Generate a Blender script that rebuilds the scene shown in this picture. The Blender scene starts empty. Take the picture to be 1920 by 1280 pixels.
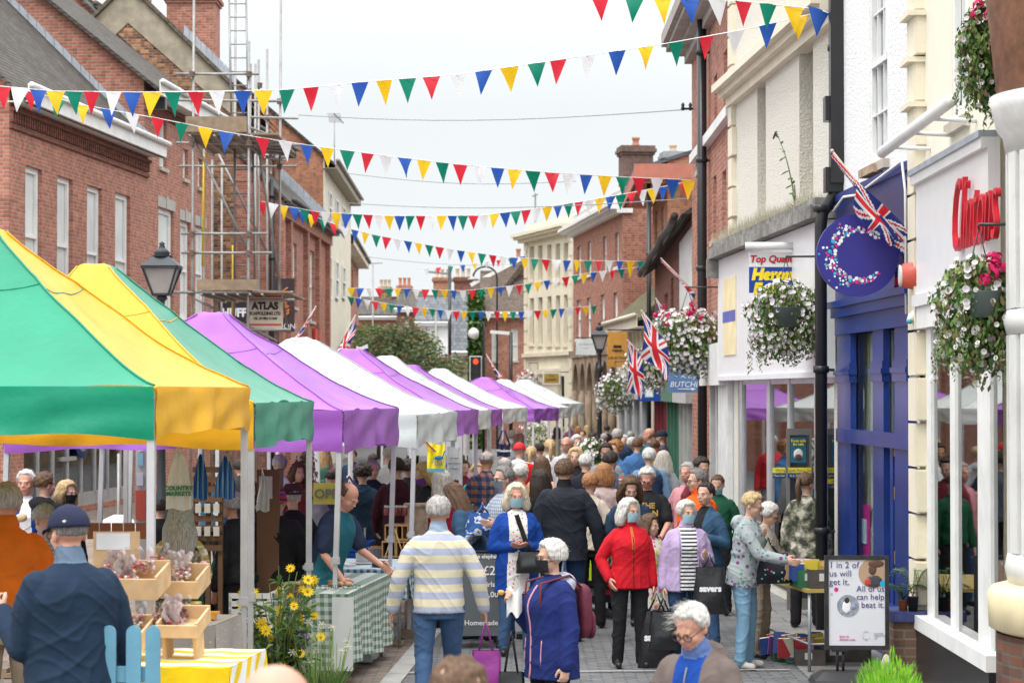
import bpy, math, random
import numpy as np
from mathutils import Vector, Matrix, Quaternion, noise
random.seed(7); np.random.seed(7)
SC = bpy.context.scene
COL = SC.collection
R = math.radians
# ---------------------------------------------------------------- camera, sky, sun, exposure
F, CZ, HOR = 4400.0, 2.5, 735.0           # focal length in photo pixels, eye height, horizon row
PIT = math.atan((HOR-640)/F)
cam = bpy.data.cameras.new('camera'); co = bpy.data.objects.new('camera', cam); COL.objects.link(co)
co.location = (0, 0, CZ); co.rotation_euler = (math.pi/2+PIT, 0, 0)
cam.sensor_width = 36; cam.lens = 36*F/1920; cam.clip_end = 2000; cam.clip_start = .1
cam.dof.use_dof = True; cam.dof.focus_distance = 21; cam.dof.aperture_fstop = 5.0
SC.camera = co
SUN_EL, SUN_AZ = R(58), R(215)            # azimuth from +Y clockwise
w = bpy.data.worlds.new('World'); SC.world = w; w.use_nodes = True
nt = w.node_tree; nt.nodes.clear()
def N(t, ty, **k):
    n = t.nodes.new(ty)
    for a, b in k.items():
        if a[0] == '_': n.inputs[a[1:].replace('_', ' ')].default_value = b
        else: setattr(n, a, b)
    return n
sky = N(nt, 'ShaderNodeTexSky', sky_type='NISHITA', sun_disc=False, sun_elevation=SUN_EL, sun_rotation=SUN_AZ, air_density=1.5, dust_density=4)
tc = N(nt, 'ShaderNodeTexCoord'); sep = N(nt, 'ShaderNodeSeparateXYZ'); nt.links.new(tc.outputs['Generated'], sep.inputs[0])
rmp = N(nt, 'ShaderNodeValToRGB'); e = rmp.color_ramp.elements
e[0].position = 0; e[0].color = (.83, .875, .90, 1); e[1].position = 1; e[1].color = (.98, .99, 1, 1)
nz = N(nt, 'ShaderNodeTexNoise'); nz.inputs['Scale'].default_value = 3.0; nz.inputs['Detail'].default_value = 5
nt.links.new(tc.outputs['Generated'], nz.inputs['Vector'])
mr = N(nt, 'ShaderNodeMapRange'); mr.inputs['To Min'].default_value = 1.0; mr.inputs['To Max'].default_value = 4.0
mr.inputs['From Min'].default_value = 0.12
nt.links.new(sep.outputs['Z'], mr.inputs['Value'])
nr = N(nt, 'ShaderNodeMapRange'); nr.inputs['From Min'].default_value = .3; nr.inputs['From Max'].default_value = .7; nr.inputs['To Min'].default_value = .95; nr.inputs['To Max'].default_value = 1.03
nt.links.new(nz.outputs['Fac'], nr.inputs['Value']); nt.links.new(sep.outputs['Z'], rmp.inputs['Fac'])
m1 = N(nt, 'ShaderNodeMath', operation='MULTIPLY'); nt.links.new(mr.outputs[0], m1.inputs[0]); nt.links.new(nr.outputs[0], m1.inputs[1])
m2 = N(nt, 'ShaderNodeMath', operation='MULTIPLY'); nt.links.new(m1.outputs[0], m2.inputs[0]); m2.inputs[1].default_value = 11.3
vm = N(nt, 'ShaderNodeVectorMath', operation='SCALE'); nt.links.new(rmp.outputs[0], vm.inputs[0]); nt.links.new(m2.outputs[0], vm.inputs['Scale'])
mx = N(nt, 'ShaderNodeMix', data_type='RGBA'); mx.inputs['Factor'].default_value = .94
nt.links.new(sky.outputs[0], mx.inputs['A']); nt.links.new(vm.outputs[0], mx.inputs['B'])
bg = N(nt, 'ShaderNodeBackground'); bg.inputs['Strength'].default_value = .1
ow = N(nt, 'ShaderNodeOutputWorld'); nt.links.new(mx.outputs['Result'], bg.inputs['Color']); nt.links.new(bg.outputs[0], ow.inputs[0])
sl = bpy.data.lights.new('sun', 'SUN'); sl.energy = 1.5; sl.angle = R(18); sl.color = (1, .97, .93)
so = bpy.data.objects.new('sun', sl); COL.objects.link(so)
_sd = Vector((math.sin(SUN_AZ)*math.cos(SUN_EL), math.cos(SUN_AZ)*math.cos(SUN_EL), math.sin(SUN_EL)))
so.rotation_euler = _sd.to_track_quat('Z', 'Y').to_euler()
SC.view_settings.view_transform = 'Standard'; SC.view_settings.look = 'None'; SC.view_settings.exposure = 0.0; SC.view_settings.gamma = 1
SC.render.engine = 'CYCLES'; SC.cycles.max_bounces = 6; SC.cycles.transparent_max_bounces = 12
# ---------------------------------------------------------------- pixel helpers
def W(px, py, d):
    x = (px-960)/F; y = (640-py)/F
    dy = math.cos(PIT)-y*math.sin(PIT); dz = math.sin(PIT)+y*math.cos(PIT)
    return Vector((x*d/dy, d, CZ+dz*d/dy))
def X_(px, d): return (px-960)/F*d
def Z_(py, d): return W(960, py, d).z
# ---------------------------------------------------------------- materials
MATS = {}
def _new(name):
    m = bpy.data.materials.new(name); m.use_nodes = True
    t = m.node_tree; b = t.nodes['Principled BSDF']
    return m, t, b
def c4(c): return (c[0], c[1], c[2], 1)
def mul(c, k): return tuple(min(1, x*k) for x in c[:3])
def _bump(t, b, scale, strength, dist=.01, vec=None, detail=4):
    n = N(t, 'ShaderNodeTexNoise'); n.inputs['Scale'].default_value = scale; n.inputs['Detail'].default_value = detail
    t.links.new(vec or N(t, 'ShaderNodeTexCoord').outputs['Object'], n.inputs['Vector'])
    u = N(t, 'ShaderNodeBump'); u.inputs['Strength'].default_value = strength; u.inputs['Distance'].default_value = dist
    t.links.new(n.outputs['Fac'], u.inputs['Height']); t.links.new(u.outputs[0], b.inputs['Normal'])
    return u
def mat(name, col, rough=.6, metal=0, var=.12, vs=4, bump=.0, bs=30, bd=.01, spec=.4, emis=0, trans=0, dirt=0, coat=0):
    key = (name, col, rough, metal, var, vs, bump, bs, emis, trans, dirt)
    if key in MATS: return MATS[key]
    m, t, b = _new(name)
    b.inputs['Roughness'].default_value = rough; b.inputs['Metallic'].default_value = metal
    b.inputs['Specular IOR Level'].default_value = spec; b.inputs['Coat Weight'].default_value = coat
    tcn = N(t, 'ShaderNodeTexCoord')
    n = N(t, 'ShaderNodeTexNoise'); n.inputs['Scale'].default_value = vs; n.inputs['Detail'].default_value = 6
    t.links.new(tcn.outputs['Object'], n.inputs['Vector'])
    r = N(t, 'ShaderNodeValToRGB'); el = r.color_ramp.elements
    el[0].position = .3; el[0].color = c4(mul(col, 1-var)); el[1].position = .7; el[1].color = c4(mul(col, 1+var))
    t.links.new(n.outputs['Fac'], r.inputs['Fac']); out = r.outputs[0]
    if dirt:
        n2 = N(t, 'ShaderNodeTexNoise'); n2.inputs['Scale'].default_value = vs*.35; n2.inputs['Detail'].default_value = 9; n2.inputs['Roughness'].default_value = .75
        t.links.new(tcn.outputs['Object'], n2.inputs['Vector'])
        r2 = N(t, 'ShaderNodeValToRGB'); r2.color_ramp.elements[0].position = .5; r2.color_ramp.elements[1].position = .72
        t.links.new(n2.outputs['Fac'], r2.inputs['Fac'])
        mm = N(t, 'ShaderNodeMix', data_type='RGBA'); mm.inputs['B'].default_value = c4(mul(col, 1-dirt))
        t.links.new(r2.outputs[0], mm.inputs['Factor']); t.links.new(out, mm.inputs['A']); out = mm.outputs['Result']
    t.links.new(out, b.inputs['Base Color'])
    if emis:
        b.inputs['Emission Color'].default_value = c4(col); b.inputs['Emission Strength'].default_value = emis
    if bump: _bump(t, b, bs, bump, bd)
    if trans:
        tr = N(t, 'ShaderNodeBsdfTranslucent'); t.links.new(out, tr.inputs[0])
        ms = N(t, 'ShaderNodeMixShader'); ms.inputs[0].default_value = trans
        t.links.new(b.outputs[0], ms.inputs[1]); t.links.new(tr.outputs[0], ms.inputs[2])
        t.links.new(ms.outputs[0], t.nodes['Material Output'].inputs[0])
    MATS[key] = m
    return m
def _uv(t, slope=False, off=(0, 0)):
    """u = x+y, v = z in object space: right for walls along either axis"""
    tcn = N(t, 'ShaderNodeTexCoord'); s = N(t, 'ShaderNodeSeparateXYZ'); t.links.new(tcn.outputs['Object'], s.inputs[0])
    a = N(t, 'ShaderNodeMath', operation='ADD'); t.links.new(s.outputs[0], a.inputs[0]); t.links.new(s.outputs[1], a.inputs[1])
    c = N(t, 'ShaderNodeCombineXYZ'); t.links.new(s.outputs[0] if slope else a.outputs[0], c.inputs[0]); t.links.new(s.outputs[2], c.inputs[1])
    return c.outputs[0], tcn
def brick(name, c1, c2, mortar, bw=.225, rh=.075, ms=.009, rough=.85, dirt=.25, bump=.5, slope=False, xy=False, var=0.5):
    if name in MATS: return MATS[name]
    m, t, b = _new(name)
    if xy: tcn = N(t, 'ShaderNodeTexCoord'); vec = tcn.outputs['Object']
    else: vec, tcn = _uv(t, slope)
    br = N(t, 'ShaderNodeTexBrick', offset=.5)
    br.inputs['Scale'].default_value = 1; br.inputs['Brick Width'].default_value = bw; br.inputs['Row Height'].default_value = rh
    br.inputs['Mortar Size'].default_value = ms; br.inputs['Mortar Smooth'].default_value = .2; br.inputs['Bias'].default_value = 0
    br.inputs['Color1'].default_value = c4(c1); br.inputs['Color2'].default_value = c4(c2); br.inputs['Mortar'].default_value = c4(mortar)
    # wobble
    nn = N(t, 'ShaderNodeTexNoise'); nn.inputs['Scale'].default_value = 5; t.links.new(vec, nn.inputs['Vector'])
    wb = N(t, 'ShaderNodeVectorMath', operation='MULTIPLY_ADD'); wb.inputs[1].default_value = (.012, .012, 0)
    t.links.new(nn.outputs['Color'], wb.inputs[0]); t.links.new(vec, wb.inputs[2]); t.links.new(wb.outputs[0], br.inputs['Vector'])
    n = N(t, 'ShaderNodeTexNoise'); n.inputs['Scale'].default_value = 1.3; n.inputs['Detail'].default_value = 8; n.inputs['Roughness'].default_value = .7
    t.links.new(tcn.outputs['Object'], n.inputs['Vector'])
    r = N(t, 'ShaderNodeValToRGB'); r.color_ramp.elements[0].position = .3; r.color_ramp.elements[1].position = .72
    r.color_ramp.elements[0].color = c4((1-dirt,)*3); r.color_ramp.elements[1].color = (1.0, 1.0, 1.0, 1)
    t.links.new(n.outputs['Fac'], r.inputs['Fac'])
    mm = N(t, 'ShaderNodeMix', data_type='RGBA', blend_type='MULTIPLY'); mm.inputs['Factor'].default_value = 1
    t.links.new(br.outputs['Color'], mm.inputs['A']); t.links.new(r.outputs[0], mm.inputs['B'])
    # some odd bricks darker
    v = N(t, 'ShaderNodeTexWhiteNoise', noise_dimensions='2D')
    fl = N(t, 'ShaderNodeVectorMath', operation='SNAP'); fl.inputs[1].default_value = (bw*.5, rh, 1); t.links.new(vec, fl.inputs[0]); t.links.new(fl.outputs[0], v.inputs['Vector'])
    r3 = N(t, 'ShaderNodeMapRange'); r3.inputs['To Min'].default_value = 1-var*.5; r3.inputs['To Max'].default_value = 1+var*.35; t.links.new(v.outputs['Value'], r3.inputs['Value'])
    vs = N(t, 'ShaderNodeVectorMath', operation='SCALE'); t.links.new(mm.outputs['Result'], vs.inputs[0]); t.links.new(r3.outputs[0], vs.inputs['Scale'])
    t.links.new(vs.outputs[0], b.inputs['Base Color']); b.inputs['Roughness'].default_value = rough; b.inputs['Specular IOR Level'].default_value = .25
    bu = N(t, 'ShaderNodeBump'); bu.inputs['Strength'].default_value = bump; bu.inputs['Distance'].default_value = .008; bu.invert = True
    t.links.new(br.outputs['Fac'], bu.inputs['Height']); t.links.new(bu.outputs[0], b.inputs['Normal'])
    MATS[name] = m
    return m
def ramp_mat(name, kind, cols, scale=10, rough=.8, pos=None, interp='CONSTANT', p2=None, trans=0):
    """cloth patterns: stripes (z), plaid, gingham, spots, camo"""
    if name in MATS: return MATS[name]
    m, t, b = _new(name); b.inputs['Roughness'].default_value = rough; b.inputs['Specular IOR Level'].default_value = .2
    tcn = N(t, 'ShaderNodeTexCoord'); vec = tcn.outputs['Object']
    r = N(t, 'ShaderNodeValToRGB'); r.color_ramp.interpolation = interp
    el = r.color_ramp.elements
    while len(el) < len(cols): el.new(.5)
    pos = pos or [i/len(cols) for i in range(len(cols))]
    for i, c in enumerate(cols): el[i].position = pos[i]; el[i].color = c4(c)
    s = N(t, 'ShaderNodeSeparateXYZ'); t.links.new(vec, s.inputs[0])
    def frac(o, k):
        a = N(t, 'ShaderNodeMath', operation='MULTIPLY'); a.inputs[1].default_value = k; t.links.new(o, a.inputs[0])
        f = N(t, 'ShaderNodeMath', operation='FRACT'); t.links.new(a.outputs[0], f.inputs[0]); return f.outputs[0]
    if kind in ('stripes', 'xstripes', 'ystripes'):
        t.links.new(frac(s.outputs[{'stripes': 2, 'xstripes': 0, 'ystripes': 1}[kind]], scale), r.inputs[0])
    elif kind == 'yz':
        a = N(t, 'ShaderNodeMath', operation='SUBTRACT'); t.links.new(s.outputs[2], a.inputs[0]); t.links.new(s.outputs[1], a.inputs[1]); t.links.new(frac(a.outputs[0], scale), r.inputs[0])
    elif kind in ('plaid', 'gingham', 'ginghamxy'):
        ax = N(t, 'ShaderNodeMath', operation='ADD'); t.links.new(s.outputs[0], ax.inputs[0]); t.links.new(s.outputs[1], ax.inputs[1])
        if kind == 'ginghamxy': o1, o2 = s.outputs[0], s.outputs[1]
        else: o1, o2 = ax.outputs[0], s.outputs[2]
        fs = []
        for o in (o1, o2):
            g = N(t, 'ShaderNodeMath', operation='GREATER_THAN'); g.inputs[1].default_value = .5; t.links.new(frac(o, scale), g.inputs[0]); fs.append(g)
        a = N(t, 'ShaderNodeMath', operation='ADD'); t.links.new(fs[0].outputs[0], a.inputs[0]); t.links.new(fs[1].outputs[0], a.inputs[1])
        d = N(t, 'ShaderNodeMath', operation='MULTIPLY'); d.inputs[1].default_value = .45; t.links.new(a.outputs[0], d.inputs[0]); t.links.new(d.outputs[0], r.inputs[0])
    elif kind == 'spots':
        v = N(t, 'ShaderNodeTexVoronoi'); v.inputs['Scale'].default_value = scale; t.links.new(vec, v.inputs['Vector'])
        lt = N(t, 'ShaderNodeMath', operation='LESS_THAN'); lt.inputs[1].default_value = p2 or .3; t.links.new(v.outputs['Distance'], lt.inputs[0])
        sp = N(t, 'ShaderNodeSeparateColor'); t.links.new(v.outputs['Color'], sp.inputs[0]); t.links.new(sp.outputs[0], r.inputs[0])
        mm = N(t, 'ShaderNodeMix', data_type='RGBA'); mm.inputs['A'].default_value = c4(cols[0]); t.links.new(lt.outputs[0], mm.inputs['Factor']); t.links.new(r.outputs[0], mm.inputs['B'])
        t.links.new(mm.outputs['Result'], b.inputs['Base Color'])
    elif kind == 'camo':
        n = N(t, 'ShaderNodeTexNoise'); n.inputs['Scale'].default_value = scale; n.inputs['Detail'].default_value = 2; t.links.new(vec, n.inputs['Vector']); t.links.new(n.outputs['Fac'], r.inputs[0])
    if kind != 'spots': t.links.new(r.outputs[0], b.inputs['Base Color'])
    _bump(t, b, 9, .5, .02)
    MATS[name] = m
    return m
def glass(name='window glass', tint=(.9, .95, .95), refl=.25, clear=True, dark=(.03, .035, .04), const=None):
    if name in MATS: return MATS[name]
    m, t, b = _new(name)
    if clear:
        tr = N(t, 'ShaderNodeBsdfTransparent'); tr.inputs[0].default_value = c4(tint)
        gl = N(t, 'ShaderNodeBsdfGlossy'); gl.inputs['Roughness'].default_value = .02; gl.inputs['Color'].default_value = (1, 1, 1, 1)
        fr = N(t, 'ShaderNodeLayerWeight'); fr.inputs['Blend'].default_value = refl
        ms = N(t, 'ShaderNodeMixShader'); t.links.new(fr.outputs['Fresnel'], ms.inputs[0]) if const is None else setattr(ms.inputs[0], 'default_value', const)
        t.links.new(tr.outputs[0], ms.inputs[1]); t.links.new(gl.outputs[0], ms.inputs[2]); t.links.new(ms.outputs[0], t.nodes['Material Output'].inputs[0])
    else:
        b.inputs['Base Color'].default_value = c4(dark); b.inputs['Roughness'].default_value = .06; b.inputs['Specular IOR Level'].default_value = .8
        _bump(t, b, 2.5, .03, .02)
    MATS[name] = m
    return m
# ---------------------------------------------------------------- mesh builder
def _basis(d):
    d = Vector(d).normalized(); a = Vector((0, 0, 1)) if abs(d.z) < .9 else Vector((0, 1, 0))
    u = d.cross(a).normalized(); return u, d.cross(u).normalized()
_ICO = {}
def ico(n=2):
    if n not in _ICO:
        import bmesh
        bm = bmesh.new(); bmesh.ops.create_icosphere(bm, subdivisions=n, radius=1)
        _ICO[n] = ([v.co.copy() for v in bm.verts], [[v.index for v in f.verts] for f in bm.faces]); bm.free()
    return _ICO[n]
class MB:
    def __init__(s): s.v = []; s.f = []; s.m = []; s.sm = []
    def add(s, vs, fs, mi=0, smooth=False, mtx=None):
        o = len(s.v)
        s.v += [mtx @ Vector(v) for v in vs] if mtx is not None else [Vector(v) for v in vs]
        for f in fs: s.f.append([i+o for i in f]); s.m.append(mi); s.sm.append(smooth)
        return s
    def quad(s, a, b, c, d, mi=0): return s.add([a, b, c, d], [(0, 1, 2, 3)], mi)
    def box(s, x0, x1, y0, y1, z0, z1, mi=0, mtx=None):
        v = [(x, y, z) for z in (z0, z1) for y in (y0, y1) for x in (x0, x1)]
        return s.add(v, [(0, 2, 3, 1), (4, 5, 7, 6), (0, 1, 5, 4), (2, 6, 7, 3), (0, 4, 6, 2), (1, 3, 7, 5)], mi, mtx=mtx)
    def bar(s, a, b, w, h=None, mi=0):
        a, b = Vector(a), Vector(b); h = h or w; u, v = _basis(b-a); u *= w/2; v *= h/2
        vs = [p+i*u+j*v for p in (a, b) for (i, j) in ((-1, -1), (1, -1), (1, 1), (-1, 1))]
        return s.add(vs, [(0, 1, 2, 3), (7, 6, 5, 4), (0, 4, 5, 1), (1, 5, 6, 2), (2, 6, 7, 3), (3, 7, 4, 0)], mi)
    def tube(s, pts, rad, n=10, mi=0, smooth=True, cap=True, flat=1.0):
        pts = [Vector(p) for p in pts]; rad = rad if isinstance(rad, (list, tuple)) else [rad]*len(pts)
        vs = []; u = None
        for i, p in enumerate(pts):
            d = (pts[min(i+1, len(pts)-1)]-pts[max(i-1, 0)])
            if d.length < 1e-9: d = Vector((0, 0, 1))
            if u is None: u, v = _basis(d)
            else:
                d.normalize(); u = (u-d*u.dot(d)).normalized(); v = d.cross(u)
            for k in range(n):
                a = 2*math.pi*k/n; vs.append(p+rad[i]*(math.cos(a)*u+math.sin(a)*flat*v))
        fs = []
        for i in range(len(pts)-1):
            for k in range(n): fs.append((i*n+k, i*n+(k+1) % n, (i+1)*n+(k+1) % n, (i+1)*n+k))
        if cap: fs.append(tuple(range(n))[::-1]); fs.append(tuple((len(pts)-1)*n+k for k in range(n)))
        return s.add(vs, fs, mi, smooth)
    def lathe(s, prof, c=(0, 0, 0), n=20, mi=0, smooth=True, sx=1, sy=1):
        c = Vector(c); vs = [c+Vector((r*math.cos(2*math.pi*k/n)*sx, r*math.sin(2*math.pi*k/n)*sy, z)) for r, z in prof for k in range(n)]
        fs = [(i*n+k, i*n+(k+1) % n, (i+1)*n+(k+1) % n, (i+1)*n+k) for i in range(len(prof)-1) for k in range(n)]
        fs.append(tuple(range(n))[::-1]); fs.append(tuple((len(prof)-1)*n+k for k in range(n)))
        return s.add(vs, fs, mi, smooth)
    def ell(s, c, r, mtx=None, n=2, mi=0, smooth=True):
        v, f = ico(n); c = Vector(c); r = r if isinstance(r, (list, tuple)) else (r, r, r)
        return s.add([c+Vector((p.x*r[0], p.y*r[1], p.z*r[2])) for p in v], f, mi, smooth, mtx)
    def prism(s, pts, y0, y1, mi=0, mtx=None):
        """polygon in xz extruded along y"""
        n = len(pts); vs = [(x, y0, z) for x, z in pts]+[(x, y1, z) for x, z in pts]
        fs = [tuple(range(n)), tuple(range(2*n-1, n-1, -1))]+[(i, i+n, (i+1) % n+n, (i+1) % n) for i in range(n)]
        return s.add(vs, fs, mi, mtx=mtx)
    def grid(s, fn, nu, nv, mi=0, smooth=True, mf=None):
        o = len(s.v)
        for j in range(nv+1):
            for i in range(nu+1): s.v.append(Vector(fn(i/nu, j/nv)))
        for j in range(nv):
            for i in range(nu):
                a = o+j*(nu+1)+i; s.f.append([a, a+1, a+nu+2, a+nu+1]); s.m.append(mf((i+.5)/nu, (j+.5)/nv) if mf else mi); s.sm.append(smooth)
        return s
    def build(s, name, mats, parent=None, world=False, loc=None):
        if not isinstance(mats, (list, tuple)): mats = [mats]
        me = bpy.data.meshes.new(name)
        off = Vector((0, 0, 0))
        if world and parent is not None: off = parent.location
        if loc is not None: off = Vector(loc)
        me.from_pydata([v-off for v in s.v], [], s.f)
        for q in mats: me.materials.append(q)
        me.polygons.foreach_set('material_index', s.m); me.polygons.foreach_set('use_smooth', s.sm); me.update()
        o = bpy.data.objects.new(name, me); COL.objects.link(o)
        if parent is not None: o.parent = parent
        elif loc is not None: o.location = loc
        return o
def tag(o, label=None, cat=None, group=None, kind=None):
    if label: o['label'] = label
    if cat: o['category'] = cat
    if group: o['group'] = group
    if kind: o['kind'] = kind
    return o
def thing(name, label, cat, loc=(0, 0, 0), rz=0, group=None):
    o = bpy.data.objects.new(name, None); o.empty_display_size = .2; COL.objects.link(o); o.location = loc; o.rotation_euler = (0, 0, rz)
    return tag(o, label, cat, group)
def top(mb, name, mats, label, cat, loc=(0, 0, 0), group=None):
    return tag(mb.build(name, mats, None, loc=loc), label, cat, group)
def kids(o): return [c for c in COL.objects if c.parent == o]
def text_part(txt, size, name, m, parent, loc, rot, ex=.004, align='CENTER', xs=1, bold=0.0, shear=0):
    cu = bpy.data.curves.new(name, 'FONT'); cu.body = txt; cu.size = size; cu.extrude = ex; cu.align_x = align; cu.align_y = 'CENTER'; cu.offset = bold; cu.shear = shear; cu.space_line = .95; cu.resolution_u = 3
    to = bpy.data.objects.new('tmp', cu); COL.objects.link(to)
    dg = bpy.context.evaluated_depsgraph_get(); me = bpy.data.meshes.new_from_object(to.evaluated_get(dg)); me.name = name
    bpy.data.objects.remove(to); bpy.data.curves.remove(cu)
    me.materials.clear(); me.materials.append(m)
    o = bpy.data.objects.new(name, me); COL.objects.link(o); o.parent = parent if parent else None; o.location = loc; o.rotation_euler = rot; o.scale = (xs, 1, 1)
    return o
# palette
WHITE = mat('white paint', (.76, .76, .74), .5, var=.06, dirt=.2)
CREAM = mat('cream stone paint', (.72, .66, .52), .7, var=.06, vs=2, dirt=.18, bump=.25, bs=25)
BLACK = mat('black gloss', (.02, .02, .022), .3, var=.1)
IRON = mat('cast iron', (.025, .03, .035), .45, var=.2, bump=.1)
METAL = mat('galvanised steel', (.30, .29, .28), .5, .5, var=.15, vs=8, dirt=.3)
ALU = mat('aluminium leg', (.56, .56, .57), .4, .35, var=.08, vs=6, dirt=.15)
WOOD = mat('weathered board', (.26, .19, .13), .8, var=.25, vs=6, dirt=.3)
PINE = mat('pine ply', (.55, .37, .20), .7, var=.15, vs=9)
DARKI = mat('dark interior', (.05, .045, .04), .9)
TILE = brick('roof tiles', (.095, .085, .075), (.15, .13, .11), (.03, .028, .025), .165, .10, .012, dirt=.45, bump=1, slope=True)
TILEB = brick('brown roof tiles', (.17, .12, .085), (.12, .09, .07), (.04, .03, .03), .165, .08, .012, dirt=.35, bump=1, slope=True)
SLATE = brick('slates', (.12, .13, .15), (.17, .18, .19), (.05, .05, .06), .25, .18, .008, dirt=.35, bump=.8, slope=True)
BRED = brick('red brick', (.46, .18, .12), (.38, .135, .09), (.38, .31, .26), dirt=.2)
BORG = brick('orange brick', (.50, .20, .10), (.40, .15, .085), (.34, .27, .21), dirt=.25)
BOLD = brick('old mixed brick', (.50, .25, .11), (.22, .10, .07), (.38, .32, .25), dirt=.4, var=.9)
BDRK = brick('dark red brick', (.27, .085, .055), (.20, .06, .045), (.20, .16, .13), dirt=.35)
LEAD = mat('lead flashing', (.38, .42, .47), .5, .2, var=.15, vs=5)
CHIM = mat('clay pot', (.42, .20, .12), .8, dirt=.3)
BUFF = mat('buff pot', (.50, .42, .30), .8, dirt=.3)
NET = mat('net curtain behind glass', (.62, .66, .65), .3, var=.12, vs=1.5, spec=.7)
GDARK = glass('dark window glass', clear=False)
GCLEAR = glass('shop glass', refl=.5)
GOLD = glass('old thin glass', const=.14)
# ================================================================ the setting
def sheet(name, pts, z, m):
    me = bpy.data.meshes.new(name); me.from_pydata([(x, y, z) for x, y in pts], [], [tuple(range(len(pts)))]); me.materials.append(m); me.update()
    o = bpy.data.objects.new(name, me); COL.objects.link(o); o['kind'] = 'structure'; return o
SETT = brick('road setts', (.20, .20, .20), (.165, .168, .172), (.11, .11, .11), .2, .1, .012, rough=.7, dirt=.35, bump=.5, xy=True, var=.35)
PAV = brick('clay pavers', (.30, .235, .19), (.24, .19, .155), (.15, .13, .11), .2, .1, .008, dirt=.4, bump=.4, xy=True, var=.4)
SLAB = brick('grey slabs', (.27, .26, .25), (.23, .225, .22), (.14, .14, .13), .6, .45, .012, dirt=.35, bump=.4, xy=True, var=.3)
sheet('ground', [(-400, -20), (400, -20), (400, 900), (-400, 900)], -.012, mat('tarmac', (.16, .16, .16), .9, bump=.3, bs=60))
sheet('road', [(-12, -5), (12, -5), (9, 120), (-12, 120)], -.004, SETT)
sheet('pavement', [(-12, -5), (-1.6, -5), (-1.15, 20), (-.55, 32), (.6, 60), (-12, 60)], .004, PAV)
sheet('kerb_strip', [(-1.6, -5), (-1.42, -5), (-.97, 20), (-.37, 32), (.78, 60), (.6, 60), (-.55, 32), (-1.15, 20)], .008, mat('pale kerb stone', (.36, .35, .33), .8, bump=.3, var=.2))
sheet('path', [(2.55, -5), (12, -5), (12, 60), (2.9, 60), (2.3, 32), (2.6, 24)], .004, SLAB)
for yy in (15.6, 20.9, 27):
    sheet('drain_strip', [(-1.1, yy), (2.5, yy+.25), (2.5, yy+.29), (-1.1, yy+.04)], .012, mat('pale joint', (.42, .41, .38), .9))

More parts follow.
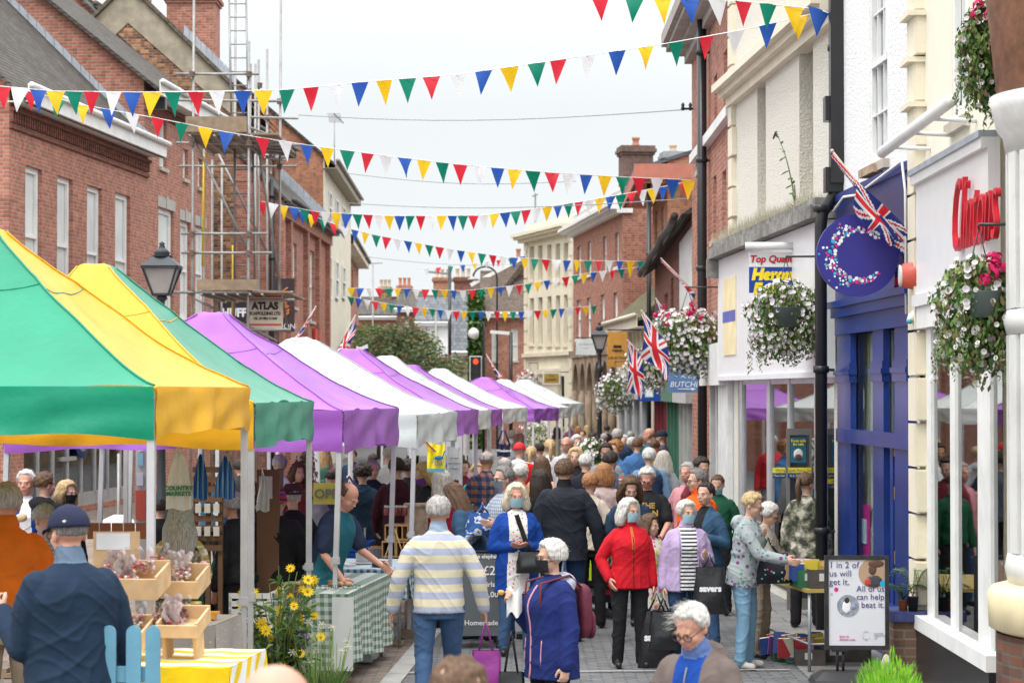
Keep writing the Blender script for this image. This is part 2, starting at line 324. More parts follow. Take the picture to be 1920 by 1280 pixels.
class Bld:
    def __init__(s, name, label, A, B, H, depth, m, cat='building', z0=0.0, group=None, Ax=None):
        (pa, da), (pb, db) = A, B
        s.a = Vector((X_(pa, da), da)); s.b = Vector((X_(pb, db), db)); d = s.b-s.a; s.L = d.length; s.d = d/s.L
        s.rz = math.atan2(d.y, d.x); s.H = H; s.D = depth; s.m = m; s.holes = []; s.wins = []; s.z0 = z0
        s.r = thing(name, label, cat, (s.a.x, s.a.y, 0), s.rz, group)
    def u(s, px):
        k = (px-960)/F          # a + t d : x = k*y
        return (k*s.a.y-s.a.x)/(s.d.x-k*s.d.y)
    def dep(s, u): return s.a.y+s.d.y*u
    def z(s, px, py): return Z_(py, s.dep(s.u(px)))
    def rect(s, p0, p1, t, b):
        u0, u1 = sorted((s.u(p0), s.u(p1))); d = s.dep((u0+u1)/2)
        return u0, u1, Z_(b, d), Z_(t, d)
    def hole(s, p0, p1, t, b):
        r = s.rect(p0, p1, t, b); s.holes.append(r); return r
    def wall(s, gable=0, parapet=0, rev=.16, gx=.5):
        mb = MB(); L, H, D = s.L, s.H, s.D
        hs = [(max(0, a), min(L, b), max(0, c), min(H, d)) for a, b, c, d in s.holes]
        xs = sorted({0, L, *[h[0] for h in hs], *[h[1] for h in hs]}); zs = sorted({0, H, *[h[2] for h in hs], *[h[3] for h in hs]})
        for i in range(len(xs)-1):
            for j in range(len(zs)-1):
                cx, cz = (xs[i]+xs[i+1])/2, (zs[j]+zs[j+1])/2
                if any(h[0] < cx < h[1] and h[2] < cz < h[3] for h in hs): continue
                mb.quad((xs[i], 0, zs[j]), (xs[i+1], 0, zs[j]), (xs[i+1], 0, zs[j+1]), (xs[i], 0, zs[j+1]))
        for a, b, c, d in hs:
            r = rev
            mb.quad((a, 0, c), (a, 0, d), (a, r, d), (a, r, c)); mb.quad((b, 0, c), (b, r, c), (b, r, d), (b, 0, d))
            mb.quad((a, 0, d), (b, 0, d), (b, r, d), (a, r, d)); mb.quad((a, 0, c), (a, r, c), (b, r, c), (b, 0, c))
        for x in (0, L):
            if gable:
                mb.add([(x, 0, 0), (x, D, 0), (x, D, H), (x, D*gx, H+gable), (x, 0, H)], [(0, 1, 2, 3, 4)])
            else: mb.quad((x, 0, 0), (x, D, 0), (x, D, H), (x, 0, H))
        mb.quad((0, D, 0), (L, D, 0), (L, D, H), (0, D, H)); mb.quad((0, .02, H), (L, .02, H), (L, D, H), (0, D, H))
        s.w = mb.build('wall', s.m, s.r); s.gable = gable; s.gx = gx
        return s.w
    def roof(s, m=None, over=.3, th=.1, endo=.12):
        g, D, H, L = s.gable, s.D, s.H, s.L; r = D*s.gx; sl = g/r
        mb = MB()
        for (y0, z0, y1, z1) in ((-over, H-over*sl, r, H+g), (D+over, H-over*(g/(D-r)), r, H+g)):
            n = 1
            mb.add([(-endo, y0, z0), (L+endo, y0, z0), (L+endo, y1, z1), (-endo, y1, z1), (-endo, y0, z0+th), (L+endo, y0, z0+th), (L+endo, y1, z1+th), (-endo, y1, z1+th)],
                   [(0, 1, 2, 3), (4, 5, 6, 7), (0, 1, 5, 4), (1, 2, 6, 5), (0, 3, 7, 4)])
        s.rf = mb.build('roof', m or TILE, s.r)
        t = MB(); t.tube([(-endo, r, H+g+th), (L+endo, r, H+g+th)], .09, 8)
        k = t.build('ridge_tiles', mat('ridge', (.13, .11, .09), .9), s.rf)
        return s.rf
    def eaves(s, fm=None, over=.3, h=.22, zz=None, gut=True):
        z = (s.H-.12 if zz is None else zz)
        mb = MB(); mb.box(-.1, s.L+.1, -over, -over+.03, z-h, z); mb.box(-.1, s.L+.1, -over+.03, 0, z-h+.0, z-h+.02); mb.build('fascia', fm or WHITE, s.r)
        if gut:
            g = MB(); g.tube([(-.15, -over-.06, z-.03), (s.L+.15, -over-.06, z-.03)], .06, 8); g.build('gutter', fm or WHITE, s.r)
    def window(s, p0, p1, t, b, kind='sash', bars=1, fm=None, gm=None, sill=True, rev=.1, cut=True, fw=.06, lintel=None, rect=None):
        u0, u1, z0, z1 = rect or s.rect(p0, p1, t, b)
        if cut: s.holes.append((u0, u1, z0, z1))
        s.wins.append((u0, u1, z0, z1, kind, bars, fm, gm, sill, rev, fw, lintel))
    def build_windows(s):
        for (u0, u1, z0, z1, kind, bars, fm, gm, sill, rev, fw, lintel) in s.wins:
            fm = fm or WHITE; gm = gm or NET
            mb = MB(); mb.box(u0, u1, rev+.03, rev+.05, z0, z1); wn = mb.build('window', gm, s.r)
            f = MB()
            f.box(u0, u0+fw, rev-.02, rev+.025, z0, z1); f.box(u1-fw, u1, rev-.02, rev+.025, z0, z1)
            f.box(u0+fw, u1-fw, rev-.02, rev+.025, z1-fw, z1); f.box(u0+fw, u1-fw, rev-.02, rev+.025, z0, z0+fw*1.3)
            if kind == 'sash':
                zm = (z0+z1)/2; f.box(u0+fw, u1-fw, rev-.03, rev+.027, zm-.03, zm+.03)
                f.box(u0+fw, u0+fw+.04, rev-.028, rev+.026, zm, z1-fw); f.box(u1-fw-.04, u1-fw, rev-.028, rev+.026, zm, z1-fw)
            if bars > 1:
                for k in range(1, bars):
                    x = u0+(u1-u0)*k/bars; f.box(x-.012, x+.012, rev-.01, rev+.028, z0+fw, z1-fw)
                nzb = max(2, round((z1-z0)/.55))
                for k in range(1, nzb):
                    zz = z0+(z1-z0)*k/nzb; f.box(u0+fw, u1-fw, rev-.012, rev+.029, zz-.011, zz+.011)
            f.build('frame', fm, wn)
            if sill:
                q = MB(); q.box(u0-.06, u1+.06, -.06, rev+.02, z0-.09, z0-.002); q.build('sill', sill if not isinstance(sill, bool) else mat('stone sill', (.45, .40, .33), .8, dirt=.3), wn)
            if lintel:
                q = MB(); q.box(u0-.1, u1+.1, -.02, .03, z1+.002, z1+.25); q.box(u0+(u1-u0)/2-.1, u0+(u1-u0)/2+.1, -.04, .02, z1-.003, z1+.3); q.build('lintel', lintel, wn)
def chimney(parent, c, sx, sy, z0, z1, m=BOLD, pots=3, pm=None, ph=.45, name='chimney'):
    mb = MB(); x, y = c
    mb.box(x-sx/2, x+sx/2, y-sy/2, y+sy/2, z0, z1-.28)
    for i, (e, a, b) in enumerate(((.05, z1-.28, z1-.2), (.1, z1-.2, z1-.1), (.06, z1-.1, z1))): mb.box(x-sx/2-e, x+sx/2+e, y-sy/2-e, y+sy/2+e, a, b)
    ch = mb.build(name, m, parent)
    for i in range(pots):
        q = MB(); px = x+(i-(pots-1)/2)*min(.36, sx/max(1, pots)*.95) if sx >= sy else x
        py = y if sx >= sy else y+(i-(pots-1)/2)*min(.36, sy/max(1, pots)*.95)
        q.lathe([(.12, z1), (.14, z1+.04), (.10, z1+.1), (.095, z1+ph-.1), (.13, z1+ph-.06), (.12, z1+ph), (.07, z1+ph), (.07, z1+ph-.12)], (px, py, 0), 12)
        q.build('chimney_pot', pm or CHIM, ch)
    return ch
def drainpipe(label, px, d, z0, z1, r=.06, m=None, boxes=(), off=(0, 0), kink=None, wall=None):
    x, y = X_(px, d)+off[0], d+off[1]
    mb = MB()
    if kink: pts = [(x, y, z0), (x, y, kink-.35), (x+.02, y, kink-.2), (x+.14, y, kink-.02), (x+.16, y, kink+.2), (x+.16, y, z1)]
    else: pts = [(x, y, z0), (x, y, z1)]
    mb.tube(pts, r, 12)
    for b in boxes: mb.box(x-.12+(.16 if kink else 0), x+.12+(.16 if kink else 0), y-.1, y+.1, b-.14, b+.12)
    z = z0+1
    while z < z1:
        xx = x+(.16 if kink and z > kink else 0); mb.lathe([(r+.004, z), (r+.02, z+.01), (r+.02, z+.07), (r+.004, z+.08)], (xx, y, 0), 12)
        mb.box(xx-.01, xx+.14, y-.02, y+.02, z+.02, z+.05); z += 1.7
    return top(mb, 'drainpipe', m or BLACK, label, 'drainpipe', (x, y, z0))

# ---------------------------------------------------------------- left side
b = Bld('brick_building', 'red brick building with tall sash windows and dentil eaves behind the green stalls', (15, 44), (276, 54.3), 8.25, 11, BRED)
L1 = b
for p0, p1, t, bt in ((46, 77, 314, 572), (106, 135, 333, 588), (162, 190, 350, 600), (215, 243, 364, 612)):
    b.window(p0, p1, t, bt, sill=False, fw=.11)
sh = (1.0, b.L-1.2, .15, 3.1); b.holes.append(sh)
b.wall(gable=5.4); b.build_windows(); b.roof(over=.35); b.eaves(over=.42, h=.34, zz=8.28)
mb = MB(); u = 0
while u < b.L-.1:
    mb.box(u, u+.07, -.07, 0, 7.58, 7.78); u += .15
mb.box(0, b.L, -.10, 0, 7.79, 7.86); mb.box(0, b.L, -.05, 0, 7.46, 7.54); mb.build('dentil_course', BDRK, b.r)
# glazed shopfront
mb = MB(); n = 8
for i in range(n+1):
    x = sh[0]+(sh[1]-sh[0])*i/n; mb.box(x-.05, x+.05, .02, .12, .15, 3.1)
mb.box(sh[0], sh[1], .02, .121, 2.9, 3.1); mb.box(sh[0], sh[1], .02, .121, .15, .4); mb.box(sh[0]+2.6, sh[0]+3.6, .0, .115, 1.1, 1.18)
sf = mb.build('shopfront_frame', mat('grey aluminium frame', (.40, .41, .42), .4, .3), b.r)
mb = MB(); mb.box(sh[0], sh[1], .06, .07, .4, 2.9); mb.build('pane', GCLEAR, sf)
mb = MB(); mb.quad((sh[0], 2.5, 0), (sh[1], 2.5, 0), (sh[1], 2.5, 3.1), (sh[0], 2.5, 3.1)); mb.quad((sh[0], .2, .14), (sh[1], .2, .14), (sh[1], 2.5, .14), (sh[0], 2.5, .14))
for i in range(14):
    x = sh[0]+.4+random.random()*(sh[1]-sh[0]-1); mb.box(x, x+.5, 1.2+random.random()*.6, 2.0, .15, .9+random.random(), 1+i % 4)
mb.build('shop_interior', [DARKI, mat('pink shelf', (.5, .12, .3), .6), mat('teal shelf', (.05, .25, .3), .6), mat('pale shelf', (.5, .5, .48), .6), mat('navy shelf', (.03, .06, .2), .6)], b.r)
mb = MB(); u0 = b.u(67); mb.box(u0, u0+.5, -.005, .018, 1.75, 2.6); pn = mb.build('door_sticker', mat('blue notice', (.04, .12, .35), .5), b.r)
text_part('!', .5, 'sticker_mark', WHITE, b.r, (u0+.25, -.012, 2.22), (R(90), 0, 0), bold=.02)
mb = MB(); u0 = b.u(140); mb.lathe([(.62, -.01), (.62, .01)], n=28); 
for v in mb.v: v.x, v.y, v.z = v.x+u0+.5, -.03+v.z, v.y*1+1.75
mb.build('round_sign', mat('round blue sign', (.03, .10, .35), .5), b.r)
mb = MB(); mb.lathe([(.48, -.01), (.48, .01)], n=28)
for v in mb.v: v.x, v.y, v.z = v.x+u0+.5, -.045+v.z, v.y+1.75
mb.build('sign_face', WHITE, b.r)
text_part('BUY\nNOW', .32, 'sign_lettering', mat('navy letters', (.02, .04, .2), .5), b.r, (u0+.5, -.06, 1.76), (R(90), 0, 0), bold=.01)

b = Bld('tall_brick_building', 'taller red brick building with stepped lead flashing and stone lintels behind the street lamp', (268, 54.32), (398, 62), 9.75, 10, BRED)
for q in ((262, 273, 190, 242), (298, 311, 222, 315), (342, 351, 280, 336), (370, 378, 298, 352)): b.window(*q)
ST = mat('grey lintel stone', (.38, .36, .33), .8, dirt=.3)
for q in ((264, 289, 376, 580), (296, 325, 392, 600), (337, 356, 415, 600), (366, 384, 425, 600)): b.window(*q, lintel=ST, fw=.12)
b.holes = [h for h in b.holes if h[0] > 0.05]; b.wins = [w_ for w_ in b.wins if w_[0] > .05]
b.wall(gable=4.05); b.build_windows(); b.roof(over=.35, endo=.2); b.eaves(over=.42, h=.34, zz=9.72)
mb = MB(); u = 0
while u < b.L-.1:
    mb.box(u, u+.07, -.07, 0, 9.05, 9.25); u += .15
mb.box(0, b.L, -.10, 0, 9.26, 9.33); mb.build('dentil_course', BDRK, b.r)
# stepped flashing on the gable where the lower roof meets it
mb = MB(); k = 5.4/5.5
for i in range(26):
    y = -.2+i*.21; z = 8.25+y*k+.1
    mb.add([(-.03, y, z), (-.03, y+.21, z+.21*k), (-.03, y+.21, z+.21*k+.30), (-.03, y+.02, z+.30)], [(0, 1, 2, 3)])
    mb.add([(-.16, y, z-.02), (-.03, y, z), (-.03, y+.21, z+.21*k), (-.16, y+.21, z+.21*k-.02)], [(0, 1, 2, 3)])
mb.build('stepped_flashing', LEAD, b.r)
mb = MB(); mb.box(.35, .55, -.42, 0, 9.1, 9.36); mb.build('lantern_bracket', BLACK, b.r)

b = Bld('gabled_house', 'old mottled brick gabled house with rendered verge band and tall chimney behind the scaffolding', (60, 64), (440, 64), 8.0, 9, BOLD)
mb = MB(); H0 = Z_(735-565, 64); xp = b.u(238); zp = Z_(-25, 64)
mb.add([(xp-(zp-4)*.98+0, 0, 4), (b.L, 0, 0), (b.L, 0, H0), (xp, 0, zp), (0, 0, zp-xp*1.0), (0, 0, 0)], [(0, 1, 2, 3, 4, 5)])
mb.quad((b.L, 0, 0), (b.L, 9, 0), (b.L, 9, H0), (b.L, 0, H0))
mb.v[0] = Vector((0, 0, 2)); mb.build('wall', BOLD, b.r)
sl = (H0-zp)/(b.L-xp)
mb = MB(); mb.add([(xp, -.03, zp), (b.L, -.03, H0), (b.L, -.03, H0-.75), (xp, -.03, zp-1.0), (xp-3, -.03, zp-1.0+3*sl), (xp-3, -.03, zp+3*sl)], [(0, 1, 2, 3), (0, 3, 4, 5)])
mb.build('render_band', mat('lichened render', (.36, .32, .24), .9, var=.25, vs=3, dirt=.35, bump=.5), b.r)
mb = MB()
for (x1, z1) in ((b.L+.35, H0+.35*sl), (xp-5, zp+5*sl)):
    mb.add([(xp, -.15, zp+.02), (x1, -.15, z1+.02), (x1, 9, z1+.02), (xp, 9, zp+.02), (xp, -.15, zp+.16), (x1, -.15, z1+.16), (x1, 9, z1+.16), (xp, 9, zp+.16)], [(0, 1, 2, 3), (4, 5, 6, 7), (0, 1, 5, 4)])
rf = mb.build('roof', mat('mossy tiles', (.12, .10, .075), .95, var=.4, vs=9, bump=1, bs=14, bd=.04), b.r)
chimney(rf, (b.u(346), 1.6), 1.35, 1.1, 10.5, 13.6, BRED, 2)
mb = MB()
for i in range(9):
    x = b.u(333)+i*.16; z = zp+(x-xp)*sl+.15; mb.add([(x, .95, z), (x+.16, .95, z+.16*sl), (x+.16, .95, z+.16*sl+.3), (x+.02, .95, z+.3)], [(0, 1, 2, 3)])
mb.build('chimney_flashing', LEAD, rf)
b.window(408, 428, 330, 430, rect=(b.u(452-20), b.u(452-4), Z_(420, 64), Z_(330, 64)))

b = Bld('orange_brick_house', 'orange brick house with white windows and dark eaves seen between the scaffold poles', (440, 66), (524, 73), 10.2, 8, BORG)
for q in ((462, 474, 292, 335), (506, 514, 300, 345), (458, 470, 420, 500), (500, 508, 430, 500)): b.window(*q)
b.wall(gable=3.2); b.build_windows(); b.roof(SLATE, over=.5); b.eaves(mat('dark grey fascia', (.12, .12, .13), .6), over=.5, h=.3)
chimney(b.r, (b.L-1.2, 4), 1.2, .8, 12, 14.2, BDRK, 3)

b = Bld('pilastered_building', 'brick shop building with tall pilasters and narrow white windows beyond the scaffolding', (522, 64), (614, 77), 7.9, 7, BRED)
for q in ((545, 556, 455, 575), (579, 589, 470, 602)): b.window(*q)
b.wall(gable=5.8, gx=.85); b.build_windows(); b.roof(TILE, over=.3); b.eaves(mat('dark grey fascia', (.12, .12, .13), .6), over=.38, h=.16)
mb = MB()
for px in (523, 538, 570, 592, 611):
    u = b.u(px); mb.box(u-.2, u+.2, -.14, 0, 0, 7.3)
mb.box(0, b.L, -.16, 0, 7.3, 7.75); mb.build('pilasters', BRED, b.r)
mb = MB(); k = 5.8/(7*.85)
for i in range(16):
    y = -.1+i*.22; z = 7.9+y*k+.1; mb.add([(b.L-.02, y, z), (b.L-.02, y+.22, z+.22*k), (b.L-.02, y+.22, z+.22*k+.4), (b.L-.02, y+.02, z+.4)], [(0, 1, 2, 3)])
mb.build('stepped_flashing', LEAD, b.r)
mb = MB(); mb.box(b.u(585), b.u(598), -.1, -.02, Z_(650, 72), Z_(615, 72)); mb.build('alarm_panel', mat('red panel', (.5, .04, .03), .5), b.r)

b = Bld('rendered_house', 'tall house with brick gable end and cream rendered street front and television aerial', (605, 77.4), (655, 93), 10.3, 7, BORG)
b.wall(gable=3.0)
mb = MB(); mb.box(0, b.L+.02, -.05, -.01, 0, 10.25); mb.build('render', mat('cream render', (.66, .61, .50), .8, dirt=.2), b.r)
for q in ((612, 617, 360, 420), (625, 630, 375, 430), (638, 643, 388, 440), (612, 617, 480, 560), (625, 630, 490, 560), (638, 643, 500, 560)):
    b.window(*q, rev=-.08, sill=True)
b.build_windows(); b.roof(TILE, over=.35); b.eaves(mat('weathered fascia', (.3, .27, .22), .8), over=.45, h=.3)
mb = MB(); u = b.u(646); mb.tube([(u, .4, 10.3), (u, .4, 13.2)], .025, 6); mb.bar((u-.6, .4, 13.1), (u+.9, .1, 12.9), .03)
for i in range(7): mb.bar((u-.5+i*.2, .15, 13.1-.03*i), (u-.5+i*.2, .65, 13.1-.03*i), .02)
mb.build('aerial', METAL, b.r)
mb = MB(); mb.lathe([(.02, -.1), (.5, .0), (.52, .02)], n=20, mi=0)
for v in mb.v: v.x, v.y, v.z = v.x*1-1.0+0, v.z-.25, v.y
dsh = mb.build('satellite_dish', mat('grey dish', (.12, .12, .13), .6), b.r); dsh.location = (-.2, 1.6, 9.9)

b = Bld('corner_brick_building', 'narrow brick building with heavy cornice at the far left end of the row', (640, 93.5), (672, 112), 8.9, 8, BRED)
for q in ((648, 652, 490, 550), (659, 662, 505, 560)): b.window(*q)
b.wall(gable=2.0); b.build_windows(); b.roof(over=.6); b.eaves(CREAM, over=.5, h=.4)

# ---------------------------------------------------------------- far background houses
def house(name, label, px0, px1, d, ytop, yridge, m, rm, wins=(), chs=(), dep=9, flat=False):
    b = Bld(name, label, (px0, d), (px1, d), Z_(ytop, d), dep, m)
    for q in wins: b.window(*q)
    b.wall(gable=max(.05, Z_(yridge, d)-Z_(ytop, d))); b.build_windows(); b.roof(rm, over=.3); b.eaves(over=.35, h=.2)
    for (c0, c1, ct, n, cm, pm_) in chs:
        chimney(b.r, ((X_(c0, d)+X_(c1, d))/2-b.a.x, dep/2), (c1-c0)/F*d, .8, Z_(ytop, d), Z_(ct, d), cm, n, pm_, ph=.55)
    return b
house('far_brick_house', 'distant brick house with grey roof and two clustered chimneys behind the berry tree', 672, 762, 150, 590, 556, BRED, TILE, (), ((703, 727, 533, 3, BOLD, BUFF), (739, 766, 530, 3, BRED, CHIM)))
house('low_brick_house', 'distant low brick house end with plain gable left of the white house', 744, 792, 140, 575, 545, BDRK, TILE, ((760, 766, 600, 620),), ((808, 842, 514, 3, BORG, BUFF),))
house('white_house', 'distant white rendered house with grey roof behind the trees', 782, 848, 132, 600, 553, mat('white render', (.72, .72, .70), .8, dirt=.15), SLATE, ((797, 802, 612, 630), (815, 821, 612, 630), (800, 806, 655, 680), (829, 836, 650, 675)), ((848, 882, 513, 3, BDRK, BUFF),))
house('stone_chapel', 'distant narrow stone building with steep slate roof beside the ivy', 849, 881, 118, 655, 545, mat('rough sandstone', (.33, .27, .20), .9, var=.3, vs=2, bump=.6, bs=6, bd=.05), SLATE, (), ())
b = house('tiled_roof_house', 'brick house with brown tiled roof and two white sash windows beside the ivy', 903, 1000, 105, 582, 505, BRED, TILEB, ((922, 934, 618, 677), (959, 971, 616, 676)), ((960, 985, 478, 2, BRED, CHIM),))
mb = MB(); z0, z1 = Z_(528, 105), Z_(470, 105)
x0, x1 = X_(880, 105)-b.a.x, X_(990, 105)-b.a.x
mb.add([(x0, -.1, z0-2.2), (x1, 3.9, z0+1), (x1, 4, z1), (x0, 4.0, z0)], [(0, 1, 2, 3)]); mb.build('upper_roof', TILEB, b.r)
mb = MB(); mb.bar((x0, 3.9, z0), (x1, 3.9, z1), .05, .22); mb.build('verge_board', WHITE, b.r)
# ivy wall
random.seed(3)
mb = MB()
for i in range(3800):
    x = X_(878, 104)+random.random()*(X_(908, 104)-X_(878, 104)); z = random.random()*(Z_(546, 104)); s_ = .07+random.random()*.07
    y = 103.9-random.random()*.35-.25*noise.noise((x*1.3, z*1.3, 0)); a = Vector((random.uniform(-1, 1), random.uniform(-1, .2), random.uniform(-1, 1))).normalized(); p, q = _basis(a)
    c = Vector((x, y, z)); mb.add([c-p*s_, c+q*s_, c+p*s_, c-q*s_], [(0, 1, 2, 3)], random.randrange(3))
iv = top(mb, 'ivy', [mat('ivy leaf', (.07, .14, .03), .6), mat('ivy leaf dark', (.03, .08, .02), .6), mat('ivy leaf pale', (.13, .22, .05), .6)], 'green ivy covering a narrow wall left of the tiled roof house', 'ivy', (X_(893, 104), 104, 0))
mb = MB(); mb.box(X_(879, 104), X_(906, 104), 104, 106, 0, Z_(552, 104)); top(mb, 'garden_wall', BOLD, 'narrow brick wall behind the ivy', 'wall', (X_(893, 104), 104, 0))

# ---------------------------------------------------------------- right side (origin at the far end)
b = Bld('cream_building', 'cream painted stone building with tall recessed windows and classical cornice at the street bend', (985, 94.5), (1072, 88), 8.7, 9, CREAM)
for row, (t, bt) in enumerate(((463, 525), (560, 645))):
    for i, px in enumerate((997, 1013, 1030, 1046, 1061)):
        dy = -(px-985)*.10
        b.window(px-4, px+4, t+dy, bt-(dy*.2), fm=CREAM, gm=mat('drawn blind', (.45, .40, .30), .5), rev=.3, fw=.05, sill=CREAM)
for px in (1008, 1052): b.window(px-6, px+6, 705, 800, fm=CREAM, rev=.3)
b.wall(); b.build_windows()
mb = MB()
for z, e, h in ((8.5, .25, .12), (8.62, .4, .1), (8.72, .5, .12), (3.9, .12, .15)): mb.box(-e, b.L+(e if z < 8 else .1), -e, .3, z, z+h)
mb.box(0, b.L, 0, .35, 8.84, 9.2)
for k in range(16):
    z = .2+k*.53; mb.box(-.05, .4 if k % 2 else .28, -.05, 0, z, z+.48); mb.box(b.L-.4 if k % 2 else b.L-.28, b.L+.05, -.05, 0, z, z+.48)
u = b.u(1030); mb.box(u-1.6, u+1.6, -.2, 0, 3.2, 3.4); mb.box(u-1.3, u+1.3, -.1, 0, 2.9, 3.2); mb.build('cornice', CREAM, b.r)
mb = MB(); mb.box(.1, b.L-.1, .1, .5, 9.2, 9.24); mb.build('parapet_flashing', LEAD, b.r)
mb = MB(); mb.box(.3, .36, .3, .36, 9.2, 10.5); mb.bar((.0, .3, 10.4), (.8, .3, 10.4), .04); mb.build('aerial', METAL, b.r)

b = Bld('gothic_brick_building', 'red brick building with white cornice and blackened gothic stone arcade on its ground floor', (1075, 83.6), (1168, 72), 8.2, 8, BRED)
for px, t, bt in ((1086, 462, 520), (1105, 453, 515), (1134, 443, 508), (1157, 436, 500)): b.window(px-3.5, px+3.5, t, bt, sill=WHITE)
for px, t, bt in ((1085, 562, 635), (1104, 558, 635), (1130, 552, 640), (1154, 548, 642)): b.window(px-4, px+4, t, bt, sill=WHITE)
for i in range(6):
    u0 = .8+i*(b.L-1)/6; b.holes.append((u0, u0+1.35, .9, 3.4))
b.wall(); b.build_windows()
mb = MB()
for z, e, h in ((8.0, .2, .12), (8.12, .4, .08), (8.2, .5, .1)): mb.box(-e, b.L+.1, -e, .3, z, z+h)
mb.box(.1, b.L, 0, .2, 8.3, 8.75); mb.box(0, b.L+.02, -.06, .25, 8.75, 8.83); mb.build('cornice', WHITE, b.r)
SOOT = mat('soot blackened sandstone', (.27, .20, .14), .9, var=.45, vs=1.6, dirt=.75, bump=.5, bs=8, bd=.03)
mb = MB()
for i in range(6):
    u0 = .8+i*(b.L-1)/6; w_ = 1.35
    for s_ in (-1, 1):     # pointed arch halves
        pts = [(u0+w_/2, 3.75)]+[(u0+w_/2+s_*w_/2*math.sin(a), 2.5+1.0*math.cos(a)) for a in [k*math.pi/16 for k in range(0, 9)]]+[(u0+w_/2+s_*(w_/2+.25), 2.5), (u0+w_/2+s_*(w_/2+.25), 3.75)]
        mb.prism(pts, -.12, .1)
    for s_ in (0, w_): mb.tube([(u0+s_, -.02, 0), (u0+s_, -.02, 2.55)], .1, 8)
    mb.tube([(u0+w_/2, .08, 0), (u0+w_/2, .08, 2.9)], .05, 8)
mb.box(-.02, b.L, -.16, .02, 3.7, 3.95); mb.box(0, b.L, -.12, .02, 0, .85)
mb.build('gothic_arcade', SOOT, b.r)
mb = MB(); mb.quad((.5, .8, 0), (b.L, .8, 0), (b.L, .8, 3.6), (.5, .8, 3.6)); mb.build('arcade_back', mat('stained stone', (.20, .15, .10), .9, var=.6, vs=3, dirt=.6), b.r)
mb = MB(); g = 2.2; mb.add([(0, .3, 8.4), (b.L, .3, 8.4), (b.L, 4, 8.4+g), (0, 4, 8.4+g)], [(0, 1, 2, 3)]); mb.add([(0, 8, 8.4), (b.L, 8, 8.4), (b.L, 4, 8.4+g), (0, 4, 8.4+g)], [(0, 1, 2, 3)]); mb.add([(b.L, .3, 8.2), (b.L, 8, 8.2), (b.L, 4, 8.4+g)], [(0, 1, 2)])
rf = mb.build('roof', TILE, b.r)
chimney(rf, (b.L-.9, .55), .9, .95, 8.3, Z_(276, 73), mat('sooty brick stack', (.16, .10, .085), .9, var=.35, vs=9, dirt=.4), 1, CHIM, ph=.3)
chimney(rf, (b.L+.1, 1.55), .7, .6, 8.3, Z_(292, 73), mat('grey rendered stack', (.30, .31, .33), .8), 1, BUFF, ph=.25)

b = Bld('cottage_shop', 'small shop with mossy tiled roof and white gothic trim beyond the orange sign', (1157, 71.5), (1224, 62.5), 4.7, 6, mat('white shop wall', (.62, .58, .48), .8, dirt=.25))
b.holes.append((.6, b.L-.5, .3, 2.3))
b.wall(gable=2.6); b.roof(mat('mossy roof', (.13, .12, .07), .95, var=.5, vs=5, bump=1, bs=9, bd=.05), over=.35); b.eaves(CREAM, over=.45, h=.35)
mb = MB()
for i in range(8):
    u = .4+i*(b.L-.8)/8; mb.prism([(u, 3.2), (u+.35, 3.2), (u+.35, 3.9), (u+.17, 4.3), (u, 3.9)], -.05, 0)
mb.build('gothic_trim', CREAM, b.r)
mb = MB()
for i in range(5):
    u = .6+i*(b.L-1.1)/4; mb.box(u-.05, u+.05, .0, .12, .3, 2.3)
mb.box(.5, b.L-.4, -.15, .1, 2.3, 2.9); sf = mb.build('shopfront_frame', mat('grey shop paint', (.42, .43, .43), .5), b.r)
mb = MB(); mb.box(.6, b.L-.5, .08, .1, .3, 2.3); mb.build('pane', GDARK, sf)

b = Bld('tall_gabled_brick_building', 'tall brick building with red overhanging eaves and stubby chimney pots behind the drainpipe', (1224, 70), (1252, 62), 8.6, 9, BORG)
for q in ((1228, 1233, 395, 460), (1240, 1246, 385, 450), (1228, 1233, 500, 560), (1240, 1246, 500, 560)): b.window(*q)
b.wall(gable=2.0, gx=.7); b.build_windows(); b.roof(SLATE, over=.9, endo=.05)
mb = MB(); mb.box(-.1, b.L+.3, -.85, -.05, 8.0, 8.1); mb.box(-.1, b.L+.4, -.9, -.82, 8.0, 8.35); mb.box(b.L+.32, b.L+.42, -.9, 2.2, 8.1, 8.5); mb.build('soffit', mat('terracotta paint', (.45, .16, .11), .6), b.r)
chimney(b.r, (b.L-1.3, 2.1), .9, .9, 8.9, Z_(268, 63), BDRK, 0)
for i in (0, 1):
    mb = MB(); mb.lathe([(.1, 0), (.16, .12), (.2, .22), (.13, .32), (.2, .4)], (0, 0, 0), 12); q = mb.build('chimney_cowl', METAL, b.r); q.location = (b.L-1.5+i*.45, 2.0, Z_(268, 63))
chimney(b.r, (b.L+.4, 3.8), .8, .8, 9.3, Z_(250, 63), BORG, 2, BUFF, ph=.55)

b = Bld('timbered_shop', 'low shop with brick and white timber boards and drooping black gutter beside the flags', (1228, 61), (1308, 41), 5.7, 7, BDRK)
for q in ((1233, 1238, 565, 650), (1246, 1252, 550, 640), (1258, 1263, 520, 620)): b.window(*q)
for (a, c) in ((.8, 7), (8.5, 13.5), (14.2, 19.2)): b.holes.append((a, c, .3, 2.3))
b.wall(gable=2.5); b.build_windows(); b.roof(TILE, over=.3)
mb = MB(); mb.tube([(-.1, -.38, 5.55)]+[(x, -.38-.02*math.sin(x), 5.58) for x in np.linspace(.5, b.L, 14)], .07, 10); mb.build('gutter', mat('flaking black gutter', (.05, .045, .04), .6, var=.6, vs=3, bump=.5, bs=9, bd=.03), b.r)
mb = MB()
for i in range(7):
    x = b.L-5.4+i*.78; mb.box(x, x+.7, -.06, 0, 3.2, 5.45)
mb.build('timber_boards', mat('peeling white boards', (.60, .60, .58), .7, dirt=.35, bump=.3), b.r)
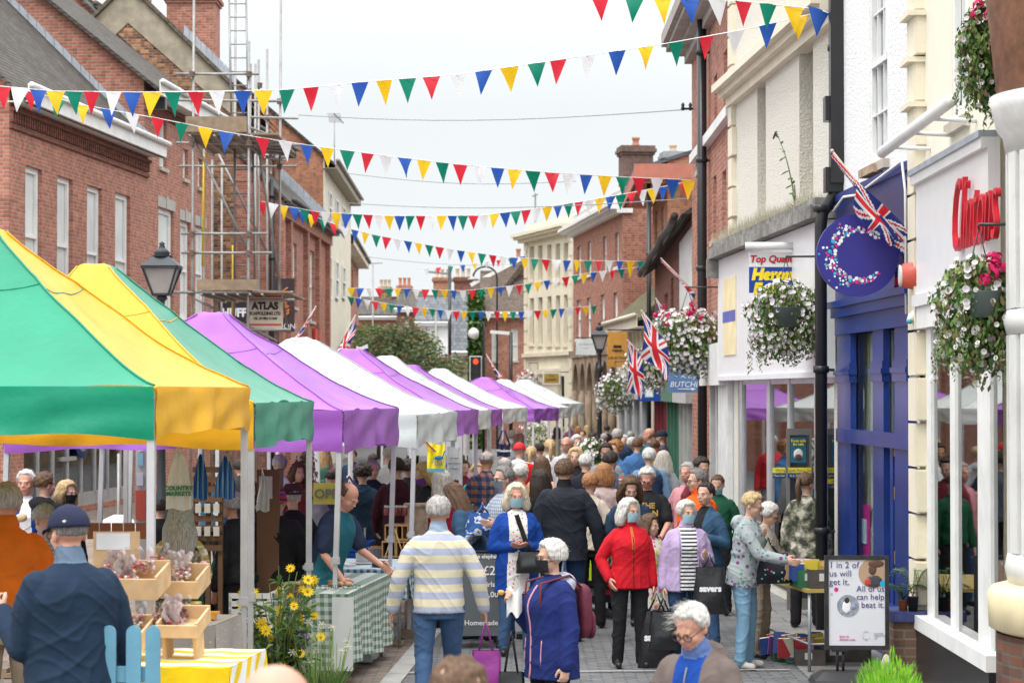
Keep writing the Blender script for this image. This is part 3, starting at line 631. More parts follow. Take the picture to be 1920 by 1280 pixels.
cols = ((.18, .02, .03), (.05, .16, .10), (.45, .45, .43))
for i, (a, c) in enumerate(((.8, 7), (8.5, 13.5), (14.2, 19.2))):
    mb = MB(); mb.box(a-.2, c+.2, -.18, -.02, 2.3, 2.85)
    for k in range(4): x = a+(c-a)*k/3; mb.box(x-.06, x+.06, -.05, .12, .3, 2.3)
    sf = mb.build('shopfront_frame', mat('shopfront paint', cols[i], .5), b.r)
    mb = MB(); mb.box(a, c, .09, .11, .3, 2.3); mb.build('pane', GDARK, sf)

b = Bld('tall_brick_house', 'tall red brick house with stone cornice and white string course by the long drainpipe', (1298, 40.6), (1378, 32.6), 8.75, 8, BRED)
for q in ((1340, 1346, 140, 250), (1358, 1365, 95, 215), (1338, 1344, 330, 450), (1355, 1362, 320, 440), (1310, 1314, 230, 320)): b.window(*q, gm=GDARK)
b.holes.append((4.2, 7.6, .2, 2.6))
b.wall(); b.build_windows()
mb = MB()
for z, e, h in ((8.2, .12, .15), (8.35, .25, .1), (8.45, .42, .1), (8.55, .5, .22)): mb.box(-e, b.L, -e, .2, z, z+h)
mb.build('cornice', mat('weathered stone', (.36, .33, .29), .85, dirt=.4), b.r)
mb = MB(); mb.box(1, b.L, -.12, 0, 6.35, 6.5); mb.build('string_course', WHITE, b.r)
mb = MB(); mb.box(4.1, 7.8, -.2, .02, 2.6, 3.2)
for k in range(4): x = 4.2+3.4*k/3; mb.box(x-.06, x+.06, -.04, .12, .2, 2.6)
sf = mb.build('shopfront_frame', mat('white painted boards', (.68, .68, .66), .6, dirt=.2), b.r)
mb = MB(); mb.box(4.2, 7.6, .09, .11, .2, 2.6); mb.build('pane', GDARK, sf)
mb = MB(); mb.box(2.6, 3.1, -.08, 0, 0, 1.1, 1); mb.box(2.6, 3.1, -.08, 0, 1.1, 3.0, 0); mb.build('painted_pilaster', [mat('white painted boards', (.68, .68, .66), .6, dirt=.2), mat('yellow band', (.75, .50, .03), .6)], b.r)
mb = MB()
for k in range(4): mb.box(b.L-1.6+k*.4, b.L-1.24+k*.4, -.1, 0, 0, 3.9)
mb.build('white_boards', mat('white painted boards', (.68, .68, .66), .6, dirt=.2), b.r)

# frozen food shop ------------------------------------------------
RC = mat('cream roughcast', (.72, .69, .60), .9, var=.08, vs=30, bump=1, bs=45, bd=.03, dirt=.12)
b = Bld('roughcast_shop', 'cream roughcast building with white shop fascia blue hanging sign and weedy ledge', (1376, 32.5), (1574, 25), 9.6, 8, RC)
R4 = b
for q in ((1421, 1437, 145, 410), (1500, 1526, 75, 385)): b.window(*q, rev=.35, fm=CREAM, sill=False, gm=GDARK)
b.holes.append((.5, b.L-.3, .12, 2.72))
b.wall(rev=.3); b.build_windows()
mb = MB()
for z, e, h in ((6.45, .1, .12), (6.57, .2, .08), (6.65, .3, .1)): mb.box(-.05, b.L, -e, .1, z, z+h)
for k in range(13):
    z = 4.5+k*.42; mb.box(-.06, .34 if k % 2 else .26, -.07, 0, z, z+.38)
mb.build('cornice', CREAM, b.r)
WH = mat('white laminate fascia', (.76, .76, .76), .35, var=.03, dirt=.06)
mb = MB(); mb.box(-.4, b.L-.12, -.16, -.02, 2.72, 4.35); mb.box(-.45, b.L-.08, -.19, 0, 2.66, 2.72); fs_ = mb.build('fascia', WH, b.r)
mb = MB(); mb.box(.15, 1.3, -.175, -.162, 3.0, 4.05, 0); mb.box(.15, 1.3, -.178, -.176, 3.45, 3.6, 1); mb.build('fascia_panel', [mat('pale yellow panel', (.78, .66, .40), .5), mat('blue strip', (.1, .12, .4), .5)], b.r)
mb = MB(); mb.box(-.46, b.L-.05, -.3, 0, 4.36, 4.5); mb.box(-.42, b.L-.05, -.25, 0, 4.5, 4.58); mb.box(-.46, -.35, -.32, 0, 4.1, 4.36)
mb.build('ledge', mat('mossy lead ledge', (.22, .21, .19), .9, var=.4, vs=4, dirt=.5, bump=.7, bs=10, bd=.04), b.r)
random.seed(11); mb = MB()
for i in range(2600):
    x = random.random()**.8*b.L-.5; h = (.06+.16*random.random())*(1 if x < b.L*.6 else .7); c = Vector((x, -.28+random.random()*.27, 4.57)); dx = Vector((random.uniform(-.06, .06), random.uniform(-.05, .05), h))
    mb.add([c, c+Vector((.006, .003, 0)), c+dx], [(0, 1, 2)])
mb.build('dry_weeds', mat('dry grass', (.34, .31, .22), .9), b.r)
mb = MB()
for p0_, p1_ in ((1367, 1375), (1384, 1391), (1437, 1443), (1476, 1480), (1526, 1534)): mb.box(b.u(p0_), b.u(p1_), .0, .05, .12, 2.72)
mb.box(.5, b.L-.3, .01, .049, 2.6, 2.72); mb.box(.5, b.L-.3, -.01, .06, .12, .45, 1)
sf = mb.build('shopfront_frame', [mat('silver frame', (.55, .56, .57), .35, .4), mat('dark plinth', (.06, .06, .07), .5)], b.r)
mb = MB(); mb.box(.6, b.L-.35, .03, .035, .45, 2.6); mb.build('pane', GCLEAR, sf)
# interior with stacked goods
mb = MB(); L = b.L; mb.quad((.3, 4, 0), (L, 4, 0), (L, 4, 2.75), (.3, 4, 2.75)); mb.quad((.3, .3, .1), (L, .3, .1), (L, 4, .1), (.3, 4, .1)); mb.quad((.3, .3, 2.74), (L, .3, 2.74), (L, 4, 2.74), (.3, 4, 2.74), 1)
random.seed(5)
for i in range(60):
    x = .7+random.random()*(L-1.4); y = 1.0+random.random()*2; z = .15+int(random.random()*4)*.5; mb.box(x, x+.16+random.random()*.2, y, y+.15, z, z+.16+random.random()*.2, 2+i % 5)
mb.build('shop_interior', [mat('shop back wall', (.42, .40, .36), .8), WHITE, mat('red goods', (.5, .05, .05), .5), mat('yellow goods', (.6, .5, .1), .5), mat('white goods', (.6, .6, .6), .5), mat('purple goods', (.25, .1, .4), .5), mat('wood goods', (.4, .25, .15), .6)], b.r)
NAVY = mat('navy notice', (.015, .05, .22), .5); YEL = mat('yellow notice', (.80, .68, .02), .5)
BM_ = (Matrix.Translation(b.r.location) @ Matrix.Rotation(b.rz, 4, 'Z')).inverted()
def fix(o, par=None):
    o.parent = par or b.r; o.matrix_parent_inverse = BM_ if par is None else Matrix.Identity(4); return o
d = 26.4
def wb(px0, px1, y0, y1, dy, m, name, par, th=.012):
    mb = MB(); mb.box(X_(px0, d), X_(px1, d), d-dy-th, d-dy, Z_(y1, d), Z_(y0, d)); o = mb.build(name, m); return fix(o, par)
dr = wb(1474, 1521, 803, 1142, 0, mat('door grey metal', (.20, .19, .17), .5, .2), 'shop_door', None, .03); wb(1480, 1516, 815, 1120, .031, GDARK, 'pane', dr, .003)
for z_ in (.9, 1.0): pass
po = wb(1481, 1510, 820, 867, .036, mat('dark teal poster', (.02, .14, .22), .5), 'mask_poster', dr, .004)
def wt(txt, sz, px, py, m, **k): return fix(text_part(txt, sz, 'lettering', m, None, (X_(px, d), d-.062, Z_(py, d)), (R(90), 0, 0), ex=.001, **k), dr)
wt('Keep safe\nBe safe', .042, 1495.5, 829, YEL if False else mat('yellow notice', (.80, .68, .02), .5), bold=.001)
mb = MB(); mb.ell((X_(1495.5, d), d-.045, Z_(851, d)), (.055, .008, .065)); mb.ell((X_(1495.5, d), d-.05, Z_(856, d)), (.04, .008, .035), mi=1); fix(mb.build('poster_face', [WHITE, mat('brown face print', (.12, .05, .04), .6)]), dr)
wb(1476, 1520, 876, 886, .036, YEL, 'hours_notice', dr, .004); wb(1476, 1520, 886.3, 896, .036, NAVY, 'hours_notice', dr, .004); wb(1492, 1519, 897, 906, .036, YEL, 'hours_notice', dr, .004); wb(1492, 1519, 906.3, 916, .036, NAVY, 'hours_notice', dr, .004)
wt('Open Every Day', .043, 1498, 881, NAVY); wt('8-5.30 Sunday', .04, 1498, 891, YEL); wt('Mon -', .045, 1506, 911, YEL); wt('We', .04, 1506, 901.5, NAVY)
d = 27.6; dr2 = wb(1448, 1472, 876, 886, 0, YEL, 'hours_notice', None, .01); wb(1448, 1472, 886.3, 896, 0, NAVY, 'hours_notice', None, .01); dr = None
fix(text_part("We're", .045, 'lettering', NAVY, None, (X_(1462, d), d-.02, Z_(881, d)), (R(90), 0, 0), ex=.001)); fix(text_part('Mon-Sat', .04, 'lettering', YEL, None, (X_(1460, d), d-.02, Z_(891, d)), (R(90), 0, 0), ex=.001))
wb(1448, 1467, 1036, 1074, 0, WHITE, 'door_notice', None, .01); wb(1450, 1465, 1046, 1062, .011, mat('red notice', (.55, .03, .03), .5), 'door_notice', None, .003); fix(text_part('TELECOM', .035, 'lettering', NAVY, None, (X_(1457.5, d), d-.02, Z_(1069, d)), (R(90), 0, 0), ex=.001))
# buddleia growing out of the ledge
random.seed(2)
mb = MB(); u = b.u(1520); base = Vector((u, -.15, 4.5)); pts = [base+Vector((-.12*t_*t_*4.2*.3-.1*t_, -.1*t_, 1.15*t_-.18*t_*t_)) for t_ in [k/12*1.0 for k in range(13)]]
pts = [base+Vector((-t_*.35-1.0*t_**3*.5, -.1*t_, 1.15*t_-.1*t_**2)) for t_ in [k/12 for k in range(13)]]
mb.tube(pts, [.012*(1-k/16) for k in range(13)], 6)
mb.tube([base, base+Vector((.1, -.05, .35))], .01, 6)
for k, p in enumerate(pts[1:]+[base+Vector((.1, -.05, .1*i_)) for i_ in range(4)]):
    for sgn in (-1, 1):
        a = Vector((sgn*.8, random.uniform(-.8, .3), random.uniform(-.5, .2))).normalized(); l = .14*(1-k/22)+.03; sd = a.cross(Vector((0, 0, 1))).normalized()*.022
        mb.add([p, p+a*l*.5+sd, p+a*l, p+a*l*.5-sd], [(0, 1, 2, 3)], 1)
for i in range(14):
    p = pts[-1]+Vector((-.012*i, 0, -.004*i)); mb.ell(p, .014, n=1, mi=2)
top(mb, 'buddleia', [mat('stem', (.2, .2, .1), .8), mat('buddleia leaf', (.09, .15, .05), .6), mat('dead flower', (.14, .1, .08), .9)], 'wild buddleia sprouting from the weedy ledge against the cream wall', 'plant', tuple(base))
o = COL.objects[-1]; o.rotation_euler = (0, 0, b.rz)
mtx = Matrix.Rotation(b.rz, 4, 'Z'); o.location = mtx @ base+Vector(b.r.location)

# charity shop -----------------------------------------------------
RW = mat('white roughcast', (.74, .74, .73), .9, var=.05, vs=30, bump=.7, bs=30, bd=.022, dirt=.14)
BLUE = mat('royal blue gloss', (.008, .032, .19), .3, var=.2, vs=3, dirt=.3, spec=.5)
BLUED = mat('navy blue gloss', (.010, .016, .10), .3, var=.15, vs=3)
b = Bld('charity_shop', 'white roughcast building with deep blue timber shopfront and round hanging sign', (1574, 24.95), (1724, 20.9), 9.6, 8, RW)
R3 = b
b.window(1632, 1667, -75, 306, bars=3, rev=.03, gm=mat('grey sash glass', (.27, .30, .32), .2, spec=.7), fw=.09)
b.holes.append((.12, b.L-.1, .0, 3.2))
b.wall(rev=.07); b.build_windows()
mb = MB(); mb.box(.05, b.L-.05, -.05, -.0, 3.45, 4.5); mb.box(.0, b.L, -.08, 0, 4.5, 4.58); mb.box(.3, b.L-.15, -.08, -.05, 3.6, 4.4, 1)
mb.box(.0, b.L-.02, -.13, 0, 3.38, 3.45); mb.box(.02, b.L-.04, -.10, 0, 3.28, 3.38); mb.box(.05, b.L-.05, -.06, 0, 3.1, 3.28); mb.build('fascia', [BLUE, BLUED], b.r)
mb = MB()
def pil(u, w_=.2, t=3.1):
    mb.box(u, u+w_, -.03, .03, .0, t); 
    mb.box(u-.03, u+w_+.03, -.05, .03, 2.6, 2.68); mb.box(u-.05, u+w_+.05, -.065, .03, 2.68, 2.73); mb.box(u-.02, u+w_+.02, -.045, .03, 2.73, 2.8)
for p0_, p1_ in ((1575, 1600), (1642, 1662), (1683, 1708)): pil(b.u(p0_), b.u(p1_)-b.u(p0_))
mb.box(.1, b.L-.1, -.06, .03, 1.98, 2.12); mb.box(.1, b.L-.1, -.04, .03, 0, .5); mb.box(b.u(1668), b.u(1673), .0, .03, 0, 2)
sf = mb.build('shopfront_frame', BLUE, b.r)
mb = MB(); mb.box(.15, b.L-.15, .035, .04, .45, 3.1); mb.build('pane', GOLD, sf)
mb = MB()
for z in (.9, 1.5, 1.9): mb.box(b.u(1681), b.u(1684), -.03, .03, z, z+.12)
mb.build('door_hinge', mat('rusty brass', (.25, .15, .07), .6, .5), sf)
mb = MB(); L = b.L; mb.quad((0, .8, 0), (L, .8, 0), (L, .8, 3.1), (0, .8, 3.1)); mb.quad((0, .1, .4), (L, .1, .4), (L, .8, .4), (0, .8, .4), 1); mb.box(.1, b.L-.9, .16, .18, .4, 3.1)
for k in range(6): mb.box(.3+k*.55, .34+k*.55, .14, .159, .4, 3.1, 2)
mb.build('shop_interior', [mat('magnolia partition', (.66, .62, .54), .8), WOOD, mat('taupe blind', (.42, .37, .30), .8)], b.r)
mb = MB(); u = b.u(1625); mb.lathe([(.1, .42), (.22, .6), (.24, 1.1), (.16, 1.35), (.1, 1.5), (.05, 1.6)], (u, .10, 0), 16, sy=.2); mb.build('dress_display', mat('beaded cloth', (.40, .36, .32), .5, var=.5, vs=20), b.r)
mb = MB(); u = b.u(1600); mb.box(u-.2, u+.2, .11, .13, .75, 1.35, 0); mb.box(u-.12, u+.12, .1, .12, .95, 1.2, 1); mb.build('leaflet_stand', [mat('magenta card', (.6, .03, .25), .5), mat('pale card', (.6, .7, .8), .5)], b.r)
# cable along the blue fascia
mb = MB(); mb.tube([(b.L-.08, -.1, 3.2), (b.L-.1, -.1, 4.3), (b.L-.2, -.11, 4.58), (1.6, -.11, 4.46), (.9, -.11, 4.5), (.3, -.11, 4.4)], .014, 6); mb.build('cable', WHITE, b.r)
mb = MB(); u = b.u(1640); mb.box(u-.3, u+.45, -.1, 0, 4.62, 4.7)
mb.build('window_sill_patch', mat('flaking sill', (.35, .25, .17), .9, var=.5, vs=10), b.r)

# greeting card shop -----------------------------------------------
CR2 = mat('pale cream paint', (.74, .70, .58), .7, var=.04, vs=2, dirt=.12)
b = Bld('card_shop', 'pale cream building with stone quoins white illuminated fascia and slanted glass shop window', (1724, 20.85), (1872, 17.35), 9.4, 8, CR2)
R2 = b
b.window(1787, 1818, -90, 225, rev=.03, bars=2, gm=mat('grey sash glass', (.27, .30, .32), .2, spec=.7), fw=.09)
b.holes.append((.55, b.L+.5, .55, 3.2))
b.wall(rev=.02); b.build_windows()
mb = MB(); u0 = -.02
for k in range(22):
    z = .65+k*.4; e = .36 if k % 2 else .42
    mb.box(u0+.012, u0+e-.012, -.10, -.0, z, z+.375, 0); mb.box(u0, u0+e, -.085, .0, z+.012, z+.363); 
    if z > 4.4: mb.box(u0-.02, u0+e+.03, -.16, 0, z+.34, z+.385)
    elif z < 3.3: mb.box(u0+.5, u0+.5+.0001, -.01, 0, z, z+.3)
mb.build('quoins', CREAM, b.r)
mb = MB(); mb.box(0, .34, -.14, 0, .3, .64); mb.ell((.17, -.12, .25), (.26, .16, .12)); mb.ell((.17, -.16, .12), (.33, .22, .12)); mb.box(-.02, .4, -.2, .02, -.01, .1); mb.build('pilaster_base', CREAM, b.r)
FA = MB(); FA.box(.4, b.L+.1, -.09, -.0, 3.34, 4.30); FA.box(.38, b.L+.1, -.13, 0, 3.24, 3.34); FA.box(.38, b.L+.1, -.14, 0, 4.30, 4.38)
fa = FA.build('fascia', WH, b.r)
mb = MB(); mb.box(.36, b.L+.1, -.16, -.02, 4.38, 4.43); mb.build('fascia_flashing', LEAD, fa)
RED = mat('red sign letters', (.55, .015, .03), .3)
q = text_part('Clintons', .84, 'lettering', RED, fa, (b.u(1818), -.13, 3.84), (R(90), 0, 0), ex=.02, bold=-.014, shear=.35, xs=.62, align='LEFT')
mb = MB(); mb.tube([(.1, -.34, 4.62), (b.L, -.34, 4.66)], .05, 10)
for u in (.6, 1.7, 2.7): mb.tube([(u, -.0, 4.6), (u, -.34, 4.62)], .02, 6)
mb.build('sign_lamp', WHITE, b.r)
mb = MB()
for p0_, p1_ in ((1746, 1754), (1790, 1799), (1842, 1866)): mb.box(b.u(p0_), b.u(p1_), -.04, .02, .58, 3.24)
mb.box(.45, b.L+.2, -.14, .05, .46, .58); mb.box(.45, b.L+.2, -.1, .04, 3.05, 3.24)
sf = mb.build('shopfront_frame', WHITE, b.r)
mb = MB(); mb.box(.45, b.L+.2, -.12, .0, .0, .46); mb.build('stall_riser', BLACK, b.r)
mb = MB(); mb.box(.5, b.L+.2, -.012, -.007, .58, 3.05); mb.build('pane', GCLEAR, sf)
mb = MB(); L = b.L+.4; mb.quad((.4, 2.5, 0), (L, 2.5, 0), (L, 2.5, 3.2), (.4, 2.5, 3.2)); mb.quad((.4, .1, .55), (L, .1, .55), (L, 2.5, .55), (.4, 2.5, .55), 1)
random.seed(8)
for i in range(40):
    x = .6+random.random()*2.9; y = .3+random.random()*1.5; z = .56+int(random.random()*4)*.42; mb.box(x, x+.2, y, y+.02, z, z+.28, 2+i % 5)
mb.build('shop_interior', [mat('grey green wall', (.30, .33, .31), .8), WHITE, mat('red card', (.5, .05, .06), .5), mat('teal card', (.05, .3, .35), .5), mat('white card', (.6, .6, .6), .5), mat('green card', (.2, .35, .12), .5), mat('kraft card', (.4, .3, .2), .6)], b.r)

# bow window --------------------------------------------------------
cx, cy = X_(1848, 16.2)+.98, 16.0
t = thing('bow_window', 'white bow window with cream sill on curved brick base at right edge', 'bow window', (cx, cy, 0))
mb = MB(); mb.lathe([(.94, 0), (.94, .86)], n=48, smooth=False); mb.build('brick_base', brick('dark bow brick', (.26, .10, .06), (.12, .07, .055), (.14, .12, .10), dirt=.3), t)
mb = MB(); mb.lathe([(.9, .86), (.99, .9), (1.0, 1.12), (.97, 1.17), (.86, 1.2)], n=48); mb.build('sill', mat('cream sill', (.70, .60, .38), .6, dirt=.15), t)
mb = MB(); mb.lathe([(.86, 1.2), (.88, 1.3), (.86, 1.40), (.80, 1.42)], n=48); mb.lathe([(.78, 2.88), (.86, 2.9), (.88, 2.98), (.86, 3.06), (.78, 3.08)], n=48); mb.lathe([(.80, 4.12), (.86, 4.14), (.88, 4.25), (.92, 4.3), (.95, 4.42), (.97, 4.52)], n=48)
for k in range(18):
    a = math.pi+(k-8.5)*.21; x, y = math.cos(a)*.81, math.sin(a)*.81; w_ = .045 if k % 3 else .075
    for z0_, z1_ in ((1.41, 2.89), (3.07, 4.13)): mb.box(-.06, .05, -w_, w_, z0_, z1_, mtx=Matrix.Translation((x, y, 0)) @ Matrix.Rotation(a, 4, 'Z'))
    for z_ in (2.1, 3.55): mb.box(-.02, .02, -.09, .09, z_, z_+.03, mtx=Matrix.Translation((x, y, 0)) @ Matrix.Rotation(a, 4, 'Z'))
fr = mb.build('frame', mat('old white gloss', (.66, .66, .64), .4, var=.06, dirt=.25), t)
mb = MB(); mb.lathe([(.745, 1.35), (.745, 4.2)], n=48); mb.build('pane', NET, fr)
mb = MB(); mb.lathe([(.90, 4.52), (.92, 4.55), (1.0, 5.3), (1.04, 7.5)], n=48); mb.build('timber_band', mat('brown stained timber', (.17, .075, .04), .6, var=.4, vs=7, bump=.4), t)
mb = MB(); mb.box(.2, 4, .55, 8, 0, 9); mb.build('house_wall', BRED, t)
# ================================================================ people
SKIN = {'a': mat('skin fair', (.56, .33, .24), .5, var=.08, vs=14), 'b': mat('skin ruddy', (.55, .27, .19), .5, var=.08, vs=14), 'c': mat('skin tan', (.38, .21, .13), .5, var=.08, vs=14), 'd': mat('skin brown', (.22, .11, .065), .5, var=.08, vs=14)}
LIP = mat('lips', (.46, .19, .15), .5); EYEW = mat('eye white', (.6, .58, .55), .3); EYED = mat('iris', (.03, .03, .03), .2)
def cloth(name, c, var=.16, rough=.85, bump=.55): return mat(name, c, rough, var=var, vs=5, bump=bump, bs=7, bd=.035, spec=.2)
def hairm(name, c):
    m = mat(name, c, .6, var=.42, vs=9, bump=.5, bs=12, bd=.008, spec=.3)
    t = m.node_tree; tcn = N(t, 'ShaderNodeTexCoord'); mp = N(t, 'ShaderNodeMapping'); mp.inputs['Scale'].default_value = (11, 11, 1.4)
    t.links.new(tcn.outputs['Object'], mp.inputs[0])
    for n in t.nodes:
        if n.type == 'TEX_NOISE': t.links.new(mp.outputs[0], n.inputs['Vector'])
    return m
HAIR = {'white': hairm('white hair', (.50, .48, .44)), 'grey': hairm('grey hair', (.34, .32, .30)), 'dgrey': hairm('dark grey hair', (.17, .16, .15)), 'brown': hairm('brown hair', (.10, .055, .03)), 'dark': hairm('dark hair', (.03, .02, .016)),
        'blonde': hairm('blonde hair', (.46, .33, .17)), 'fair': hairm('fair hair', (.42, .27, .12)), 'ginger': hairm('ginger hair', (.30, .135, .055)), 'pale': hairm('pale blonde hair', (.58, .50, .36)), 'bleach': hairm('long grey hair', (.42, .38, .33))}
NAVYC = cloth('navy cloth', (.02, .032, .065)); BLK = cloth('black cloth', (.014, .014, .016)); JEAN = cloth('blue denim', (.05, .10, .20)); JEANL = cloth('light denim', (.17, .30, .42)); DJ = cloth('dark denim', (.02, .045, .10))
SHOE = mat('dark shoe', (.02, .02, .02), .4); TRAINER = mat('grey trainer', (.45, .43, .40), .7)
def rodm(a, b):
    return Vector(a).normalized().rotation_difference(Vector(b).normalized()).to_matrix().to_4x4()
def _remesh(mb, vs, sm=3):
    me = bpy.data.meshes.new('t'); me.from_pydata(mb.v, [], mb.f); o = bpy.data.objects.new('t', me); COL.objects.link(o)
    m = o.modifiers.new('r', 'REMESH'); m.mode = 'VOXEL'; m.voxel_size = vs; m.use_smooth_shade = True
    s = o.modifiers.new('s', 'SMOOTH'); s.factor = .5; s.iterations = sm
    dg = bpy.context.evaluated_depsgraph_get(); r = bpy.data.meshes.new_from_object(o.evaluated_get(dg))
    nv = len(r.vertices); V = np.empty(nv*3, 'f'); r.vertices.foreach_get('co', V); V = V.reshape(-1, 3)
    nf = len(r.polygons); fs = [tuple(p.vertices) for p in r.polygons]
    bpy.data.objects.remove(o); bpy.data.meshes.remove(me); bpy.data.meshes.remove(r)
    return V, fs
_HAND = {}
def hand_mesh(kind, right):
    k = (kind, right)
    if k in _HAND: return _HAND[k]
    mb = MB(); sg = 1
    mb.ell((0, 0, -.045), (.016, .038, .05), n=3); mb.tube([(0, 0, .03), (0, 0, -.03)], [.024, .026], 12)
    curl = {'relax': .35, 'grip': 1.25, 'open': .12}[kind]
    for i, (y, l) in enumerate(((-.028, .072), (-.01, .08), (.009, .075), (.027, .06))):
        p = Vector((0, y, -.085)); ang = curl*.5+.05*i; pts = [Vector((0, y*.9, -.06)), p.copy()]
        for seg in (.42, .32, .26):
            p = p+Vector((math.sin(ang), (y*.25 if kind == 'open' else 0), -math.cos(ang)))*l*seg; pts.append(p.copy()); ang += curl*.8
        mb.tube(pts, [.010, .0098, .009, .0083, .0065], 8)
    th = [Vector((.002, -.03, -.02)), Vector((.012, -.05, -.045)), Vector((.024, -.055, -.07)), Vector((.034, -.05, -.09))]
    mb.tube(th, [.013, .0125, .0105, .008], 8)
    V, f = _remesh(mb, .0055, 1)
    if right: V = V.copy(); V[:, 0] *= -1; f = [t[::-1] for t in f]
    _HAND[k] = (V, f); return _HAND[k]
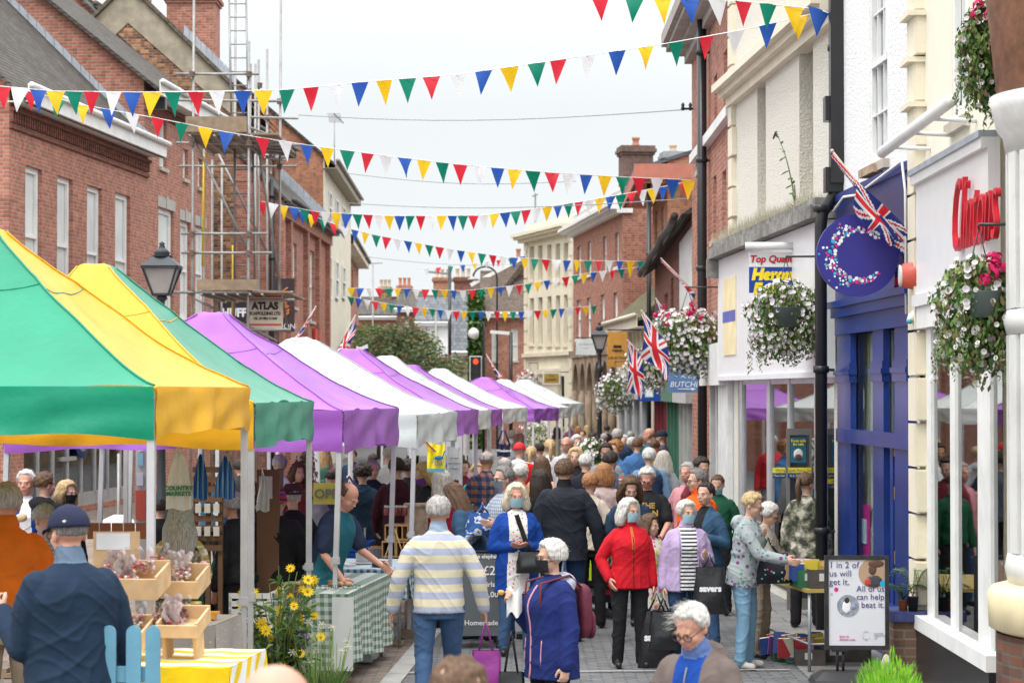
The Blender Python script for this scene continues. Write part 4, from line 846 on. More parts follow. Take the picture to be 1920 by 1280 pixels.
# torso profiles: (height above hip, half width, half depth, forward shift)
TM = [(-.13, .155, .115, 0), (-.02, .163, .122, 0), (.10, .152, .118, -.01), (.24, .160, .122, -.012), (.36, .174, .123, -.005), (.435, .165, .105, .005), (.485, .125, .085, .012), (.54, .062, .06, .015)]
TF = [(-.13, .165, .125, 0), (-.02, .175, .13, .005), (.10, .145, .115, -.005), (.22, .15, .12, -.012), (.33, .162, .135, -.02), (.43, .155, .105, .0), (.49, .105, .08, .012), (.54, .06, .058, .015)]
class Person:
    def __init__(s, px, ty, sc, yaw, label, top, bot, skin='a', hair=('short', 'grey'), sex='m', girth=1.0, lean=0, side=0, hy=0, hp=0, ht=0, arms=('down', 'down'), legs='stand', hem=-.06, puff=.018, slv='long', collar=None, hood=None, inner=None, shoe=None, vox=None, mask=None, specs=False, cap=None, group=None, skirt=None, z0=0, seat=False, child=1.0, hand=('relax', 'relax'), legm=None, inw=.05, hd=1.0, mustache=None, sleeve=None, name='person'):
        d = F/sc; s.H = {}; girth = 1+(girth-1)*.6-.03; puff = puff*.75
        yw = R(yaw)
        P = []      # primitives: kind, data, tag
        hipz = .93 if not seat else .62
        hip = Vector((0, 0, hipz)); L = Matrix.Rotation(R(lean), 4, 'X') @ Matrix.Rotation(R(side), 4, 'Y')     # lean forward = towards -y
        prof = TM if sex == 'm' else TF
        def tp(v): return hip+(L @ Vector(v))
        rings = [(t, w*girth+puff, dd*girth+puff, sh) for t, w, dd, sh in prof[:-1]]+[prof[-1]]
        rings[-2] = (rings[-2][0], rings[-2][1]-puff*.5, rings[-2][2]-puff*.3, rings[-2][3])
        hb = hem
        rings_top = [(hb, rings[0][1]*1.03+.006, rings[0][2]*1.03+.006, 0)]+[r for r in rings if r[0] > hb+.02]
        T0 = np.array(rings_top); tt = np.linspace(T0[0, 0], T0[-1, 0], 22)
        def smo(c):
            y = np.interp(tt, T0[:, 0], T0[:, c]); 
            for _ in range(2): y[1:-1] = .25*y[:-2]+.5*y[1:-1]+.25*y[2:]
            return y
        rings_top = list(zip(tt, smo(1), smo(2), smo(3)))
        P.append(('loft', rings_top, 'top', L)); base = [(-.14, .15*girth, .11*girth, 0), (0, .15*girth, .11*girth, 0), (.2, .13*girth, .1*girth, 0)]
        P.append(('loft', base, 'bot', L))
        sw = (.175 if sex == 'm' else .150)*(.6+.4*girth); nz = .52
        if collar: P.append(('cap', tp((0, .015, .49)), tp((0, -.0, .56)), .078, .075, 'collar'))
        nk = tp((0, .012, .50)); hc0 = Vector((0, -.012, .665))
        hcen = tp(hc0) if True else None
        if lean: hcen = hcen
        P.append(('cap', nk, hcen+Vector((0, .02, -.05)), .052 if sex == 'm' else .045, .05 if sex == 'm' else .043, 'skin'))
        # head
        HM = Matrix.Translation(hcen) @ Matrix.Rotation(R(hy), 4, 'Z') @ Matrix.Rotation(R(hp+lean*.35), 4, 'X') @ Matrix.Rotation(R(ht), 4, 'Y') @ Matrix.Diagonal((hd, hd, hd, 1))
        HMI = HM.inverted(); s.HM = HM
        for c, r, tg in (((0, .015, .035), (.077, .095, .085), 'skin'), ((0, -.018, -.03), (.063, .075, .082), 'skin'), ((0, -.035, -.078), (.043, .048, .036), 'skin'), ((0, -.095, -.026), (.0125, .02, .012), 'skin'), ((0, -.088, -.008), (.009, .014, .028), 'skin'),
                         ((0, -.077, .018), (.048, .016, .010), 'skin'), ((.036, -.055, -.03), (.026, .028, .026), 'skin'), ((-.036, -.055, -.03), (.026, .028, .026), 'skin'), ((.077, .012, -.012), (.009, .018, .03), 'skin'), ((-.077, .012, -.012), (.009, .018, .03), 'skin'), ((0, -.088, -.062), (.021, .0105, .009), 'lip')):
            P.append(('ell', c, r, tg, HM))
        # arms
        sv = .012+puff*.6
        s.wr = []; s.sh = []; s.rings = rings_top; s.L = L; s.hipv = hip
        for i, sg in ((0, 1), (1, -1)):      # 0: person's left arm (+x), 1: right arm (-x)
            A = arms[i]; sh = tp((sg*sw, .005, .425))
            pre = {'down': ((.07, .02, -.28), (.02, -.05, -.25)), 'away': ((.12, .02, -.26), (.05, -.06, -.24)), 'back': ((.06, .10, -.27), (.02, .05, -.25)), 'fwd': ((.06, -.09, -.26), (0, -.12, -.21)), 'bent': ((.08, .03, -.27), (-.06, -.21, .06)), 'eat': ((.06, -.05, -.26), (-.04, -.17, .16)), 'cross': ((.08, -.01, -.27), (-.19, -.15, .02)),
                   'reach': ((.03, -.19, -.20), (-.02, -.25, -.02)), 'low': ((.05, -.13, -.25), (-.06, -.20, -.13)), 'hip': ((.16, .05, -.23), (-.10, -.10, -.2)), 'pocket': ((.13, .05, -.24), (-.05, -.13, -.18)), 'phone': ((.06, -.06, -.26), (-.12, -.2, .10)), 'strap': ((.10, -.02, -.25), (-.16, -.10, .18))}
            ue, fo = pre[A] if isinstance(A, str) else A
            ue = Vector((sg*ue[0], ue[1], ue[2])).normalized()*.285; fo = Vector((sg*fo[0], fo[1], fo[2])).normalized()*.25
            if isinstance(A, str) and lean < 25 and A not in ('down',): ue = (L.to_3x3() @ ue); fo = (L.to_3x3() @ fo)
            el = sh+ue; wr = el+fo
            tg = 'slv'; k = (.85+.15*girth)
            P.append(('cap', sh-Vector((sg*.03, 0, 0)), sh+ue*.35, (.058+puff)*k, (.052+sv)*k, tg if slv != 'none' else 'skin'))
            P.append(('cap', sh+ue*.3, el, (.05+sv)*k, (.041+sv)*k, tg if slv != 'none' else 'skin') if slv != 'short' else ('cap', sh+ue*.25, sh+ue*.75, (.052+sv)*k, (.048+sv)*k, tg))
            if slv == 'long': P.append(('cap', el, wr-fo*.04, (.041+sv)*k, (.031+sv)*k, tg))
            else:
                if slv == 'short': P.append(('cap', sh+ue*.6, el, .04*k, .037*k, 'skin'))
                P.append(('cap', el, wr, .037*k, .026, 'skin'))
            P.append(('cap', wr-fo*.2, wr+fo.normalized()*.01, .024, .022, 'skin'))
            s.wr.append((wr, fo.normalized())); s.sh.append(sh)
        # legs
        hx = .088*girth
        for i, sg in ((0, 1), (1, -1)):
            if seat:
                kn = Vector((sg*.12, -.42, hipz)); an = Vector((sg*.12, -.45, .12)); hp_ = hip+Vector((sg*hx, 0, -.02))
            else:
                st = {'stand': 0, 'walk': .16*(1 if i else -1), 'walk2': .16*(-1 if i else 1)}[legs]
                hp_ = hip+Vector((sg*hx, 0, -.06)); an = Vector((sg*(hx+.025), -st, .10+(0.03 if st < 0 else 0))); kn = (hp_+an)/2+Vector((0, -.035-abs(st)*.25, .02))
            lr = (.082*girth, .058, .048)
            if skirt and not seat: pass
            P.append(('cap', hp_, kn, lr[0]+.012, lr[1]+.012, 'bot')); P.append(('cap', kn, an+Vector((0, 0, -.03)), lr[1]+.012, lr[2]+.012, 'bot' if not (legm or skirt) else 'leg'))
            P.append(('cap', an+Vector((0, .015, -.055)), an+Vector((sg*.02, -.13, -.068)), .038, .034, 'shoe'))
        if skirt: P.append(('loft', [(-.13-skirt, .21*girth, .17*girth, 0), (-.1, .185*girth, .14*girth, 0), (0, .17*girth, .13*girth, 0)], 'bot', Matrix.Identity(4)))
        if hood: P.append(('ell', (0, .10, .475), (.125, .075, .085), 'hood', Matrix.Translation(hip) @ L)); P.append(('cap', tp((-.09, .02, .49)), tp((-.03, -.10, .44)), .032, .02, 'hood')); P.append(('cap', tp((.09, .02, .49)), tp((.03, -.10, .44)), .032, .02, 'hood'))
        # scale from head top
        capz = {'cap': .012, 'beanie': .03, 'hat': .05}.get(cap[0] if cap else '', .012)
        topz = (HM @ Vector((0, .01, .12+capz))).z
        want = CZ-(ty-HOR)/sc-z0; k = want/topz; s.k = k*child/child; s.hip = hip
        # build the union
        mb = MB()
        for p in P:
            if p[0] == 'cap':
                a, b_, ra, rb = p[1], p[2], p[3], p[4]; mb.tube([a, b_], [ra, rb], 14, cap=True); mb.ell(a, ra*.995, n=2); mb.ell(b_, rb*.995, n=2)
            elif p[0] == 'ell': mb.ell(p[1], p[2], mtx=None, n=2) if False else mb.add([Vector((v.x*p[2][0]+p[1][0], v.y*p[2][1]+p[1][1], v.z*p[2][2]+p[1][2])) for v in ico(3)[0]], ico(3)[1], 0, True, p[4])
            else:
                M_ = Matrix.Translation(hip) @ p[3]; n = 28; vs = []
                for t, w_, dd, sh in p[1]:
                    for q in range(n):
                        a = 2*math.pi*q/n; e = .85; cx_ = math.copysign(abs(math.cos(a))**e, math.cos(a)); sy_ = math.copysign(abs(math.sin(a))**e, math.sin(a))
                        vs.append(M_ @ Vector((w_*cx_, dd*sy_+sh, t)))
                m_ = len(p[1]); fs = [(i*n+q, i*n+(q+1) % n, (i+1)*n+(q+1) % n, (i+1)*n+q) for i in range(m_-1) for q in range(n)]+[tuple(range(n))[::-1], tuple((m_-1)*n+q for q in range(n))]
                mb.add(vs, fs)
        vox = vox or (.0085 if sc > 175 else .011 if sc > 140 else .015)
        V, fs = _remesh(mb, vox/max(k, .6), 2)
        # wrinkles
        C = V[np.array([f[0] for f in fs])]*.5+V[np.array([f[2] for f in fs])]*.5
        best = np.full(len(fs), 1e9); tagi = np.zeros(len(fs), int); tags = ['top', 'bot', 'slv', 'skin', 'lip', 'shoe', 'collar', 'hood', 'leg', 'inner']
        for p in P:
            if p[0] == 'cap':
                a, b_ = np.array(p[1]), np.array(p[2]); ab = b_-a; t = np.clip(((C-a)@ab)/(ab@ab+1e-12), 0, 1); dd = np.linalg.norm(C-a-t[:, None]*ab, axis=1)-(p[3]+(p[4]-p[3])*t); tg = p[5]
            elif p[0] == 'ell':
                Mi = np.array(p[4].inverted()); q = (C@Mi[:3, :3].T+Mi[:3, 3]-np.array(p[1]))/np.array(p[2]); dd = (np.linalg.norm(q, axis=1)-1)*min(p[2]); tg = p[3]
            else:
                Mi = np.array((Matrix.Translation(hip) @ p[3]).inverted()); q = C@Mi[:3, :3].T+Mi[:3, 3]; T = [r[0] for r in p[1]]
                w_ = np.interp(q[:, 2], T, [r[1] for r in p[1]]); dp = np.interp(q[:, 2], T, [r[2] for r in p[1]]); sh = np.interp(q[:, 2], T, [r[3] for r in p[1]])
                dd = (np.sqrt((q[:, 0]/w_)**2+((q[:, 1]-sh)/dp)**2)-1)*np.minimum(w_, dp); dd = np.maximum(dd, np.maximum(T[0]-q[:, 2], q[:, 2]-T[-1])); tg = p[2]
                if p[2] == 'top': qt = q
            if tg == 'lip': dd = dd-.001
            ii = dd < best; best[ii] = dd[ii]; tagi[ii] = tags.index(tg)
        if inner is not None:
            wd = inw+(.25*np.clip(.3-qt[:, 2], 0, .4)*.3 if inw > .03 else 0)
            ii = (tagi == 0) & (qt[:, 1] < -.02) & (np.abs(qt[:, 0]) < wd+.02*np.clip(qt[:, 2], 0, 1)); tagi[ii] = 9
        sk = SKIN[skin]
        mats = [top, bot, sleeve or top, sk, LIP, shoe or SHOE, collar if collar and not isinstance(collar, bool) else top, hood if hood and not isinstance(hood, bool) else top, legm or (sk if skirt else bot), inner or top]
        # cloth folds
        nv = len(V); 
        x_, y_, z_ = V[:, 0], V[:, 1], V[:, 2]
        w1 = 1.7*np.sin(x_*8+px)+1.3*np.sin(z_*6.5-y_*9+px*.7); w2 = 1.5*np.sin(x_*19-z_*11+px*.3)
        r1 = (1-np.abs(np.sin(z_*12+x_*7*np.sin(px)+w1)))**3; r2 = (1-np.abs(np.sin(z_*21-x_*17+w2+w1)))**3; r3 = (1-np.abs(np.sin(x_*16+w1*.8+z_*4)))**3
        fo = .0095*r1*(.5+.5*np.sin(x_*11+px))+.0065*r2+.007*r3*(z_ < hipz*1.1)-.003
        vt = np.zeros(nv); fa0 = np.array([f[:4] if len(f) > 3 else (f[0], f[1], f[2], f[2]) for f in fs]); 
        clothf = np.isin(tagi, [0, 1, 2, 6, 7, 9]); np.add.at(vt, fa0[clothf].ravel(), .25)
        ctr = V.copy(); ctr[:, 2] = 0; nrm = ctr/(np.linalg.norm(ctr, axis=1)[:, None]+1e-6)
        V = V+nrm*(fo*np.clip(vt, 0, 1))[:, None]
        mi = list(tagi); vv = V.tolist(); ff = list(fs)
        # hands
        for i, sg in ((0, 1), (1, -1)):
            hv, hf = hand_mesh(hand[i], i == 0); wr, fd = s.wr[i]
            Rm = rodm((0, 0, -1), fd)
            Hm = Matrix.Translation(wr) @ Rm
            A_ = np.array(Hm); h2 = hv@A_[:3, :3].T+A_[:3, 3]; o = len(vv); vv += h2.tolist(); ff += [tuple(q+o for q in f) for f in hf]; mi += [3]*len(hf)
        # eyes and brows
        emb = MB()
        for sg in (-1, 1):
            emb.ell((sg*.031, -.0815, -.001), (.0135, .010, .0062), mtx=HM, n=2, mi=10); emb.ell((sg*.031, -.0885, -.001), (.0066, .005, .0064), mtx=HM, n=1, mi=11); emb.ell((sg*.031, -.083, .0065), (.0165, .0095, .0035), mtx=HM, n=1, mi=3); emb.ell((sg*.033, -.0885, .019), (.018, .008, .0035), mtx=HM, n=1, mi=12)
        if mustache: emb.ell((0, -.096, -.048), (.03, .009, .008), mtx=HM, n=2, mi=12)
        o = len(vv); vv += [tuple(v) for v in emb.v]; ff += [tuple(q+o for q in f) for f in emb.f]; mi += emb.m
        mats += [EYEW, EYED, HAIR[hair[1]] if hair and hair[1] in ('dark', 'brown', 'ginger', 'grey', 'dgrey') else HAIR['fair']]
        me = bpy.data.meshes.new('body'); me.from_pydata(vv, [], ff)
        for q in mats: me.materials.append(q)
        me.polygons.foreach_set('material_index', np.array(mi, dtype='i')); me.polygons.foreach_set('use_smooth', [True]*len(ff)); me.update()
        # placement: head column goes to px
        hx_, hy_ = HM.translation.x*k, HM.translation.y*k
        c_, s_ = math.cos(yw), math.sin(yw); wx = c_*hx_-s_*hy_
        root = thing(name, label, 'person', (X_(px, d)-wx, d, z0), yw, group); root.scale = (k, k, k); s.root = root; s.d = d
        ob = bpy.data.objects.new('body', me); COL.objects.link(ob); ob.parent = root; s.body = ob
        s.capped = bool(cap)
        if hair: s.make_hair(hair[0], HAIR[hair[1]], sex, px)
        if mask:
            mm = MB(); mm.grid(lambda u, v: HM @ Vector((math.sin((u-.5)*2.5)*(.079-.016*v), -.016-math.cos((u-.5)*2.5)*(.104-.018*v-.03*v*v), -.012-v*.094)), 14, 8)
            for sg in (-1, 1): mm.tube([HM @ Vector((sg*.066, -.045, -.03)), HM @ Vector((sg*.08, .015, -.005))], .0025, 5)
            mm.build('face_mask', mask, root)
        if specs:
            g = MB()
            for sg in (-1, 1):
                ring = [HM @ Vector((sg*.034+.026*math.cos(a), -.103+abs(math.cos(a))*.004, -.003+.019*math.sin(a))) for a in [q*math.pi/7 for q in range(15)]]; g.tube(ring, .0026, 5)
                g.tube([HM @ Vector((sg*.06, -.098, .004)), HM @ Vector((sg*.082, .012, .004))], .0026, 5)
            g.tube([HM @ Vector((-.01, -.107, .0)), HM @ Vector((.01, -.107, .0))], .0025, 5)
            g.build('spectacles', specs if not isinstance(specs, bool) else BLACK, root)
        if cap: s.make_cap(cap)
        PEOPLE.append(s)
    def make_hair(s, style, m, sex, seed):
        HM = s.HM; mb = MB(); nu, nvv = 56, 40; rnd = random.Random(seed)
        L = {'long': .26, 'bob': .10, 'collar': .14, 'verylong': .34}.get(style, 0)
        thick = {'buzz': .004, 'short': .016, 'bald': .003, 'balding': .009, 'curly': .035, 'bob': .026, 'long': .022, 'verylong': .022, 'collar': .022, 'bun': .012, 'pony': .012, 'fluffy': .024, 'wispy': .012}[style]*(.25 if s.capped else 1)
        ph = rnd.random()*9
        def fn(u, v):
            az = (u-.5)*2*math.pi; el = math.pi/2-v*math.pi*.86        # az 0 = front (-y)
            dx, dy, dz = math.sin(az)*math.cos(el), -math.cos(az)*math.cos(el), math.sin(el)
            a = abs(az)
            if style in ('bald', 'balding'): hl_lo = -.35 if a > 1.3 else 9; hl_hi = .35 if style == 'bald' else .75
            else:
                hl_lo = .62-.25*math.exp(-(az*1.3)**2)*0 if a < .75 else (.62-(a-.75)*1.9 if a < 1.25 else (-.18 if a < 1.75 else -.55))
                if style in ('long', 'bob', 'collar', 'verylong'): hl_lo = .55 if a < .6 else (.55-(a-.6)*3.5 if a < 1.0 else -1.0)
                if style == 'fluffy' or style == 'curly': hl_lo = .5 if a < .6 else (.5-(a-.6)*2.2 if a < 1.1 else -.6)
                hl_hi = 9
            cov = 1/(1+math.exp(-(el-hl_lo)*26))
            if hl_hi < 2: cov *= 1/(1+math.exp((el-hl_hi)*14))
            st = math.sin(az*31+ph+5*math.sin(el*3+ph))*(.0022 if style not in ('fluffy', 'wispy') else .001)+math.sin(az*13-ph+4*el)*(.003 if style not in ('fluffy', 'wispy') else .0015)+noise.noise((dx*4+ph, dy*4, dz*4))*(.018 if style == 'curly' else .007 if style == 'fluffy' else .008)*(.2 if s.capped else 1)
            base = 1/math.sqrt((dx/.079)**2+(dy/.097)**2+(dz/.088)**2)
            r = base*(.86+.14*cov)+(thick+st)*cov
            p = Vector((dx*r, dy*r+.013, dz*r+.033))
            if L and el < .12 and a > .85:
                t = min(1, (.12-el)/1.1); w_ = min(1, (a-.85)/.4); p.z -= L*t*w_; fl = 1+.10*math.sin(t*3)+.06*math.sin(az*17+ph+t*4); p.x = p.x*(1-.0*t)+dx*t*w_*.045+ .0; p.x += math.copysign(.028, dx)*t*w_*min(1, abs(dx)*2); p.y = p.y+(.03*t*w_ if a > 1.8 else 0); p.x *= fl
            return HM @ p
        mb.grid(fn, nu, nvv)
        if style == 'bun': mb.ell((0, .10, .06), (.04, .04, .04), mtx=HM, n=3)
        if style == 'pony':
            mb.tube([HM @ Vector(q) for q in ((0, .09, .06), (0, .13, .05), (.0, .15, -.03), (0, .13, -.16), (0, .12, -.22))], [.02, .026, .032, .024, .006], 12)
        mb.build('hair', m, s.root)
        if style == 'wispy' or (s.d < 24.5 and style in ('fluffy', 'short', 'bob', 'long', 'collar') and not s.capped):
            q = MB()
            for i in range(160 if style == 'wispy' else 110):
                a = rnd.uniform(.7, 5.58) if style != 'wispy' else rnd.random()*6.28; e_ = rnd.uniform(.0, 1.4); dv = Vector((math.sin(a)*math.cos(e_), -math.cos(a)*math.cos(e_), math.sin(e_))); p = Vector((dv.x*.09, dv.y*.11+.013, dv.z*.1+.035))
                q.tube([HM @ p, HM @ (p+dv*.012+(Vector((rnd.uniform(-.02, .02), rnd.uniform(-.02, .02), rnd.uniform(-.02, .01))) if style != 'wispy' else Vector((rnd.uniform(-.045, .0), rnd.uniform(-.04, 0), rnd.uniform(-.015, .012)))))], [.0013, .0005], 3)
            q.build('hair_wisps', m, s.root)['kind'] = 'stuff'
    def make_cap(s, cap):
        HM = s.HM; kind, m = cap[0], cap[1]; mb = MB()
        if kind == 'cap':
            mb.grid(lambda u, v: HM @ Vector((math.sin(u*6.2832)*math.cos((1-v)*1.57)*.093 if v > 0 else 0, -math.cos(u*6.2832)*math.cos((1-v)*1.57)*.112+.012, .028+math.sin((1-v)*1.57)*.105)), 32, 12)
            mb.grid(lambda u, v: HM @ Vector(((u-.5)*.165*(1-.25*v*v), -.085-v*.085*(1-(2*u-1)**2*.5), .038-.02*v-.018*(2*u-1)**2)), 10, 6); mb.ell((0, .012, .134), .007, mtx=HM, n=1)
            if len(cap) > 2: mb.ell((.06, .095, .055), (.014, .003, .006), mtx=HM, n=2, mi=1)
            o = mb.build('cap', [m, WHITE], s.root); md = o.modifiers.new('t', 'SOLIDIFY'); md.thickness = .003
        elif kind == 'beanie':
            mb.grid(lambda u, v: HM @ Vector((math.sin(u*6.2832)*math.cos((1-v)*1.57)*.10+.001*math.sin(u*120), -math.cos(u*6.2832)*math.cos((1-v)*1.57)*.118+.012, .0+math.sin((1-v)*1.57)*.16)), 48, 14)
            mb.build('beanie', m, s.root)
        else:
            mb.lathe([(.2, .045), (.205, .05), (.12, .035), (.098, .04), (.095, .10), (.075, .145), (.03, .15), (.0, .14)], (0, 0, 0), 28, sy=1.1)
            for i, v in enumerate(mb.v):
                v.z += .03*(abs(v.x)/.2)**2 if abs(v.x) > .1 else 0
            mb.v = [HM @ v for v in mb.v]; mb.build('hat', m, s.root)
    def zip(s, m, name='zip', x=0.0, t0=-.3, t1=.5, w=.005):
        pts = [s.hipv+(s.L @ Vector((x, sh-dd*(1-(abs(x)/w_)**2.4)**.42-.003, t))) for t, w_, dd, sh in s.rings if t0 <= t <= t1]
        mb = MB(); mb.tube(pts, w, 6); return mb.build(name, m, s.root)
    def hp(s, i):
        """world point at the palm of hand i"""
        wr, fd = s.wr[i]; bpy.context.view_layer.update(); M_ = Matrix.Translation(s.root.location) @ Matrix.Rotation(s.root.rotation_euler.z, 4, 'Z') @ Matrix.Scale(s.k, 4)
        return M_ @ (wr+fd*.08)
    def wp(s, v):
        M_ = Matrix.Translation(s.root.location) @ Matrix.Rotation(s.root.rotation_euler.z, 4, 'Z') @ Matrix.Scale(s.k, 4); return M_ @ Vector(v)
PEOPLE = []
# ================================================================ market stalls
random.seed(21)
def vinyl(name, c): 
    m = mat(name, c, .42, var=.10, vs=2.2, bump=.35, bs=5, bd=.03, spec=.45, trans=.2, dirt=.10)
    return m
VG = vinyl('green vinyl', (.0, .27, .15)); VY = vinyl('yellow vinyl', (.78, .42, .015)); VP = vinyl('purple canvas', (.36, .11, .50)); VW = vinyl('white canvas', (.66, .70, .68)); VG2 = vinyl('faded green vinyl', (.06, .30, .20))
SG = 'market stalls in a row along the street'
def stall(px, py, d, w, rz, front, side, label, eave, val, foot=False, rear=None, hump=.05, lean=.0):
    X, zp = X_(px, d), Z_(py, d); t = thing('market_stall', label, 'market stall', (X, d, 0), R(rz), SG)
    h = w/2; rise = zp-eave; sd = px*.01
    def roof(u, v):
        x, y = (u-.5)*2, (v-.5)*2; r = max(abs(x), abs(y)); q = min(abs(x), abs(y))/(r+1e-6)
        z = rise*(1-min(1, max(0, (r-.06))/.94))**1.22
        z -= .10*math.sin(math.pi*min(1, r))*(1-q*q)*.6
        z += hump*math.exp(-((abs(y)-.10)**2+x*x)/.006)*1.0 - hump*.6*math.exp(-(x*x+y*y)/.004)
        z += .022*math.sin(x*9+y*4+sd)*math.sin(y*7-sd)*(r > .12)*(1-q)
        z += .03*noise.noise((x*2.2+sd, y*2.2, 0))*(r > .1)+.012*noise.noise((x*7+y*5+sd, y*3-x*2, 1))+.02*math.exp(-((r-.33)/.02)**2)*(.4)
        b_ = .03*math.sin(math.pi*min(1, max(0, q)))*r
        return (x*h, y*h, eave+z)
    mb = MB()
    for side_, mi in ((0, 0), (1, 1), (2, 2), (3, 2)):
        def pf(a, r, side_=side_):
            q = (a-.5)*r; x, y = ((q, -r/2), (r/2, q), (-q, r/2), (-r/2, -q))[side_]; return roof(x+.5, y+.5)
        mb.grid(lambda a, r: pf(a, max(.0005, r)), 30, 40, mi=mi)
    cn = mb.build('canopy', [front, side, rear or side], t)
    for (sx_, sy_) in ((1, -1), (1, 1), (-1, -1), (-1, 1)):
        q = MB(); q.tube([Vector(roof(.5+sx_*k/24*.5, .5+sy_*k/24*.5))+Vector((0, 0, .004)) for k in range(2, 25)], .008, 5); q.build('seam', front if sy_ < 0 else side, cn)
    q = MB()
    for k in range(4): q.tube([Vector(roof(*(((.5-.18+.36*j/10), .32), (.68, (.5-.18+.36*j/10)), ((.5+.18-.36*j/10), .68), (.32, (.5+.18-.36*j/10)))[k]))+Vector((0, 0, .002)) for j in range(11)], .0045, 4)
    q.build('seam', front, cn)
    mb = MB()
    cs = [(-h, -h), (h, -h), (h, h), (-h, h)]
    for i in range(4):
        (x0, y0), (x1, y1) = cs[i], cs[(i+1) % 4]; nx, ny = (y1-y0)/w, -(x1-x0)/w
        def f(u, v, x0=x0, y0=y0, x1=x1, y1=y1, nx=nx, ny=ny, i=i):
            b_ = abs(.04*math.sin(u*9+sd+i)+.03*math.sin(u*21+sd*2+v*3))*math.sin(math.pi*u)*v+.006*math.sin(v*9+u*14)
            dz = .035*math.sin(math.pi*u)*v+.012*math.sin(u*17+sd)*v
            return (x0+(x1-x0)*u+nx*(b_+.012), y0+(y1-y0)*u+ny*(b_+.012), eave+.004-val*v+dz)
        mb.grid(f, 40, 8, mi={0: 0, 1: 1}.get(i, 2))
    o = mb.build('valance', [front, side, rear or side], t)
    mb = MB()
    for i in range(4):
        (x0, y0), (x1, y1) = cs[i], cs[(i+1) % 4]; k = .955
        mb.bar((x0*k, y0*k, eave-.06), (x1*k, y1*k, eave-.06), .03)
        n = 4
        for j in range(n):
            a, b_ = j/n, (j+1)/n; za, zb = (eave-.07, eave-val+.05) if j % 2 else (eave-val+.05, eave-.07)
            mb.bar((x0*k+(x1-x0)*k*a, y0*k+(y1-y0)*k*a, za), (x0*k+(x1-x0)*k*b_, y0*k+(y1-y0)*k*b_, zb), .018)
            mb.bar((x0*k+(x1-x0)*k*a, y0*k+(y1-y0)*k*a, zb), (x0*k+(x1-x0)*k*b_, y0*k+(y1-y0)*k*b_, za), .018)
    mb.tube([(0, 0, eave-.2), (0, 0, zp-.06)], .02, 8); mb.bar((-h, 0, eave-.1), (h, 0, eave-.1), .02); mb.bar((0, -h, eave-.1), (0, h, eave-.1), .02)
    mb.build('frame', ALU, t)
    for i, (x, y) in enumerate(cs):
        mb = MB(); k = .985; ox = lean*(1 if True else 0)
        mb.bar((x*k, y*k, eave-.03), (x*k-ox*.55, y*k, 1.02), .044); mb.bar((x*k-ox*.55, y*k, 1.1), (x*k-ox, y*k, .0), .036)
        mb.box(x*k-ox*.55-.032, x*k-ox*.55+.032, y*k-.032, y*k+.032, 1.02, 1.08); mb.box(x*k-ox*.55-.05, x*k-ox*.55-.03, y*k-.012, y*k+.012, 1.03, 1.06)
        mb.box(x*k-ox-.06, x*k-ox+.06, y*k-.06, y*k+.06, 0, .012)
        l = mb.build('leg', ALU, t)
        if foot:
            q = MB(); q.box(x*k-ox-.28, x*k-ox+.16, y*k-.07, y*k+.07, .012, .05); q.box(x*k-ox-.08, x*k-ox+.08, y*k-.05, y*k+.05, .051, .09); q.build('foot_block', WOOD, l)
    return t
stall(-34, 428, 15.0, 2.9, -4.2, VG, VY, 'nearest market stall with green front and yellow side canopy at left edge', 2.53, .30)
stall(181, 497, 18.2, 2.95, -3.2, VY, VG2, 'second market stall with yellow front canopy and green side behind the nearest', 2.42, .33)
stall(400, 587, 21.9, 3.0, -6.3, VP, VP, 'large purple canopy stall next to the yellow and green stall', 2.34, .37, foot=True, lean=.07)
stall(565, 635, 25.6, 3.0, -6.3, VW, VW, 'white canopy stall between two purple ones with dirty sagging valance', 2.27, .34, foot=True, lean=.06)
stall(660, 655, 29.5, 2.8, -7, VP, VP, 'purple canopy stall directly beyond the largest white stall', 2.27, .33)
stall(725, 668, 33.5, 2.6, -8, VW, VW, 'narrow white canopy stall, second white one from the camera', 2.24, .30)
stall(770, 685, 37, 2.5, -9, VP, VP, 'third purple canopy stall, partly hidden between white canopies', 2.22, .28)
stall(825, 692, 41.5, 2.7, -9, VW, VW, 'white canopy stall to the left of the traffic light', 2.22, .27)
stall(910, 708, 49, 2.6, -12, VP, VP, 'farthest purple canopy stall below the traffic light', 2.16, .27)
stall(945, 712, 53.5, 2.6, -12, VW, VW, 'white canopy stall just behind the farthest purple one', 2.15, .25)
stall(985, 712, 62, 2.6, -14, VW, VW, 'last white canopy stall near the cream building', 2.2, .3)

